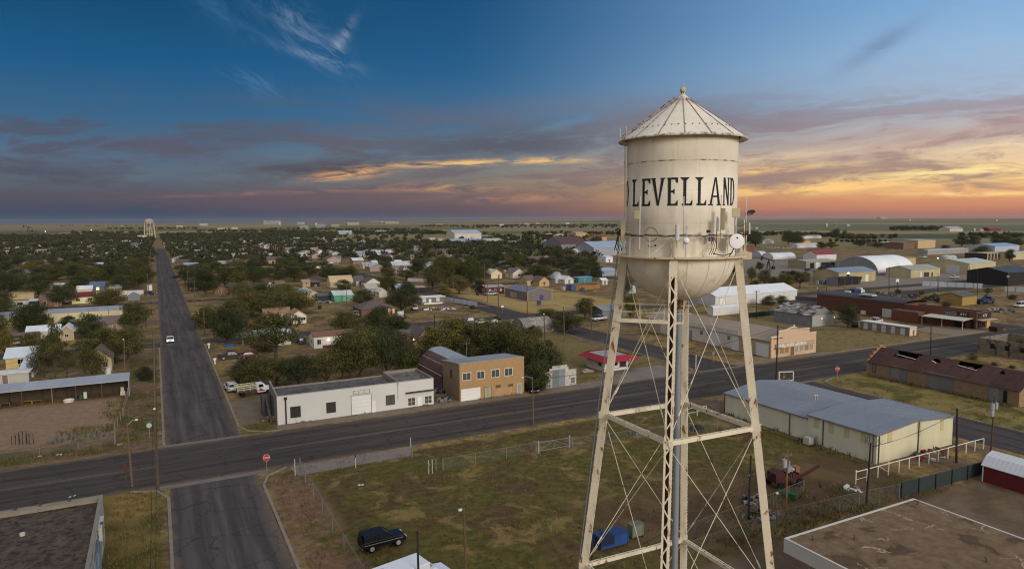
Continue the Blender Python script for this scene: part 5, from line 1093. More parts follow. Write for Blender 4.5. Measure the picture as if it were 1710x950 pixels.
house('cream gabled house with a red door left of the white arch gabled house', None, (819.5, 465.5), (839, 464.8), 9, 2.7, 2.2, 'y', wall=(214, 198, 160), roof=(196, 186, 170), wins=[], doorc=(120, 50, 40), door=.7)
house('brown cabin under the tall thin trees', None, (768, 478), (800, 477), 8, 2.6, 1.8, wall=(92, 74, 62), roof=(84, 72, 68))
MID = [  # left px, right px, base py, depth, eave, rise, axis, wall, roof, label
 (510, 523, 444.8, 7, 2.8, .8, 'x', W_, (214, 214, 212), 'small white garage at the bend of the side street'),
 (531, 541, 426, 8, 2.8, 2.2, 'y', W_, (196, 190, 180), 'white gabled house half hidden in far dark trees'),
 (552, 571, 436, 8, 2.6, 1.4, 'x', (190, 160, 120), (86, 110, 170), 'tan house with a blue tarpaulin on the roof'),
 (588, 609, 441, 9, 2.8, 1.5, 'x', (150, 112, 86), (190, 204, 214), 'brown walled house with a shiny pale blue roof'),
 (629, 643, 434, 9, 2.8, 1.8, 'x', W_, (200, 208, 216), 'white house with a bluish white roof beyond the street'),
 (605, 621, 449, 8, 2.6, 1.5, 'x', (206, 184, 158), (160, 150, 144), 'pinkish cream house near the parked white car'),
 (639, 655, 447.5, 8, 2.7, 1.6, 'x', (140, 110, 88), (188, 200, 210), 'brown house with a pale blue roof beside the parked white car'),
 (622, 632, 445, 8, 2.6, 1.4, 'x', W_, (176, 192, 208), 'little white house with light blue roof behind a bush'),
 (661, 674, 446.5, 9, 2.8, 1.9, 'x', W_, (204, 212, 220), 'white house with a bright white roof'),
 (672, 680, 458, 8, 2.6, 1.9, 'y', (218, 204, 176), (120, 112, 106), 'white gable end beside the bright white roof'),
 (656, 672, 457, 8, 2.4, 1.5, 'x', (180, 170, 156), (128, 118, 108), 'low tan roofed house with grey shingle'),
 (505, 519, 479, 7, 2.3, 1.0, 'x', (190, 150, 94), (150, 136, 118), 'low tan shed behind the pale blue roofed house'),
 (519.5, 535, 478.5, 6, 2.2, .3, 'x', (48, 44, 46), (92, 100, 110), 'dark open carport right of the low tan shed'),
 (679, 687, 413, 9, 2.8, 2.2, 'y', (214, 200, 170), (150, 140, 130), 'cream gabled house far right of the green meadow'),
 (690, 705, 418, 9, 2.8, 1.8, 'x', (150, 160, 174), (120, 132, 150), 'bluish house behind the cream gabled house'),
 (684, 704, 437, 10, 3.0, 2.2, 'y', (210, 188, 160), (160, 140, 124), 'peach coloured two gable house'),
 (704, 719, 456, 8, 2.7, 2.0, 'y', (214, 196, 150), (104, 96, 94), 'cream gable with one dark window above the white fence'),
 (724, 738, 465, 8, 2.5, 2.2, 'y', (128, 124, 118), (120, 114, 108), 'dull grey gabled house above the side street'),
 (776, 792, 444, 8, 2.6, 2.0, 'y', (214, 186, 150), (84, 70, 70), 'cream gable with a dark maroon roof'),
 (768, 776, 441, 8, 2.6, 1.8, 'x', (110, 92, 86), (84, 70, 70), 'dark maroon roofed wing by the cream gable'),
 (841, 854, 456, 9, 3.6, 3.0, 'y', (196, 172, 138), (130, 118, 108), 'tall tan gabled house'),
 (878, 899, 439, 9, 2.7, 1.6, 'x', (216, 196, 142), (170, 146, 110), 'yellow cream ranch house in shrubs'),
 (910, 930, 437.5, 9, 2.6, 1.5, 'x', (200, 170, 136), (150, 122, 98), 'tan ranch house with several small windows'),
 (838, 852, 431, 9, 3.0, 1.4, 'x', (160, 98, 74), (112, 88, 80), 'red brick house with white windows'),
 (849, 868, 410, 12, 4, 1.2, 'x', (170, 172, 172), (176, 182, 188), 'long grey white shed right of the silver hangar'),
 (859, 876, 424, 9, 2.6, 1.4, 'x', (206, 202, 194), (214, 214, 214), 'white house with a flat looking white roof'),
 (960, 978, 426, 10, 3.4, 2.0, 'x', (212, 210, 204), (206, 210, 212), 'white two storey looking house below the brown roofed warehouse'),
 (717, 730, 404, 12, 4.5, 1.0, 'x', (190, 186, 176), (200, 206, 210), 'pale shed left of the silver hangar'),
 (731, 744, 405, 14, 5, 1.0, 'x', (190, 164, 128), (160, 146, 126), 'tan block adjoining the silver hangar'),
 (897, 907, 407, 10, 4, .5, 'x', (150, 190, 60), (150, 180, 80), 'bright lime green shed'),
 (908, 934, 409, 10, 4.5, 1.5, 'x', (190, 196, 204), (176, 190, 204), 'white shed with pale blue roof beside the lime green shed'),
 (1009, 1026, 438, 10, 4, .6, 'x', (214, 216, 220), (200, 206, 212), 'white trailer shed left of the tower leg'),
 (990, 1018, 402, 20, 5.5, 2, 'x', (204, 150, 122), (130, 50, 46), 'pink walled building with a red roof far off'),
 (957, 984, 399.5, 26, 10, 1.5, 'x', (190, 152, 92), (150, 150, 146), 'tall tan industrial building far off'),
 (906, 928, 395.5, 14, 5, 1, 'x', (150, 50, 46), (190, 180, 170), 'low red shed in front of the far field'),
 (928, 945, 397, 14, 5, 1, 'x', (200, 196, 180), (196, 190, 176), 'row of cream tanks shed beside the low red shed'),
]
for a, c, py, d, e, r, ax, wc, rc, lb in MID:
    house(lb, 'the '+' '.join(lb.split()[:5]) if len(lb.split()) < 8 else None, (a, py), (c, py), d, e, r, ax, wall=wc, roof=rc, rpat='shingle' if rc[0] < 170 else 'rib', wins='auto' if c-a > 9 else [(.5, 1.1, 1.2)], door=c-a > 14, ov=.3)
# big sheds
def bigshed(label, lm, p0, p1, depth, e, r, axis, wall, roof, kind='gable', wall2=None, name='warehouse', cat='warehouse', doors=()):
    a, c = G(*p0), G(*p1); x0, x1, y = a.x, c.x, (a.y+c.y)/2
    B = Bld(name, label, cat, (x0+x1)/2, y+depth/2, lm)
    shell_walls(B, x0, y, x1-x0, depth, kind, e, r, axis, MAT(wall, 'ribs', per=.6, var=.08, sc=.2)); roof_over(B, x0, y, x1-x0, depth, kind, e, r, axis, MAT(roof, 'ribx' if axis == 'x' else 'riby', per=1.0, var=.1, sc=.15, rough=.5, metal=.2), .2, .15)
    for u0, u1, z1, col in doors: B.hole('door', 'y', y, x0+(x1-x0)*u0, x0+(x1-x0)*u1, .1, z1, MAT(col), FRAMEW)
    B.x0, B.x1, B.yf, B.d = x0, x1, y, depth; return B
b = bigshed('large silver roofed hangar with a pinkish white front wall', 'the silver roofed hangar', (752, 402), (812, 402), 34, 11, 5, 'x', (196, 184, 174), (158, 172, 190), doors=((.2, .3, 6, (150, 150, 150)), (.6, .66, 6, (150, 150, 150))))
bigshed('low grey annex along the front of the silver hangar', None, (748, 410), (812, 409.5), 22, 6, 2, 'x', (142, 146, 154), (156, 168, 176), name='annex', cat='annex')
bigshed('cream low extension right of the silver hangar', None, (812, 408.5), (842, 408), 30, 5.5, 2.0, 'x', (196, 186, 150), (190, 186, 160), name='annex', cat='annex')
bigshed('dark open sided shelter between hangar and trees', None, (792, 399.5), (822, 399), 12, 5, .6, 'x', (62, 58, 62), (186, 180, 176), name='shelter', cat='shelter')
b = bigshed('grey warehouse with a broad dark red roof', 'the dark red roofed warehouse', (934, 423), (986, 422), 34, 8.5, 6.5, 'x', (124, 122, 122), (88, 52, 50))
bigshed('blue grey steel hangar left of the water tower', 'the blue grey hangar', (994, 428), (1062, 425), 30, 7, 5, 'x', (150, 152, 164), (150, 166, 186))
bigshed('long low row of pale storage roofs beside a tan fence', None, (911, 444.5), (985, 449.5), 11, 3, .5, 'x', (140, 150, 164), (160, 172, 190), name='storage_row', cat='storage row')
bigshed('second pale storage roof nearer the tower', None, (1006, 461.5), (1030, 460), 14, 3, 1.2, 'x', (140, 150, 164), (162, 176, 196), name='storage_row', cat='storage row')
bigshed('long narrow white roofed shed passing behind the left tower leg', 'the long white roofed shed', (1022, 486), (1092, 494), 8, 2.6, .9, 'x', (176, 180, 184), (200, 208, 216), name='storage_row', cat='storage row')
b = Bld('warehouse', 'white metal warehouse just right of the tank bowl', 'warehouse', 179.6, 186.3, 'the white metal warehouse')
shell_walls(b, 179.6, 186.5, 42.5, 13.5, 'gable', 3.7, 2.3, 'x', MAT((206, 204, 198), 'ribs', per=.6, var=.08)); roof_over(b, 179.6, 186.5, 42.5, 13.5, 'gable', 3.7, 2.3, 'x', MAT((212, 216, 220), 'ribx', per=1, var=.05), .2, .12)
b.hole('garage_door', 'y', 186.5, 181.5, 184.5, .1, 3.0, WHITE, FRAMED)
# tin barn
b = Bld('tin_barn', 'rusty patched tin barn with bent grey walls', 'barn', 169.8, 137, 'the rusty tin barn')
TIN = MAT((124, 126, 130), 'siding', per=1.6, var=.25, sc=.8, dirt=((150, 146, 138), .55, .65))
shell_walls(b, 169.8, 137, 9.6, 14, 'gable', 3.4, 2.3, 'y', TIN)
b.hole('front_sheeting', 'y', 137, 169.95, 179.2, .1, 3.2, MAT((160, 160, 154), 'siding', per=1.4, var=.25, dirt=((120, 104, 88), .58, .66)), None, proud=.02)
mb = MB(); rg = random.Random(11); N1, N2 = 9, 12; cols = []
for side in (0, 1):
    for i in range(N1):
        for j in range(N2):
            xa, xb = (169.5, 174.6) if side == 0 else (179.7, 174.6); u0, u1 = i/N1, (i+1)/N1; y0, y1 = 136.7+14.6*j/N2, 136.7+14.6*(j+1)/N2; z = lambda u: 3.27+2.5*u+rg.random()*.03
            k = rg.choice((0, 0, 0, 1, 1, 2, 3)) if side == 0 else rg.choice((0, 1, 1, 2))
            if side == 0 and 2 < j < 6 and i > 3: k = rg.choice((2, 2, 1))
            mb.add([(xa+(xb-xa)*u0, y0, z(u0)+.05), (xa+(xb-xa)*u1, y0, z(u1)+.05), (xa+(xb-xa)*u1, y1, z(u1)+.05), (xa+(xb-xa)*u0, y1, z(u0)+.05)], [(0, 1, 2, 3)], k)
r = b.part('roof', mb, [MAT((140, 136, 134), 'riby', per=.3, var=.3), MAT((122, 104, 94), 'riby', per=.3, var=.4), MAT((66, 56, 52), var=.4), MAT((170, 168, 164), 'riby', per=.3, var=.2)])
r.modifiers.new('thick', 'SOLIDIFY').thickness = .05
for px in ((1370, 530, 1373.5, 533.5), (1391, 528, 1394.5, 531.5)):
    x, z = onY((px[0]+px[2])/2, (px[1]+px[3])/2, 137); mb = MB(); mb.ball((x, 136.85, z), .16, 8); mb.tube([(x, 136.85, z+.1), (x, 137, z+.25)], .03, 5); b.part('lamp', mb, MAT((250, 246, 236), emit=1.2, var=0))
# red brick vehicle shop
BR = MAT((120, 66, 46), 'brick', var=.18, sc=.5); BRD = MAT((100, 58, 42), 'brick', var=.2, sc=.5)
b = Bld('brick_shop', 'long dark red brick shop with white lettered signs and a car canopy', 'shop', 206.4, 111.5, 'the red brick shop')
parapet_box(b, 206.4, 111.5, 213.6, 133, 5.0, .3, BR, .4, MAT((74, 66, 62), var=.4, sc=.4, dirt=((120, 112, 106), .6, .7)), (4.9, 4.6, 5.0, 5.0))
mb = MB(); mb.box(206.7, 133.0, 0, 218, 165, 4.9); b.part('wall', mb, BRD)
roof_over(b, 206.6, 133.05, 11.4, 32, 'low', 4.9, .9, 'y', MAT((66, 60, 60), var=.4, sc=.3, dirt=((118, 110, 104), .62, .7)), .05, .1)
mb = MB(); mb.box(202.6, 126, 0, 206.38, 134.5, 3.2); b.part('wall', mb, BR); mb = MB(); mb.box(202.6, 126, 3.21, 206.38, 134.5, 3.4); b.part('roof', mb, MAT((90, 80, 74), var=.3))
mb = MB(); mb.box(208, 145, 6.1, 210.5, 150, 6.6); b.part('skylight', mb, MAT((170, 176, 180)))
b.holeX('garage_door', 206.7, (1473, 516, 1496.5, 537), MAT((190, 188, 182), 'siding', per=2.4, var=.3), FRAMED, z0=.1)
b.holeX('garage_door', 206.7, (1437, 518, 1446, 530), MAT((196, 192, 186), 'siding', per=2.4), FRAMED, z0=.1)
mb = MB(); mb.prism([(201.6, 2.55), (201.6, 2.68), (206.4, 3.1), (206.4, 2.97)], 112.4, 124.5, 'y'); b.part('canopy', mb, MAT((190, 184, 166), var=.12))
for y in (112.6, 118.4, 124.2): mb = MB(); mb.box(201.7, y, 0, 201.85, y+.15, 2.55); b.part('post', mb, MAT((176, 172, 160)))
NAVY = MAT((40, 40, 50), var=.1)
y0, y1, z0, z1 = rectX(206.4, 1577, 521, 1618, 530); mb = MB(); mb.box(206.3, y0, 3.3, 206.38, y1, 4.5); sg = b.part('sign_board', mb, NAVY)
yl = y1
for k, (bw, sz) in enumerate((('ATV', 1.0),)): text(bw, sz, sg, (206.27-206.4, y0+1.5-111.5, 3.85), (math.pi/2, 0, -math.pi/2), WHITE)
mb = MB(); rr = random.Random(8); yy = y0+3.4
while yy < y1-.5:
    w = .35+rr.random()*.5; mb.box(206.27, yy, 4.1, 206.295, yy+w, 4.3); yy += w+.14
yy = y0+3.4
while yy < y1-.5:
    w = .3+rr.random()*.3; mb.box(206.275, yy, 3.5, 206.297, yy+w, 3.85); yy += w+.12
b.part('lettering', mb, MAT((150, 154, 164)), sg)
mb = MB(); mb.box(206.9, 111.35, 3.1, 213.2, 111.46, 4.6); sg = b.part('sign_board', mb, NAVY); text('ATV', 1.15, sg, (210.2-206.4, 111.33-111.5, 3.75), (math.pi/2, 0, 0), WHITE)
mb = MB(); mb.box(206.4, 109.9, 2.6, 214, 111.48, 2.75); b.part('awning', mb, MAT((190, 168, 130)))
b.hole('window', 'y', 111.5, 206.9, 208.6, .5, 2.4, GLASS, FRAMED, (2, 1)); b.hole('window', 'y', 111.5, 209.0, 210.6, .5, 2.4, GLASS, FRAMED, (2, 1)); b.hole('panel', 'y', 111.5, 211.6, 213.3, .1, 2.5, MAT((206, 170, 90)), None)
b.hole('door', 'x', 206.4, 112.0, 113.0, .1, 2.4, BLACK, FRAMED); b.hole('door', 'x', 206.4, 114.5, 117.5, .1, 2.5, MAT((36, 34, 36)), FRAMED)
# row of storage lockers
b = Bld('storage_lockers', 'low flat row of five storage lockers with pale doors', 'storage lockers', 179.2, 113.6, 'the row of storage lockers')
mb = MB(); mb.box(179.2, 113.6, 0, 182.2, 128.2, 2.25); b.part('wall', mb, MAT((134, 114, 98), 'ribs', per=.4, var=.1)); mb = MB(); mb.box(179.05, 113.45, 2.26, 182.35, 128.35, 2.42); b.part('roof', mb, MAT((206, 204, 198)))
mb = MB(); mb.box(179.25, 113.57, .05, 182.15, 113.595, 2.2); b.part('end_panel', mb, MAT((206, 192, 158)))
for k in range(5): y = 114.9+k*2.75; b.hole('roller_door', 'x', 179.2, y, y+1.25, .1, 2.0, MAT((190, 190, 192), 'siding', per=1.2), None)
b.hole('door', 'y', 113.57, 180.6, 181.3, .1, 1.6, MAT((120, 90, 60)), None)
# roofless concrete ruin
b = Bld('ruin', 'stained roofless concrete shell with square black window holes', 'ruin', 171.5, 91, 'the concrete ruin')
STAIN = MAT((128, 116, 98), 'block', var=.3, sc=.7, dirt=((58, 52, 46), .48, .64))
parapet_box(b, 171.4, 78, 184, 92, 3.6, .35, STAIN, 2.9, MAT((70, 66, 50), var=.4))
for k in range(4): y = 89.3-k*3.1; b.hole('window', 'x', 171.4, y-1.0, y, 1.5, 2.6, BLACK, None)
# tan metal sheds on the right
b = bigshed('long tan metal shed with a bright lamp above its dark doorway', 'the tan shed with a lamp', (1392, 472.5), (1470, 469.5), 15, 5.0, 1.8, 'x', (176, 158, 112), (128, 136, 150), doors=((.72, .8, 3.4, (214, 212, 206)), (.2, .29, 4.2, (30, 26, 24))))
mb = MB(); mb.ball((b.x0+(b.x1-b.x0)*.245, b.yf-.35, 4.75), .3, 10); mb.tube([(b.x0+(b.x1-b.x0)*.245, b.yf-.35, 4.9), (b.x0+(b.x1-b.x0)*.245, b.yf, 5.1)], .05, 5); b.part('lamp', mb, LAMPW)
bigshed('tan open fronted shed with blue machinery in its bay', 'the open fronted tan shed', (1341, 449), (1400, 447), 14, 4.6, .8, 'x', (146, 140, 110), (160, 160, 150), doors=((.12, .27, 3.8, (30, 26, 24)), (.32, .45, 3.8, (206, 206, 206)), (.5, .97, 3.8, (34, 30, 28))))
b = bigshed('big white arched roof barn', 'the big white arched barn', (1463, 459.5), (1530, 456), 26, 1.2, 8.5, 'x', (132, 134, 136), (232, 232, 230), 'arch')
bigshed('small white roofed shed left of the arched barn', None, (1421, 449), (1445, 448), 12, 4, 1.4, 'x', (150, 154, 150), (214, 216, 206))
bigshed('tan block behind the arched barn', None, (1508, 447), (1530, 446), 10, 6, .5, 'x', (190, 166, 110), (150, 130, 90), name='depot', cat='depot')
b = bigshed('tan office shed with a pale grey roof beside parked trucks', 'the tan office shed', (1521, 464.5), (1569, 461), 14, 4.2, 1.8, 'x', (186, 170, 124), (160, 156, 140), doors=((.32, .37, 2.8, (220, 216, 206)), (.44, .62, 2.6, (70, 56, 44)), (.7, .75, 2.4, (40, 36, 34))))
b = bigshed('tan workshop with a large pale rolling door', 'the tan workshop with rolling door', (1619, 458.5), (1660, 455), 22, 6, 1.8, 'x', (190, 174, 124), (176, 186, 176))
b.hole('rolling_door', 'x', b.x0, b.yf+5, b.yf+12, .1, 4.5, MAT((186, 190, 196)), FRAMEW)
b = bigshed('black sided open hangar at the right edge of the photo', 'the black sided hangar', (1673, 477), (1740, 474), 18, 6.0, 2.0, 'x', (40, 36, 38), (56, 54, 58))
bigshed('low building with a clear blue roof near the right edge', 'the blue roofed building', (1655, 420.5), (1708, 419), 24, 5, 2, 'x', (170, 176, 186), (130, 158, 196), name='building', cat='building')
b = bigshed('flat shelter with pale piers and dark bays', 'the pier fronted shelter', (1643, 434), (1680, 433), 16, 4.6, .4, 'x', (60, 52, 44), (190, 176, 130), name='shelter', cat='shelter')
for q in range(6): mb = MB(); xx = b.x0+(b.x1-b.x0)*q/5; mb.box(xx-.6, b.yf-.4, 0, xx+.6, b.yf-.05, 4.5); b.part('pier', mb, MAT((176, 156, 120)))
bigshed('pale walled building with lit yellow green lamp at the right edge', None, (1690, 434), (1730, 432), 14, 4.4, 1, 'x', (190, 176, 130), (190, 186, 160), name='building', cat='building')
bigshed('long low school like building with pale roof', 'the long low pale roofed building', (1470, 412), (1512, 412), 24, 4, .8, 'x', (120, 112, 104), (190, 186, 164), name='building', cat='building')
bigshed('tan flat topped block right of the long low building', None, (1530, 415), (1564, 414), 30, 8, .6, 'x', (196, 166, 118), (170, 160, 140), name='building', cat='building')
bigshed('brown brick part in front of the long low building', None, (1505, 416), (1530, 415.5), 20, 6, .4, 'x', (120, 92, 72), (110, 96, 84), name='building', cat='building')
bigshed('long thin pale canopy in front of the school like building', None, (1540, 425.5), (1626, 423), 9, 4, .3, 'x', (150, 146, 140), (186, 196, 206), name='canopy', cat='canopy')
bigshed('tan shed just right of the tower with a pale end', None, (1232, 434), (1253, 432.5), 14, 5, 2, 'y', (186, 166, 124), (150, 140, 118))
bigshed('small bright red roofed shed behind the tan shed by the tower', None, (1247, 427), (1263, 426), 10, 3, 2, 'x', (196, 190, 180), (150, 40, 46), name='shed', cat='shed')
bigshed('red roofed white barn beyond the tan sheds', 'the red roofed white barn', (1363, 435), (1397, 433.5), 12, 4.2, 3.0, 'x', (206, 202, 196), (146, 42, 46), name='barn', cat='barn')
b = bigshed('long white round topped greenhouse', 'the white round topped greenhouse', (1286, 433), (1334, 432), 12, 1.2, 3.4, 'x', (190, 192, 196), (206, 210, 214), 'arch', name='greenhouse', cat='greenhouse')
bigshed('grey white dome roofed shed left of the greenhouse', None, (1268, 430), (1285, 430), 12, 1.2, 3.6, 'x', (176, 180, 184), (196, 200, 206), 'arch', name='greenhouse', cat='greenhouse')
bigshed('pale house group in far trees behind the parked cars', None, (1266, 407), (1300, 407), 14, 3.5, 1.8, 'x', (190, 176, 160), (150, 150, 160), name='house', cat='house')
bigshed('long white trailer house by the far orchard', None, (1335, 399), (1371, 398), 12, 4, 1, 'x', (196, 194, 186), (150, 152, 150), name='house', cat='house')
bigshed('yellow shed in the trees beyond the greenhouse', None, (1341, 407.5), (1352, 407), 10, 3.6, 1.5, 'x', (206, 160, 70), (150, 130, 96), name='shed', cat='shed')
bigshed('white sheds left of the yellow shed', None, (1334, 414.5), (1366, 413), 10, 3.4, 1.3, 'x', (196, 190, 190), (180, 184, 190), name='shed', cat='shed')
bigshed('farmhouse with a pale blue roof alone in the far fields', 'the farmhouse in the fields', (1586, 387), (1608, 386.5), 24, 6, 5, 'x', (196, 176, 140), (150, 156, 164), name='farmhouse', cat='farmhouse')
bigshed('small dark red barn in the far right fields', None, (1656, 386), (1667, 385.5), 18, 5, 3, 'x', (120, 40, 40), (110, 60, 56), name='barn', cat='barn')
bigshed('brown low hut with a yellow end beside the blue truck', 'the brown hut', (1606, 510.5), (1631, 508), 8, 3.2, 1.0, 'x', (164, 132, 66), (92, 80, 66), name='hut', cat='hut')
bigshed('low grey shed with blue white front behind the catwalk', None, (1005, 532), (1046, 529), 8, 2.6, 1.0, 'x', (120, 120, 120), (136, 138, 142), name='shed', cat='shed')
bigshed('dark blue grey roofed sheds left of the white warehouse', None, (1140, 512), (1176, 514), 10, 2.8, .8, 'x', (86, 88, 96), (112, 118, 130), name='shed', cat='shed')
bigshed('long white tank like trailer behind the pink store roof', 'the long white trailer', (1188, 527), (1237, 524), 2.8, 2.6, .5, 'x', (206, 204, 198), (218, 218, 214), 'low', name='trailer', cat='trailer')
# round steel tanks, containers, pipe racks
for i, (px, py, r, h) in enumerate(((1580, 441, 3.4, 5.2), (1588.5, 440.5, 3.0, 5.0))):
    p = G(px, py); mb = MB(); mb.lathe([(.05, 0), (r, 0), (r, h), (r*.6, h+.7), (.05, h+1.0)], 24, (p.x, p.y)); tag(mb.build('storage_tank', MAT((176, 180, 176), var=.12), smooth=False), ('left', 'right')[i]+' one of two round pale steel tanks behind the office shed', 'tank')
def container(label, p0, p1, d, h, col, name='container', cat='container'):
    a, c = G(*p0), G(*p1); o = thing(name, label, cat, (a.x, a.y, 0)); w = c.x-a.x; mb = MB(); mb.box(0, 0, .15, w, d, h); mb.build('body', MAT(col, 'ribs', per=.4, var=.15), o)
    mb = MB()
    for x in (0, w-.1): mb.box(x-.02, -.03, .1, x+.12, .08, h+.04)
    mb.box(-.02, -.03, h+.001, w+.02, d+.02, h+.06); mb.build('frame', MAT([q*.85 for q in col]), o); return o
container('red shipping container by the round steel tanks', (1573, 449), (1582, 448.5), 5, 3.2, (112, 40, 34))
container('white trailer box parked in front of the tan workshop', (1636, 460), (1665, 457.5), 3, 3.4, (206, 206, 200), 'trailer', 'trailer')
o = container('blue dumpster container with a folded tarpaulin under the tower', (1004, 921), (1050, 909), 1.5, 1.25, (30, 66, 134))
mb = MB(); mb.prism([(-.06, .5), (-.06, 1.2), (.9, 1.42), (1.5, 1.34), (1.5, .5)], -.06, 1.0, 'y'); mb.build('tarpaulin', MAT((22, 34, 62), var=.3), o)
container('pale green utility box right of the blue dumpster', (1056, 900), (1075, 895), .9, 1.3, (112, 122, 96), 'utility_box', 'utility box')
container('white box van trailer beside the long street', (246.5, 486), (254.5, 485.8), 5, 2.6, (212, 212, 208), 'trailer', 'trailer')
container('blue covered stack left of the orange board fence', (954, 486), (961.5, 485.6), 4, 2.6, (66, 90, 142), 'covered_stack', 'stack')
rk = thing('pipe_rack', 'stacked rows of dark round pipes in front of the tan shed', 'pipe rack', tuple(G(1400, 477)))
a = G(1398, 477.5); mb = MB()
for lv in range(4):
    for k in range(16): mb.tube([(a.x+k*1.0-a.x+lv*.5, 0, .5+lv*.85), (a.x+k*1.0-a.x+lv*.5, 6, .5+lv*.85)], .46, 10)
mb.build('pipe', MAT((40, 40, 44), var=.3), rk, kind='stuff')
mb = MB()
for q in range(0, 18, 5): mb.box(q-.6, -.1, 0, q-.5, 6.1, 3.6)
mb.build('upright', MAT((120, 124, 130)), rk)
rk = thing('pipe_rack', 'grey steel racks of drums left of the dark pipes', 'pipe rack', tuple(G(1362, 475.5)))
for k in range(9):
    mb = MB(); mb.tube([(k*1.5, 0, .2), (k*1.5, 0, 1.9)], .55, 10); mb.build('drum', MAT(((96, 104, 116), (130, 132, 138), (58, 62, 72))[k % 3], var=.2), rk)
# orange board fence and other fences of boards
def boards(label, p0, p1, h, col, name='fence', along='x', pat='ribs', per=.5):
    a, c = G(*p0), G(*p1); o = thing(name, label, 'fence', (a.x, a.y, 0)); v = Vector((c.x-a.x, c.y-a.y, 0)); mb = MB(); mb.beam((0, 0, h/2+.05), (v.x, v.y, h/2+.05), .06, h-.1); mb.build('panel', MAT(col, pat, per=per, var=.14), o)
    n = max(2, int(v.length/3)); mb = MB(); d = v.normalized(); s = Vector((d.y, -d.x, 0))*.07
    for i in range(n+1): q = v*(i/n)+s; mb.box(q.x-.06, q.y-.06, 0, q.x+.06, q.y+.06, h+.05)
    mb.build('post', MAT([k*.75 for k in col]), o); return o
boards('orange wooden board fence beside the teal mobile home', (961, 485.5), (1002, 482), 2.0, (164, 108, 50))
boards('white board fence along the back of the dirt lots', (159, 494), (240, 491), 1.8, (190, 188, 178))
boards('white panel fence in front of the tan walled building', (-20, 511), (54, 508), 1.6, (176, 172, 160))
boards('white board fence at the bend of the side street', (504, 450), (543, 447.5), 1.7, (214, 204, 190))
boards('pale corrugated fence along the side street past the mobile home', (744, 503.5), (797, 512), 1.8, (176, 186, 194))
boards('white fence with one leaning end by the cream gable', (681, 470.5), (713, 471.5), 1.8, (196, 196, 194))
boards('pale metal fence in front of the tan workshop yard', (1540, 477.5), (1641, 482), 2.3, (170, 178, 186))
boards('shorter pale metal fence before the black sided hangar', (1677, 487), (1735, 490), 2.3, (160, 168, 176))
boards('dark green screen fence running to the red shed', (1504, 831), (1640, 794), 1.8, (44, 54, 54))
boards('dark green mesh fence behind the pink store roof', (1236, 532), (1296, 526), 1.6, (30, 52, 44))
boards('dark steel rail fence behind the tin barn', (1312, 499), (1402, 508), 1.6, (80, 78, 80))
boards('white low wall by the brick house and the tall tan gabled house', (540, 441), (556, 440), 1.2, (200, 196, 190))
# ---------------------------------------------------------------- vehicles
def loft(mb, prof, hw, k=0):
    """closed side outline (x, z, half width factor) -> body"""
    n = len(prof); L = [(x, -hw*f, z) for x, z, f in prof]; Rr = [(x, hw*f, z) for x, z, f in prof]
    mb.add(L+Rr, [tuple(range(n)), tuple(range(2*n-1, n-1, -1))]+[(i, n+i, n+(i+1) % n, (i+1) % n) for i in range(n)], k)
CARK = {
 'sedan': dict(L=4.6, W=1.75, body=[(-2.3, .35), (-2.32, .62), (-2.2, .88), (-1.5, .95), (1.0, .93), (2.1, .78), (2.3, .6), (2.3, .35)], cab=[(-1.65, .93), (-1.15, 1.40), (.35, 1.42), (1.1, .92)], wx=(-1.38, 1.42), wr=.32),
 'suv': dict(L=4.5, W=1.8, body=[(-2.2, .42), (-2.25, .9), (-2.15, 1.08), (.85, 1.06), (2.05, .98), (2.22, .8), (2.22, .42)], cab=[(-2.12, 1.06), (-1.98, 1.66), (.25, 1.68), (.95, 1.05)], wx=(-1.32, 1.38), wr=.37),
 'pickup': dict(L=5.6, W=1.9, body=[(-2.8, .5), (-2.8, 1.12), (-.75, 1.12), (-.7, 1.1), (1.35, 1.1), (2.6, 1.02), (2.8, .85), (2.8, .5)], cab=[(-.85, 1.1), (-.75, 1.78), (.75, 1.8), (1.45, 1.08)], wx=(-1.7, 1.75), wr=.4),
 'van': dict(L=5.2, W=1.95, body=[(-2.6, .4), (-2.6, 1.1), (1.6, 1.1), (2.5, 1.0), (2.6, .8), (2.6, .4)], cab=[(-2.58, 1.1), (-2.5, 2.0), (1.0, 2.0), (1.75, 1.08)], wx=(-1.6, 1.65), wr=.36),
}
WHEELS = {}
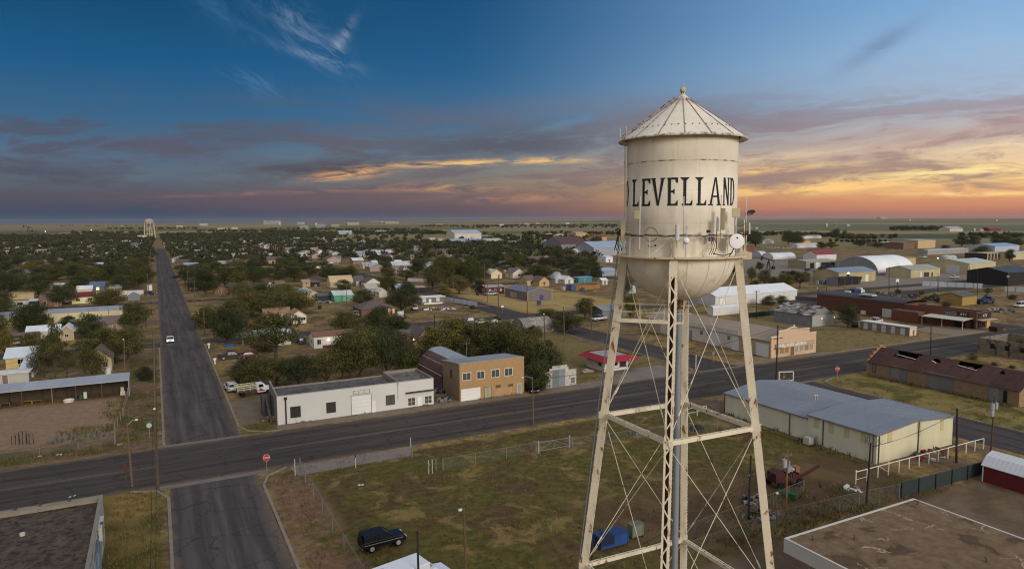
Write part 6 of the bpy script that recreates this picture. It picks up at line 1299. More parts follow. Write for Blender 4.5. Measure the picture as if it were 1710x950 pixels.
def vehicle(kind, label, px, py, heading, col, lights=False, group=None, name=None, cat=None, rim=(170, 172, 176), lm=None, roofc=None):
    """heading: degrees from east, counter-clockwise, of the nose"""
    K = CARK[kind]; p = G(px, py); hw = K['W']/2
    nm = name or {'sedan': 'car', 'suv': 'sport_utility_car', 'pickup': 'pickup_truck', 'van': 'van'}[kind]
    o = thing(nm, label, cat or {'sedan': 'car', 'suv': 'car', 'pickup': 'pickup', 'van': 'van'}[kind], (p.x, p.y, .02), rad(heading), group, lm)
    pm = MAT(col, rough=.3, var=.05)
    mb = MB(); loft(mb, [(x, z, 1.0 if z < .7 else .95) for x, z in K['body']], hw); bd = mb.build('body', pm, o)
    bv = bd.modifiers.new('bevel', 'BEVEL'); bv.width = .05; bv.segments = 2; bv.limit_method = 'ANGLE'
    c = K['cab']; mb = MB(); loft(mb, [(c[0][0], c[0][1], .93), (c[1][0], c[1][1]-.04, .80), (c[2][0], c[2][1]-.04, .80), (c[3][0], c[3][1], .93)], hw); mb.build('window', GLASS, o)
    mb = MB(); mb.add([(c[1][0]-.03, -hw*.81, c[1][1]-.05), (c[2][0]+.03, -hw*.81, c[2][1]-.05), (c[2][0]+.03, hw*.81, c[2][1]-.05), (c[1][0]-.03, hw*.81, c[1][1]-.05), (c[1][0]+.06, -hw*.74, c[1][1]+.02), (c[2][0]-.1, -hw*.74, c[2][1]+.02), (c[2][0]-.1, hw*.74, c[2][1]+.02), (c[1][0]+.06, hw*.74, c[1][1]+.02)],
                      [(0, 1, 5, 4), (1, 2, 6, 5), (2, 3, 7, 6), (3, 0, 4, 7), (4, 5, 6, 7)])
    for s in (-1, 1):      # pillars
        for (a, b) in ((c[0], c[1]), (c[3], c[2])): mb.beam((a[0], s*hw*.935, a[1]), (b[0], s*hw*.815, b[1]-.04), .07, .07)
        m = (c[1][0]+c[2][0])/2; mb.beam((m, s*hw*.93, c[0][1]), (m, s*hw*.815, c[1][1]-.04), .08, .04)
    mb.build('roof', MAT(roofc, rough=.3, var=.05) if roofc else pm, o)
    if kind == 'pickup': mb = MB(); mb.box(-2.68, -hw*.82, 1.10, -.95, hw*.82, 1.135); mb.build('cargo_bed', MAT((40, 40, 42)), o)
    key = K['wr']
    if key not in WHEELS:
        t = MB(); t.tube([(0, -.11, 0), (0, .11, 0)], key, 18); r_ = MB(); r_.tube([(0, -.125, 0), (0, .125, 0)], key*.62, 14)
        WHEELS[key] = (t.mesh('tyre', [TYRE]), r_.mesh('rim', [MAT(rim, rough=.35, metal=.5, var=.05)]))
    for wx in K['wx']:
        for s in (-1, 1):
            w = child(o, 'wheel', WHEELS[key][0]); w.location = (wx, s*(hw-.09), key); r2 = child(o, 'rim', WHEELS[key][1], w)
    for s in (-1, 1):
        mb = MB(); x = K['body'][-2][0]; mb.box(x-.06, s*hw*.7-.17, K['body'][-2][1]-.12, x+.03, s*hw*.7+.17, K['body'][-2][1]+.06); mb.build('headlight', MAT((255, 244, 214), emit=26.0, var=0) if lights else MAT((206, 208, 206), rough=.2), o)
        mb = MB(); x = K['body'][1][0]; mb.box(x-.03, s*hw*.78-.12, .7, x+.06, s*hw*.78+.12, .92); mb.build('tail_light', MAT((150, 24, 24), rough=.3), o)
    for q in (K['body'][-1][0]-.1, K['body'][0][0]-.06): mb = MB(); mb.box(q, -hw*.9, .38, q+.16, hw*.9, .55); mb.build('bumper', MAT((90, 92, 94), rough=.4) if kind != 'sedan' else pm, o)
    return o
j = vehicle('suv', 'black boxy four wheel drive car alone on the grass lot', 638, 911, 4, (16, 20, 28), rim=(190, 192, 196), lm='the black car on the lot')
mb = MB(); mb.box(-2.26, -.55, .5, -2.2, .55, 1.5)
for s in (-1, 1): mb.box(-1.9, s*.72-.02, 1.70, .1, s*.72+.02, 1.745)
mb.build('roof_rack', BLACK, j)
mb = MB()
for s in (-1, 1): mb.box(-2.1, s*.905-.012, .80, 1.9, s*.905+.012, .845)
mb.build('side_stripe', MAT((150, 130, 116)), j)
vehicle('sedan', 'white car with lit headlights driving down the long straight street', 284.5, 570.5, -90, (214, 212, 206), True, lm='the white car with lit headlights')
vehicle('suv', 'white estate car seen from behind at the kerb near the white workshop', 386, 652, 97, (206, 208, 210))
vehicle('pickup', 'black pickup parked on a drive near the white mailbox', 386, 599, 0, (18, 22, 26), roofc=(24, 34, 34))
vehicle('sedan', 'dark red car half hidden by the tree beside the black pickup', 417, 597, 0, (110, 30, 36))
vehicle('suv', 'dark blue car between the pale house and brown roofed mobile home', 503, 573, 90, (40, 56, 76))
vehicle('suv', 'small white car beside the brown hip roofed house', 598, 528, -80, (206, 206, 204))
vehicle('pickup', 'white and red pickup on earth in front of the white mobile home', 692, 517, -100, (214, 190, 182), roofc=(220, 216, 212))
vehicle('suv', 'white utility car near the rusty arched shed', 863.5, 542.5, 35, (216, 216, 214))
vehicle('sedan', 'silver grey car under trees near the rusty arched shed', 824, 541, 170, (150, 152, 154))
vehicle('pickup', 'dark blue pickup left of the silver grey car', 786, 540.5, 170, (60, 74, 96), roofc=(190, 200, 206))
vehicle('sedan', 'pale yellow green car between the dark blue pickup and silver grey car', 806, 540.5, 5, (170, 166, 130))
vehicle('sedan', 'black car parked between the brick building and the stepped garage', 887, 653, -100, (18, 18, 20))
vehicle('sedan', 'white saloon parked in front of the brown house far along the side street', 644.5, 452.5, 0, (220, 220, 222))
vehicle('suv', 'silver car driving away along the far side street', 561, 442, 120, (176, 180, 186))
vehicle('pickup', 'red pickup parked at the end of the white board fence', 546, 449, 0, (140, 36, 34))
vehicle('pickup', 'dark pickup parked beside the dark red timber building', 806, 493, 0, (28, 28, 30))
vehicle('pickup', 'silver pickup parked between the dark red building and grey hall', 822, 493, 180, (176, 178, 178))
vehicle('pickup', 'white pickup outside the tan office shed', 1593, 465, 180, (220, 220, 216))
vehicle('van', 'white car by the far shelter with no wall', 1543, 430.5, 180, (206, 204, 202))
vehicle('pickup', 'white pickup by the low grey shed behind the catwalk', 1000, 535, 10, (200, 200, 204), roofc=(96, 110, 140))
vehicle('sedan', 'light grey car beside the long open hedge on the far left', 111, 505.8, 90, (196, 198, 200))
vehicle('pickup', 'dark pickup with a silver bumper on the far left lawn', 34, 513, -80, (50, 50, 54))
vehicle('sedan', 'dark blue car inside the white roofed car shelter', 57, 510.5, -90, (60, 70, 92))
vehicle('suv', 'dark car parked beside the white box trailer on the street', 251, 493, 20, (40, 46, 56))
vehicle('sedan', 'white car inside the brown carport', 29, 574.5, -90, (200, 200, 198))
vehicle('van', 'white van at the right edge beyond the brown hut', 1704, 513, 180, (206, 206, 204))
vehicle('sedan', 'blue grey car under the red shop canopy edge', 1349, 452, 0, (34, 38, 50))
vehicle('sedan', 'black car in the shade beside the rusty tin barn', 1427, 545, 40, (20, 22, 30))
vehicle('pickup', 'white pickup half behind the storage lockers', 1462, 540, 190, (206, 206, 206))
for i, px in enumerate(range(1273, 1300, 5)): vehicle('suv', None, px, 414.5+.1*i, 80, (206, 206, 204), group='row of parked white cars near the greenhouse')['label'] = 'white car in a long parked row beyond the greenhouse'
for i, px in enumerate((1306, 1312, 1317)): vehicle('van', None, px, 415, 80, (216, 210, 196), group='three cream vans beyond the greenhouse')['label'] = 'cream van beside the row of parked white cars'
# box truck with lettering at the bottom edge
p = G(674, 985); o = thing('box_truck', 'white box truck with dark blue lettering at the bottom edge', 'truck', (p.x-1.0, p.y-1.4, .02), rad(12)); WT = MAT((214, 218, 226), rough=.35, var=.04)
mb = MB(); mb.box(-2.6, -1.15, .8, 2.6, 1.15, 3.0); bd = mb.build('cargo_box', WT, o); bv = bd.modifiers.new('bevel', 'BEVEL'); bv.width = .08; bv.segments = 2
text('R', 1.1, bd, (-1.2, .1, 3.02), (0, 0, 0), MAT((34, 46, 84)))
mb = MB(); loft(mb, [(2.65, .6, 1), (2.65, 2.15, .92), (3.4, 2.2, .9), (4.0, 1.55, .95), (5.0, 1.4, .95), (5.2, 1.1, 1), (5.2, .6, 1)], 1.0); cb_ = mb.build('cab', WT, o); bv = cb_.modifiers.new('bevel', 'BEVEL'); bv.width = .06; bv.segments = 2
mb = MB(); mb.add([(3.46, -.8, 2.13), (3.98, -.85, 1.6), (3.98, .85, 1.6), (3.46, .8, 2.13)], [(0, 1, 2, 3)]); w = mb.build('windscreen', GLASS, o); w.location = (.03, 0, .03)
mb = MB(); mb.box(2.8, -.5, 2.21, 3.2, -.2, 2.3); mb.box(2.8, .2, 2.21, 3.2, .5, 2.3); mb.build('beacon', MAT((150, 140, 90)), o)
for wx in (-1.6, 4.2):
    for s in (-1, 1): mb = MB(); mb.tube([(wx, s*1.0-.14, .48), (wx, s*1.0+.14, .48)], .48, 16); mb.build('wheel', TYRE, o)
# utility flatbed truck by the workshop
p = G(421, 659); o = thing('utility_truck', 'white utility truck with red flash and a slatted cargo bed', 'truck', (p.x, p.y, .02), rad(8))
mb = MB(); mb.box(-2.8, -1.05, .85, .6, 1.05, 1.05); mb.build('bed', MAT((70, 66, 62)), o)
mb = MB()
for s in (-1, 1):
    for z in (1.3, 1.65, 1.95): mb.box(-2.8, s*1.02-.03, z, .6, s*1.02+.03, z+.12)
    for x in (-2.78, -1.7, -.6, .5): mb.box(x, s*1.02-.05, 1.05, x+.1, s*1.02+.05, 2.1)
mb.build('bed_rail', MAT((196, 184, 150)), o)
mb = MB(); mb.box(-2.6, -.9, 1.06, .4, .9, 1.45); mb.build('load', MAT((84, 76, 66), var=.6, sc=3), o)
mb = MB(); loft(mb, [(.75, .5, 1), (.75, 2.05, .9), (1.9, 2.1, .88), (2.5, 1.35, .95), (3.5, 1.2, .95), (3.6, .5, 1)], 1.0); mb.build('cab', MAT((208, 212, 216), rough=.35, var=.05), o)
mb = MB(); mb.add([(.9, -1.005, .7), (2.2, -1.005, .7), (1.2, -.985, 1.3)], [(0, 1, 2)]); mb.build('painted_flash', SIGNR, o)
mb = MB(); mb.add([(.95, -.97, 1.4), (1.85, -.97, 1.4), (1.75, -.93, 1.95), (.95, -.93, 1.95)], [(0, 1, 2, 3)]); mb.add([(1.95, -.85, 2.05), (2.5, -.9, 1.4), (2.5, .9, 1.4), (1.95, .85, 2.05)], [(0, 1, 2, 3)]); w = mb.build('window', GLASS, o); w.location = (.02, -.02, .02)
for wx in (-1.8, 2.6):
    for s in (-1, 1): mb = MB(); mb.tube([(wx, s*.9-.12, .42), (wx, s*.9+.12, .42)], .42, 14); mb.build('wheel', TYRE, o)
# blue and white truck near the racks, blue crane truck by the brown hut
for lab, px, py, rz in (('blue and white flatbed truck on the street by the pipe racks', 1431, 491, 10), ('dark blue rig truck with a raised boom by the brown hut', 1646, 507, 5), ('old dark truck with a white cab behind the tin barn', 1411, 497, 10)):
    p = G(px, py); o = thing('truck', lab, 'truck', (p.x, p.y, .02), rad(rz)); dk = 'rig' in lab
    mb = MB(); mb.box(-4.5, -1.15, .9, 1.2, 1.15, 1.5); mb.box(-4.2, -1.0, 1.5, .6, 1.0, 2.2 if 'flatbed' in lab else 1.9); mb.build('bed', MAT((34, 56, 96) if 'old' not in lab else (40, 40, 42), var=.3, sc=2), o)
    mb = MB(); loft(mb, [(1.4, .6, 1), (1.4, 2.5, .9), (2.5, 2.55, .9), (3.0, 1.7, .95), (4.3, 1.5, .95), (4.4, .6, 1)], 1.15); mb.build('cab', MAT((206, 212, 218) if not dk else (36, 50, 84), rough=.4), o)
    if dk: mb = MB(); mb.beam((-3, 0, 2), (4.5, 0, 5.2), .35, .4); mb.beam((-1, 0, 1.9), (1, 0, 3.6), .2, .2); mb.build('boom', MAT((36, 40, 52)), o)
    for wx in (-3.6, -2.5, 3.3):
        for s in (-1, 1): mb = MB(); mb.tube([(wx, s-.14, .5), (wx, s+.14, .5)], .5, 12); mb.build('wheel', TYRE, o)
# farm machinery in the lot by the metal building
p = G(1318, 809); o = thing('harvester', 'derelict dark red harvester with a grey engine and long auger', 'harvester', (p.x, p.y, 0), rad(-8))
RD = MAT((76, 27, 29), var=.3, sc=2, dirt=((60, 34, 30), .5, .62))
mb = MB(); mb.box(-2.4, -.9, .9, 1.0, .9, 1.25); mb.prism([(-2.6, .7), (-2.7, 1.9), (-1.6, 2.1), (-1.2, 1.2), (-1.2, .7)], -.8, .8, 'y'); mb.build('body', RD, o)
mb = MB()
for k in range(5): mb.box(-1.0+k*.4, -.85, 1.26, -.75+k*.4, .8, 1.5+.12*(k % 3))
mb.build('reel', MAT((92, 40, 32), var=.3), o)
mb = MB(); mb.box(-.5, -.3, 1.3, .2, .4, 2.3); mb.tube([(-.1, 0, 2.3), (-.1, 0, 2.9)], .12, 8); mb.tube([(-.3, -.1, 1.9), (.5, -.1, 1.9)], .2, 8); mb.build('engine', MAT((150, 156, 164), metal=.3, rough=.4), o)
mb = MB(); mb.box(.6, -.35, 1.25, 1.2, .4, 2.1); mb.box(.55, -.4, 2.1, 1.25, .45, 2.2); mb.build('seat_box', MAT((150, 92, 60), var=.3), o)
mb = MB(); mb.beam((.8, -.4, .8), (5.0, .6, 1.5), .3, .28); mb.build('auger', RD, o)
for x, y, r in ((-2.1, -1, .45), (-2.1, 1, .45), (.7, -1, .55), (.7, 1, .55)): mb = MB(); mb.tube([(x, y-.12, r), (x, y+.12, r)], r, 14); mb.build('wheel', TYRE, o)
p = G(1318, 832); o = thing('loader', 'small green loader attachment with a bucket below the red harvester', 'loader', (p.x, p.y, 0), rad(20)); GN = MAT((26, 82, 42), var=.25)
mb = MB(); mb.box(-.3, -.8, .15, .5, .8, .7); mb.build('bucket', GN, o)
mb = MB(); mb.beam((-.3, 0, .5), (-1.6, .6, 1.5), .14, .16); mb.beam((-1.6, .6, 1.5), (-2.2, 1.0, .6), .14, .16); mb.build('arm', GN, o)
mb = MB(); mb.ball((-2.1, .6, 1.1), .18, 8); mb.build('lamp', WHITE, o)
def junk(label, px, py, w, h, cols, n, seed, name='scrap_heap'):
    p = G(px, py); o = thing(name, label, 'scrap heap', (p.x, p.y, 0)); rg = random.Random(seed); by = {}
    for i in range(n):
        c = rg.choice(cols); mb = by.setdefault(c, MB()); a = rg.random()*6.28; r = rg.random()**.6*w/2; s = [.1+rg.random()*.5*h for _ in range(3)]; q = (r*math.cos(a), r*math.sin(a)*.6, s[2]*.5+rg.random()*h*.45*(1-2*r/w))
        t = rg.random()*3; mb.obox(q, (math.cos(t), math.sin(t), rg.uniform(-.3, .3)), (-math.sin(t), math.cos(t), 0), (0, .2, 1), s[0], s[1]*.6, s[2]*.4)
    for c, mb in by.items(): mb.build('scrap', MAT(c, var=.3, sc=3), o, kind='stuff')
    return o
junk('black tarpaulin heap and pale scrap beside the dark pole', 1262, 838, 3.6, .9, [(24, 24, 26), (96, 94, 92), (60, 56, 52), (130, 128, 122)], 46, 1)
junk('scattered pale boards and rubble by the fence near the dark pole', 1268, 862, 5, .5, [(90, 88, 84), (120, 116, 110), (60, 56, 50)], 40, 2)
junk('heap of rusty scrap at the left end of the white workshop', 451, 702, 2.4, 1.0, [(120, 60, 40), (84, 70, 60), (150, 120, 90)], 26, 3)
junk('junk pile and gate between white workshop and brick building', 742, 669, 3.0, 1.0, [(70, 70, 72), (110, 112, 114), (44, 42, 42)], 36, 4)
junk('clutter of black items between buildings behind the gate', 735, 655, 2.5, 1.3, [(24, 24, 28), (50, 48, 50), (96, 96, 100)], 26, 5)
junk('pale rubble with blue sheet behind the left tower leg', 1068, 722, 3.6, .6, [(150, 152, 156), (96, 98, 104), (70, 66, 58)], 34, 6)
junk('round black heap of tyres beside the tower legs', 1163, 717, 1.8, .9, [(18, 18, 18), (26, 25, 24)], 26, 7)
junk('white and red odds and ends along the metal building end wall', 1552, 760, 7, .7, [(180, 180, 178), (130, 40, 40), (70, 66, 62)], 26, 8)
junk('pale debris by the white gate posts', 1424, 818, 3, .6, [(190, 190, 188), (110, 104, 96)], 12, 9)
junk('yard junk by the mint green house', 545, 506, 8, 1.6, [(60, 58, 56), (110, 108, 104), (140, 136, 130)], 30, 10)
junk('cluster of toys and furniture on the lawn before the white mobile home', 726, 517, 9, 1.4, [(40, 70, 130), (206, 206, 206), (120, 110, 90)], 22, 11)
junk('white garden things and a boat shape right of the lawn toys', 748, 517, 5, 1.4, [(206, 208, 210), (160, 160, 158)], 12, 12)
junk('overgrown scrap row on the dry field behind the red shop', 1520, 498, 26, 2.0, [(50, 48, 42), (84, 80, 72), (40, 46, 36)], 50, 13)
junk('second overgrown scrap row near the brown hut', 1575, 502, 22, 2.0, [(46, 44, 40), (96, 92, 86), (44, 50, 38)], 40, 14)
p = G(185, 503); o = thing('boat', 'small white boat standing on dry grass behind the storage building', 'boat', (p.x, p.y, .5), rad(10)); mb = MB(); mb.prism([(-2.6, 0), (-2.8, .7), (2.2, .7), (3.2, .9), (2.0, 0)], -.9, .9, 'y'); mb.build('hull', WHITE, o); mb = MB(); mb.box(-.6, -.6, .7, .8, .6, 1.3); mb.build('cabin', WHITE, o); mb = MB(); mb.box(-2, -.5, -.5, 1.5, .5, 0); mb.build('trailer_frame', STEEL, o)
p = G(383.5, 578); mb = MB(); mb.lathe([(.05, .32), (1.25, .32), (1.3, .36), (1.3, 0), (.05, 0)], 24, (p.x, p.y)); tag(mb.build('paddling_pool', MAT((36, 104, 176))), 'round blue paddling pool under the street tree', 'paddling pool')
p = G(805, 484); 
for lab, px, py, col in (('blue wheeled bin in the grass right of the dark bushes', 420, 528, (30, 44, 76)), ('dark bin on dry grass below the pale blue roofed house', 534, 516, (30, 32, 38)), ('blue cube bin before the orange board fence', 973.5, 485.5, (40, 84, 150)), ('white tank box before the grey clutter near the grey hall', 943.5, 484, (206, 202, 190)), ('dark red skip by the kerb of the red brick shop', 1663, 553, (70, 34, 30))):
    p = G(px, py); w = .6 if 'bin' in lab else 1.6; o = thing('bin' if 'bin' in lab else 'skip' if 'skip' in lab else 'tank', lab, 'bin' if 'bin' in lab else 'container', (p.x, p.y, 0)); mb = MB(); mb.prism([(-w*.85, 0), (-w, 1.3), (w, 1.3), (w*.85, 0)], -w*.7, w*.7, 'y'); mb.build('body', MAT(col), o); mb = MB(); mb.box(-w-.03, -w*.72, 1.31, w+.03, w*.72, 1.38); mb.build('lid', MAT([c*.8 for c in col]), o)
junk('turquoise and blue machinery in the bay of the open fronted tan shed', 1384, 450, 14, 4.2, [(40, 110, 140), (60, 70, 84), (30, 30, 34)], 30, 15)
junk('low clutter of drums and frames between the pump jack and the tan sheds', 1318, 456, 16, 2.2, [(70, 72, 76), (120, 120, 118), (50, 44, 40)], 40, 16)
junk('scrap strewn along the dry field beyond the rusty tin barn', 1450, 493, 24, 1.6, [(60, 54, 46), (110, 104, 96), (44, 46, 38)], 44, 17)
junk('pale boards and dark heaps near the right edge behind the brown hut', 1668, 520, 14, 1.2, [(150, 146, 136), (60, 56, 50)], 24, 18)
# pump jacks
for lab, px, py, s in (('black oil pump jack rocking above the trees', 1283, 450, 1.0), ('far pump jack alone in the left fields', 47.5, 387.5, 2.6), ('far pump jack beyond the meadow trees', 594, 398.5, 2.2), ('far pump jack on the left of the field road', 60, 392, 1.5)):
    p = G(px, py); o = thing('pump_jack', lab, 'pump jack', (p.x, p.y, 0), rad(-10)); o.scale = (s, s, s); BK = MAT((36, 34, 38))
    mb = MB()
    for q in (-1, 1): mb.beam((q*1.5, -.8, 0), (0, 0, 6.2), .3, .3); mb.beam((q*1.5, .8, 0), (0, 0, 6.2), .3, .3)
    mb.build('frame', BK, o); mb = MB(); mb.beam((-4.6, 0, 7.6), (4.4, 0, 5.0), .5, .6); mb.build('beam', BK, o)
    mb = MB(); mb.prism([(-5.0, 8.6), (-5.6, 7.0), (-5.2, 5.6), (-4.4, 6.4), (-4.4, 8.2)], -.4, .4, 'y'); mb.build('horse_head', BK, o); mb = MB(); mb.box(2.8, -.7, 0, 4.6, .7, 2.0); mb.tube([(4.3, 0, 5), (3.6, 0, 1.8)], .12, 6); mb.build('counterweight', BK, o)
# ---------------------------------------------------------------- poles, lamps, signs, wires
POLES = {}
def pole(key, label, base, top, h=None, arms=(), cans=0, lamp=None, mat=None, r=.14, cat='utility pole', name='utility_pole', armdir=0.0, cap=None):
    p = G(*base); hh = h
    if hh is None:
        lo, hi = 0, 40
        for _ in range(40):
            m = (lo+hi)/2
            if pix((p.x, p.y, m))[1] > top[1]: lo = m
            else: hi = m
        hh = m
    tx = 0.0
    o = thing(name, label, cat, (p.x, p.y, 0)); m = mat or WOODP
    # lean: the top of the pole follows the photo
    d = ray(*top) if top else None
    lean = Vector((0, 0, 0))
    if d is not None:
        k = Vector((p.x, p.y, 0)).length/math.hypot(d.x, d.y); lean = Vector((d.x*k-p.x, d.y*k-p.y, 0)); lean = lean if lean.length < hh*.12 else lean*(hh*.12/lean.length)
    T_ = Vector((lean.x, lean.y, hh)); mb = MB(); mb.tube([(0, 0, 0), T_*.5, T_], [r, r*.88, r*.7], 10); mb.build('post', m, o)
    au = Vector((math.cos(armdir), math.sin(armdir), 0))
    for i, (dz, hl) in enumerate(arms):
        c = T_*(1-dz/hh); mb = MB(); mb.beam(c-au*hl+Vector((0, 0, 0))+au.cross(Vector((0, 0, 1)))*r, c+au*hl+au.cross(Vector((0, 0, 1)))*r, .1, .12); ca_ = mb.build('crossarm', m, o)
        mb = MB()
        for s in (-.95, -.5, .5, .95): q = c+au*hl*s+au.cross(Vector((0, 0, 1)))*r; mb.tube([q, q+Vector((0, 0, .22))], .05, 6)
        mb.build('insulator', MAT((120, 112, 104)), ca_)
    for i in range(cans):
        q = T_*(1-(1.4+.0*i)/hh)+au*(.42*(1 if i % 2 else -1))+Vector((0, 0, -.9*(i//2))); mb = MB(); mb.tube([q-Vector((0, 0, .42)), q+Vector((0, 0, .42))], .26, 12); mb.tube([q+Vector((0, 0, .42)), q+Vector((0, 0, .6))], .05, 6); mb.build('transformer', MAT((156, 160, 164), metal=.2, rough=.5), o)
    if lamp:
        dx, dy, dz, on = lamp; q = T_+Vector((0, 0, -.25)); e = q+Vector((dx, dy, dz)); mb = MB(); mb.tube([q, q+(e-q)*.6+Vector((0, 0, .18)), e], .035, 6); mb.build('lamp_arm', STEEL, o)
        mb = MB(); mb.ball(e+Vector((0, 0, -.05)), .2 if not on else .17, 10, sz=.6); mb.build('lamp', on or MAT((206, 208, 204), rough=.3), o)
    if cap: mb = MB(); mb.ball(T_, .16, 8); mb.build('cap', cap, o)
    POLES[key] = (p+T_, au); return o
pole('A', 'tall dark utility pole at the street corner by the dry grass', (264, 819), (257.7, 683), arms=(), mat=MAT((86, 72, 56), var=.4, sc=2), r=.19, cap=MAT((200, 200, 196)))
pole('B', 'wooden street light pole with short curved arm over the wide street', (221, 812), (212, 706), lamp=(1.0, .3, .5, None), mat=MAT((106, 84, 58), var=.3, sc=2), r=.14)
pole('C', 'thin pole on the left verge of the long street', (259, 704), (256.5, 549), r=.15)
pole('D', 'wooden pole behind the open shed roof beside dark trees', (140, 630), (136, 574), r=.12)
pole('E', 'pole with a small lamp behind the right end of the open shed', (208.5, 626), (207, 566), lamp=(-.1, 0, .2, None), r=.14)
pole('F', 'street light pole at the kerb opposite the brick building', (891, 709), (888.8, 628.5), lamp=(-1.6, .3, .25, None), r=.12)
pole('G', 'grey wooden pole with small lamps at the bottom of the lot', (779, 985), (774.5, 847), lamp=(-.3, .1, .12, None), r=.12)
pole('H', 'short dark pole beside the white box truck', (700, 1010), (697, 886), r=.12, mat=DARKP)
pole('I', 'dark utility pole with crossarms before the pink false front', (1296, 636.7), (1299, 543), arms=((2.6, 1.2), (4.6, 1.0)), mat=DARKP, r=.16)
pole('J', 'plain dark pole across the street from the storage lockers', (1554, 596), (1555, 540), mat=DARKP, r=.13)
pole('K', 'dark pole at the right end of the white pipe fence', (1597, 772), (1598.5, 682), mat=DARKP, r=.15)
pole('L', 'wooden pole carrying pale transformers above the side street', (1654.7, 755.8), (1661.5, 661), cans=3, mat=MAT((88, 62, 48), var=.3), r=.14)
pole('M', 'dark pole with a meter box in front of the metal building corner', (1446.6, 843), (1454, 739), mat=DARKP, r=.13)
pole('N', 'wooden pole with a transformer and aerials beside the red harvester', (1312.5, 862), (1315, 751), cans=1, arms=((.6, .5),), mat=MAT((116, 90, 60), var=.3), r=.11)
pole('O', 'dark pole with a small crossarm left of the right tower leg', (1250, 866), (1254, 760), arms=((2.2, .5),), mat=DARKP, r=.13)
pole('P', 'low pole with a lit yellow green lamp by the blue dumpster', (989, 985), (988, 876), lamp=(-.35, 0, -.35, LAMPG), r=.1, mat=DARKP)
pole('Q', 'tall pole beside the long street near the round dark tree', (342, 560), (340, 519), r=.15)
pole('R', 'slender pole in dry grass right of the long street', (394, 519), (394.5, 484), r=.14)
pole('S', 'pole standing by the mint green house trailer', (579, 518), (579, 475.5), r=.15)
pole('T', 'pole on the left edge of the side street before the grey hall', (832.5, 524), (832, 464), r=.17, mat=MAT((100, 70, 50), var=.3))
pole('U', 'tall pole before the left wall of the grey hall', (880.8, 530), (880, 472), r=.17, mat=MAT((100, 70, 50), var=.3))
pole('V', 'dark pole with a white lamp beside the rusty arched shed', (910, 569), (908.5, 524), r=.14, mat=MAT((90, 56, 40), var=.3), lamp=(-.1, -.1, .3, MAT((230, 230, 226), emit=.6, var=0)))
pole('W', 'plain pole in the dry lot right of the rusty arched shed', (942.5, 571), (941, 512), r=.15)
pole('X', 'pole at the kerb of the side street left of the tower', (987.8, 562.5), (987.5, 500), r=.14, mat=MAT((100, 70, 50), var=.3), arms=((.8, .9),))
pole('Y', 'pole beside the parked dark pickup and red timber building', (809.5, 496), (809, 455), r=.16)
pole('Z', 'pole with a wide crossarm before the white metal warehouse', (1263.5, 532), (1263.2, 485), arms=((.4, 1.3),), mat=DARKP)
pole('a', 'pole behind the rusty tin barn with a white box', (1366, 507), (1366.4, 475), cans=1, mat=DARKP)
pole('b', 'slim pole just right of the pole with the white box', (1380, 505), (1380.4, 478), mat=DARKP)
pole('c', 'slim pole in the dry field before the tan office shed', (1484.5, 495), (1484.8, 445), mat=DARKP)
pole('d', 'pole with a square white sign box in the dry field', (1498.4, 495), (1498.7, 466), mat=DARKP, cans=0)
pole('e', 'pole at the left end of the pale metal fence', (1566, 486), (1566.4, 456), mat=DARKP)
pole('f', 'pole before the tan workshop trailer', (1619, 476), (1619.5, 440), mat=DARKP)
pole('g', 'tall pole in front of the middle of the pale metal fence', (1632, 492), (1632.6, 450), mat=DARKP)
pole('h', 'pole with pale transformers before the black sided hangar', (1682.6, 493), (1683.4, 456), cans=2, mat=DARKP)
pole('i', 'pole near the curb of the side street by the mobile home lawn', (725.5, 556), (725.5, 524), mat=DARKP)
pole('k', 'bare pole in the left middle of the dark trees', (764.5, 434), (764.5, 410), r=.2)
pole('l', 'pole before the hangar trees near the cream gable', (809, 470), (809, 440), r=.2)
pole('m', 'tall slim mast by the far orchard', (1397, 383), (1397.5, 364), r=.4, mat=STEEL, name='mast', cat='mast')
mb = MB(); p, _ = POLES['d']; mb.box(p.x-.9, p.y-.1, p.z-1.2, p.x+.9, p.y+.1, p.z); tag(mb.build('sign', WHITE), 'square white sign box on a slim pole in the dry field', 'sign')
WIREM = MAT((34, 32, 32), var=.1)
def wire(label, a, c, sag=.6, n=2, gap=.6, r=.019, dz=-.3):
    pa, u = POLES[a] if isinstance(a, str) else (Vector(a), Vector((1, 0, 0))); pc, u2 = POLES[c] if isinstance(c, str) else (Vector(c), Vector((1, 0, 0)))
    o = thing('overhead_wire', label, 'wire', tuple((pa+pc)/2*1.0)); m0 = (pa+pc)/2
    d = (pc-pa).normalized(); s = Vector((d.y, -d.x, 0))
    for k in range(n):
        off = s*gap*(k-(n-1)/2)+Vector((0, 0, dz-.25*(k % 2))); pts = [pa+(pc-pa)*t+off-Vector((0, 0, sag*4*t*(1-t)))-m0 for t in [i/14 for i in range(15)]]
        mb = MB(); mb.tube(pts, r, 4); mb.build('strand', WIREM, o)
wire('pale wire from the street corner pole to the left edge of the yard', 'E', (-60, 128, 6.4), .5, 1)
wire('wire crossing the long straight street near the open shed', 'E', G(480, 598)+Vector((0, 0, 5.5)), .7, 1, r=.014)
wire('two wires running south from the tall corner pole', 'A', (-1.3, 30, 9.2), .8, 2, .35, .018)
wire('two wires running north from the tall corner pole', 'A', 'C', .8, 2, .35, .018)
wire('dark pair of wires above the black car on the lot', (-1.0, 33, 8.4), (59.5, 50.5, 6.4), 1.6, 2, .3, .03)
wire('wires from the dark meter pole to the metal building wall', 'M', (82.6, 55.5, 3.5), .3, 3, .25)
wire('wires from the pole at the pipe fence to the metal building', 'K', 'M', .6, 2, .4)
wire('wires between the two poles above the side street', 'K', 'L', .3, 2, .4)
wire('wires passing before the pink false front', 'I', 'J', .8, 3, .5)
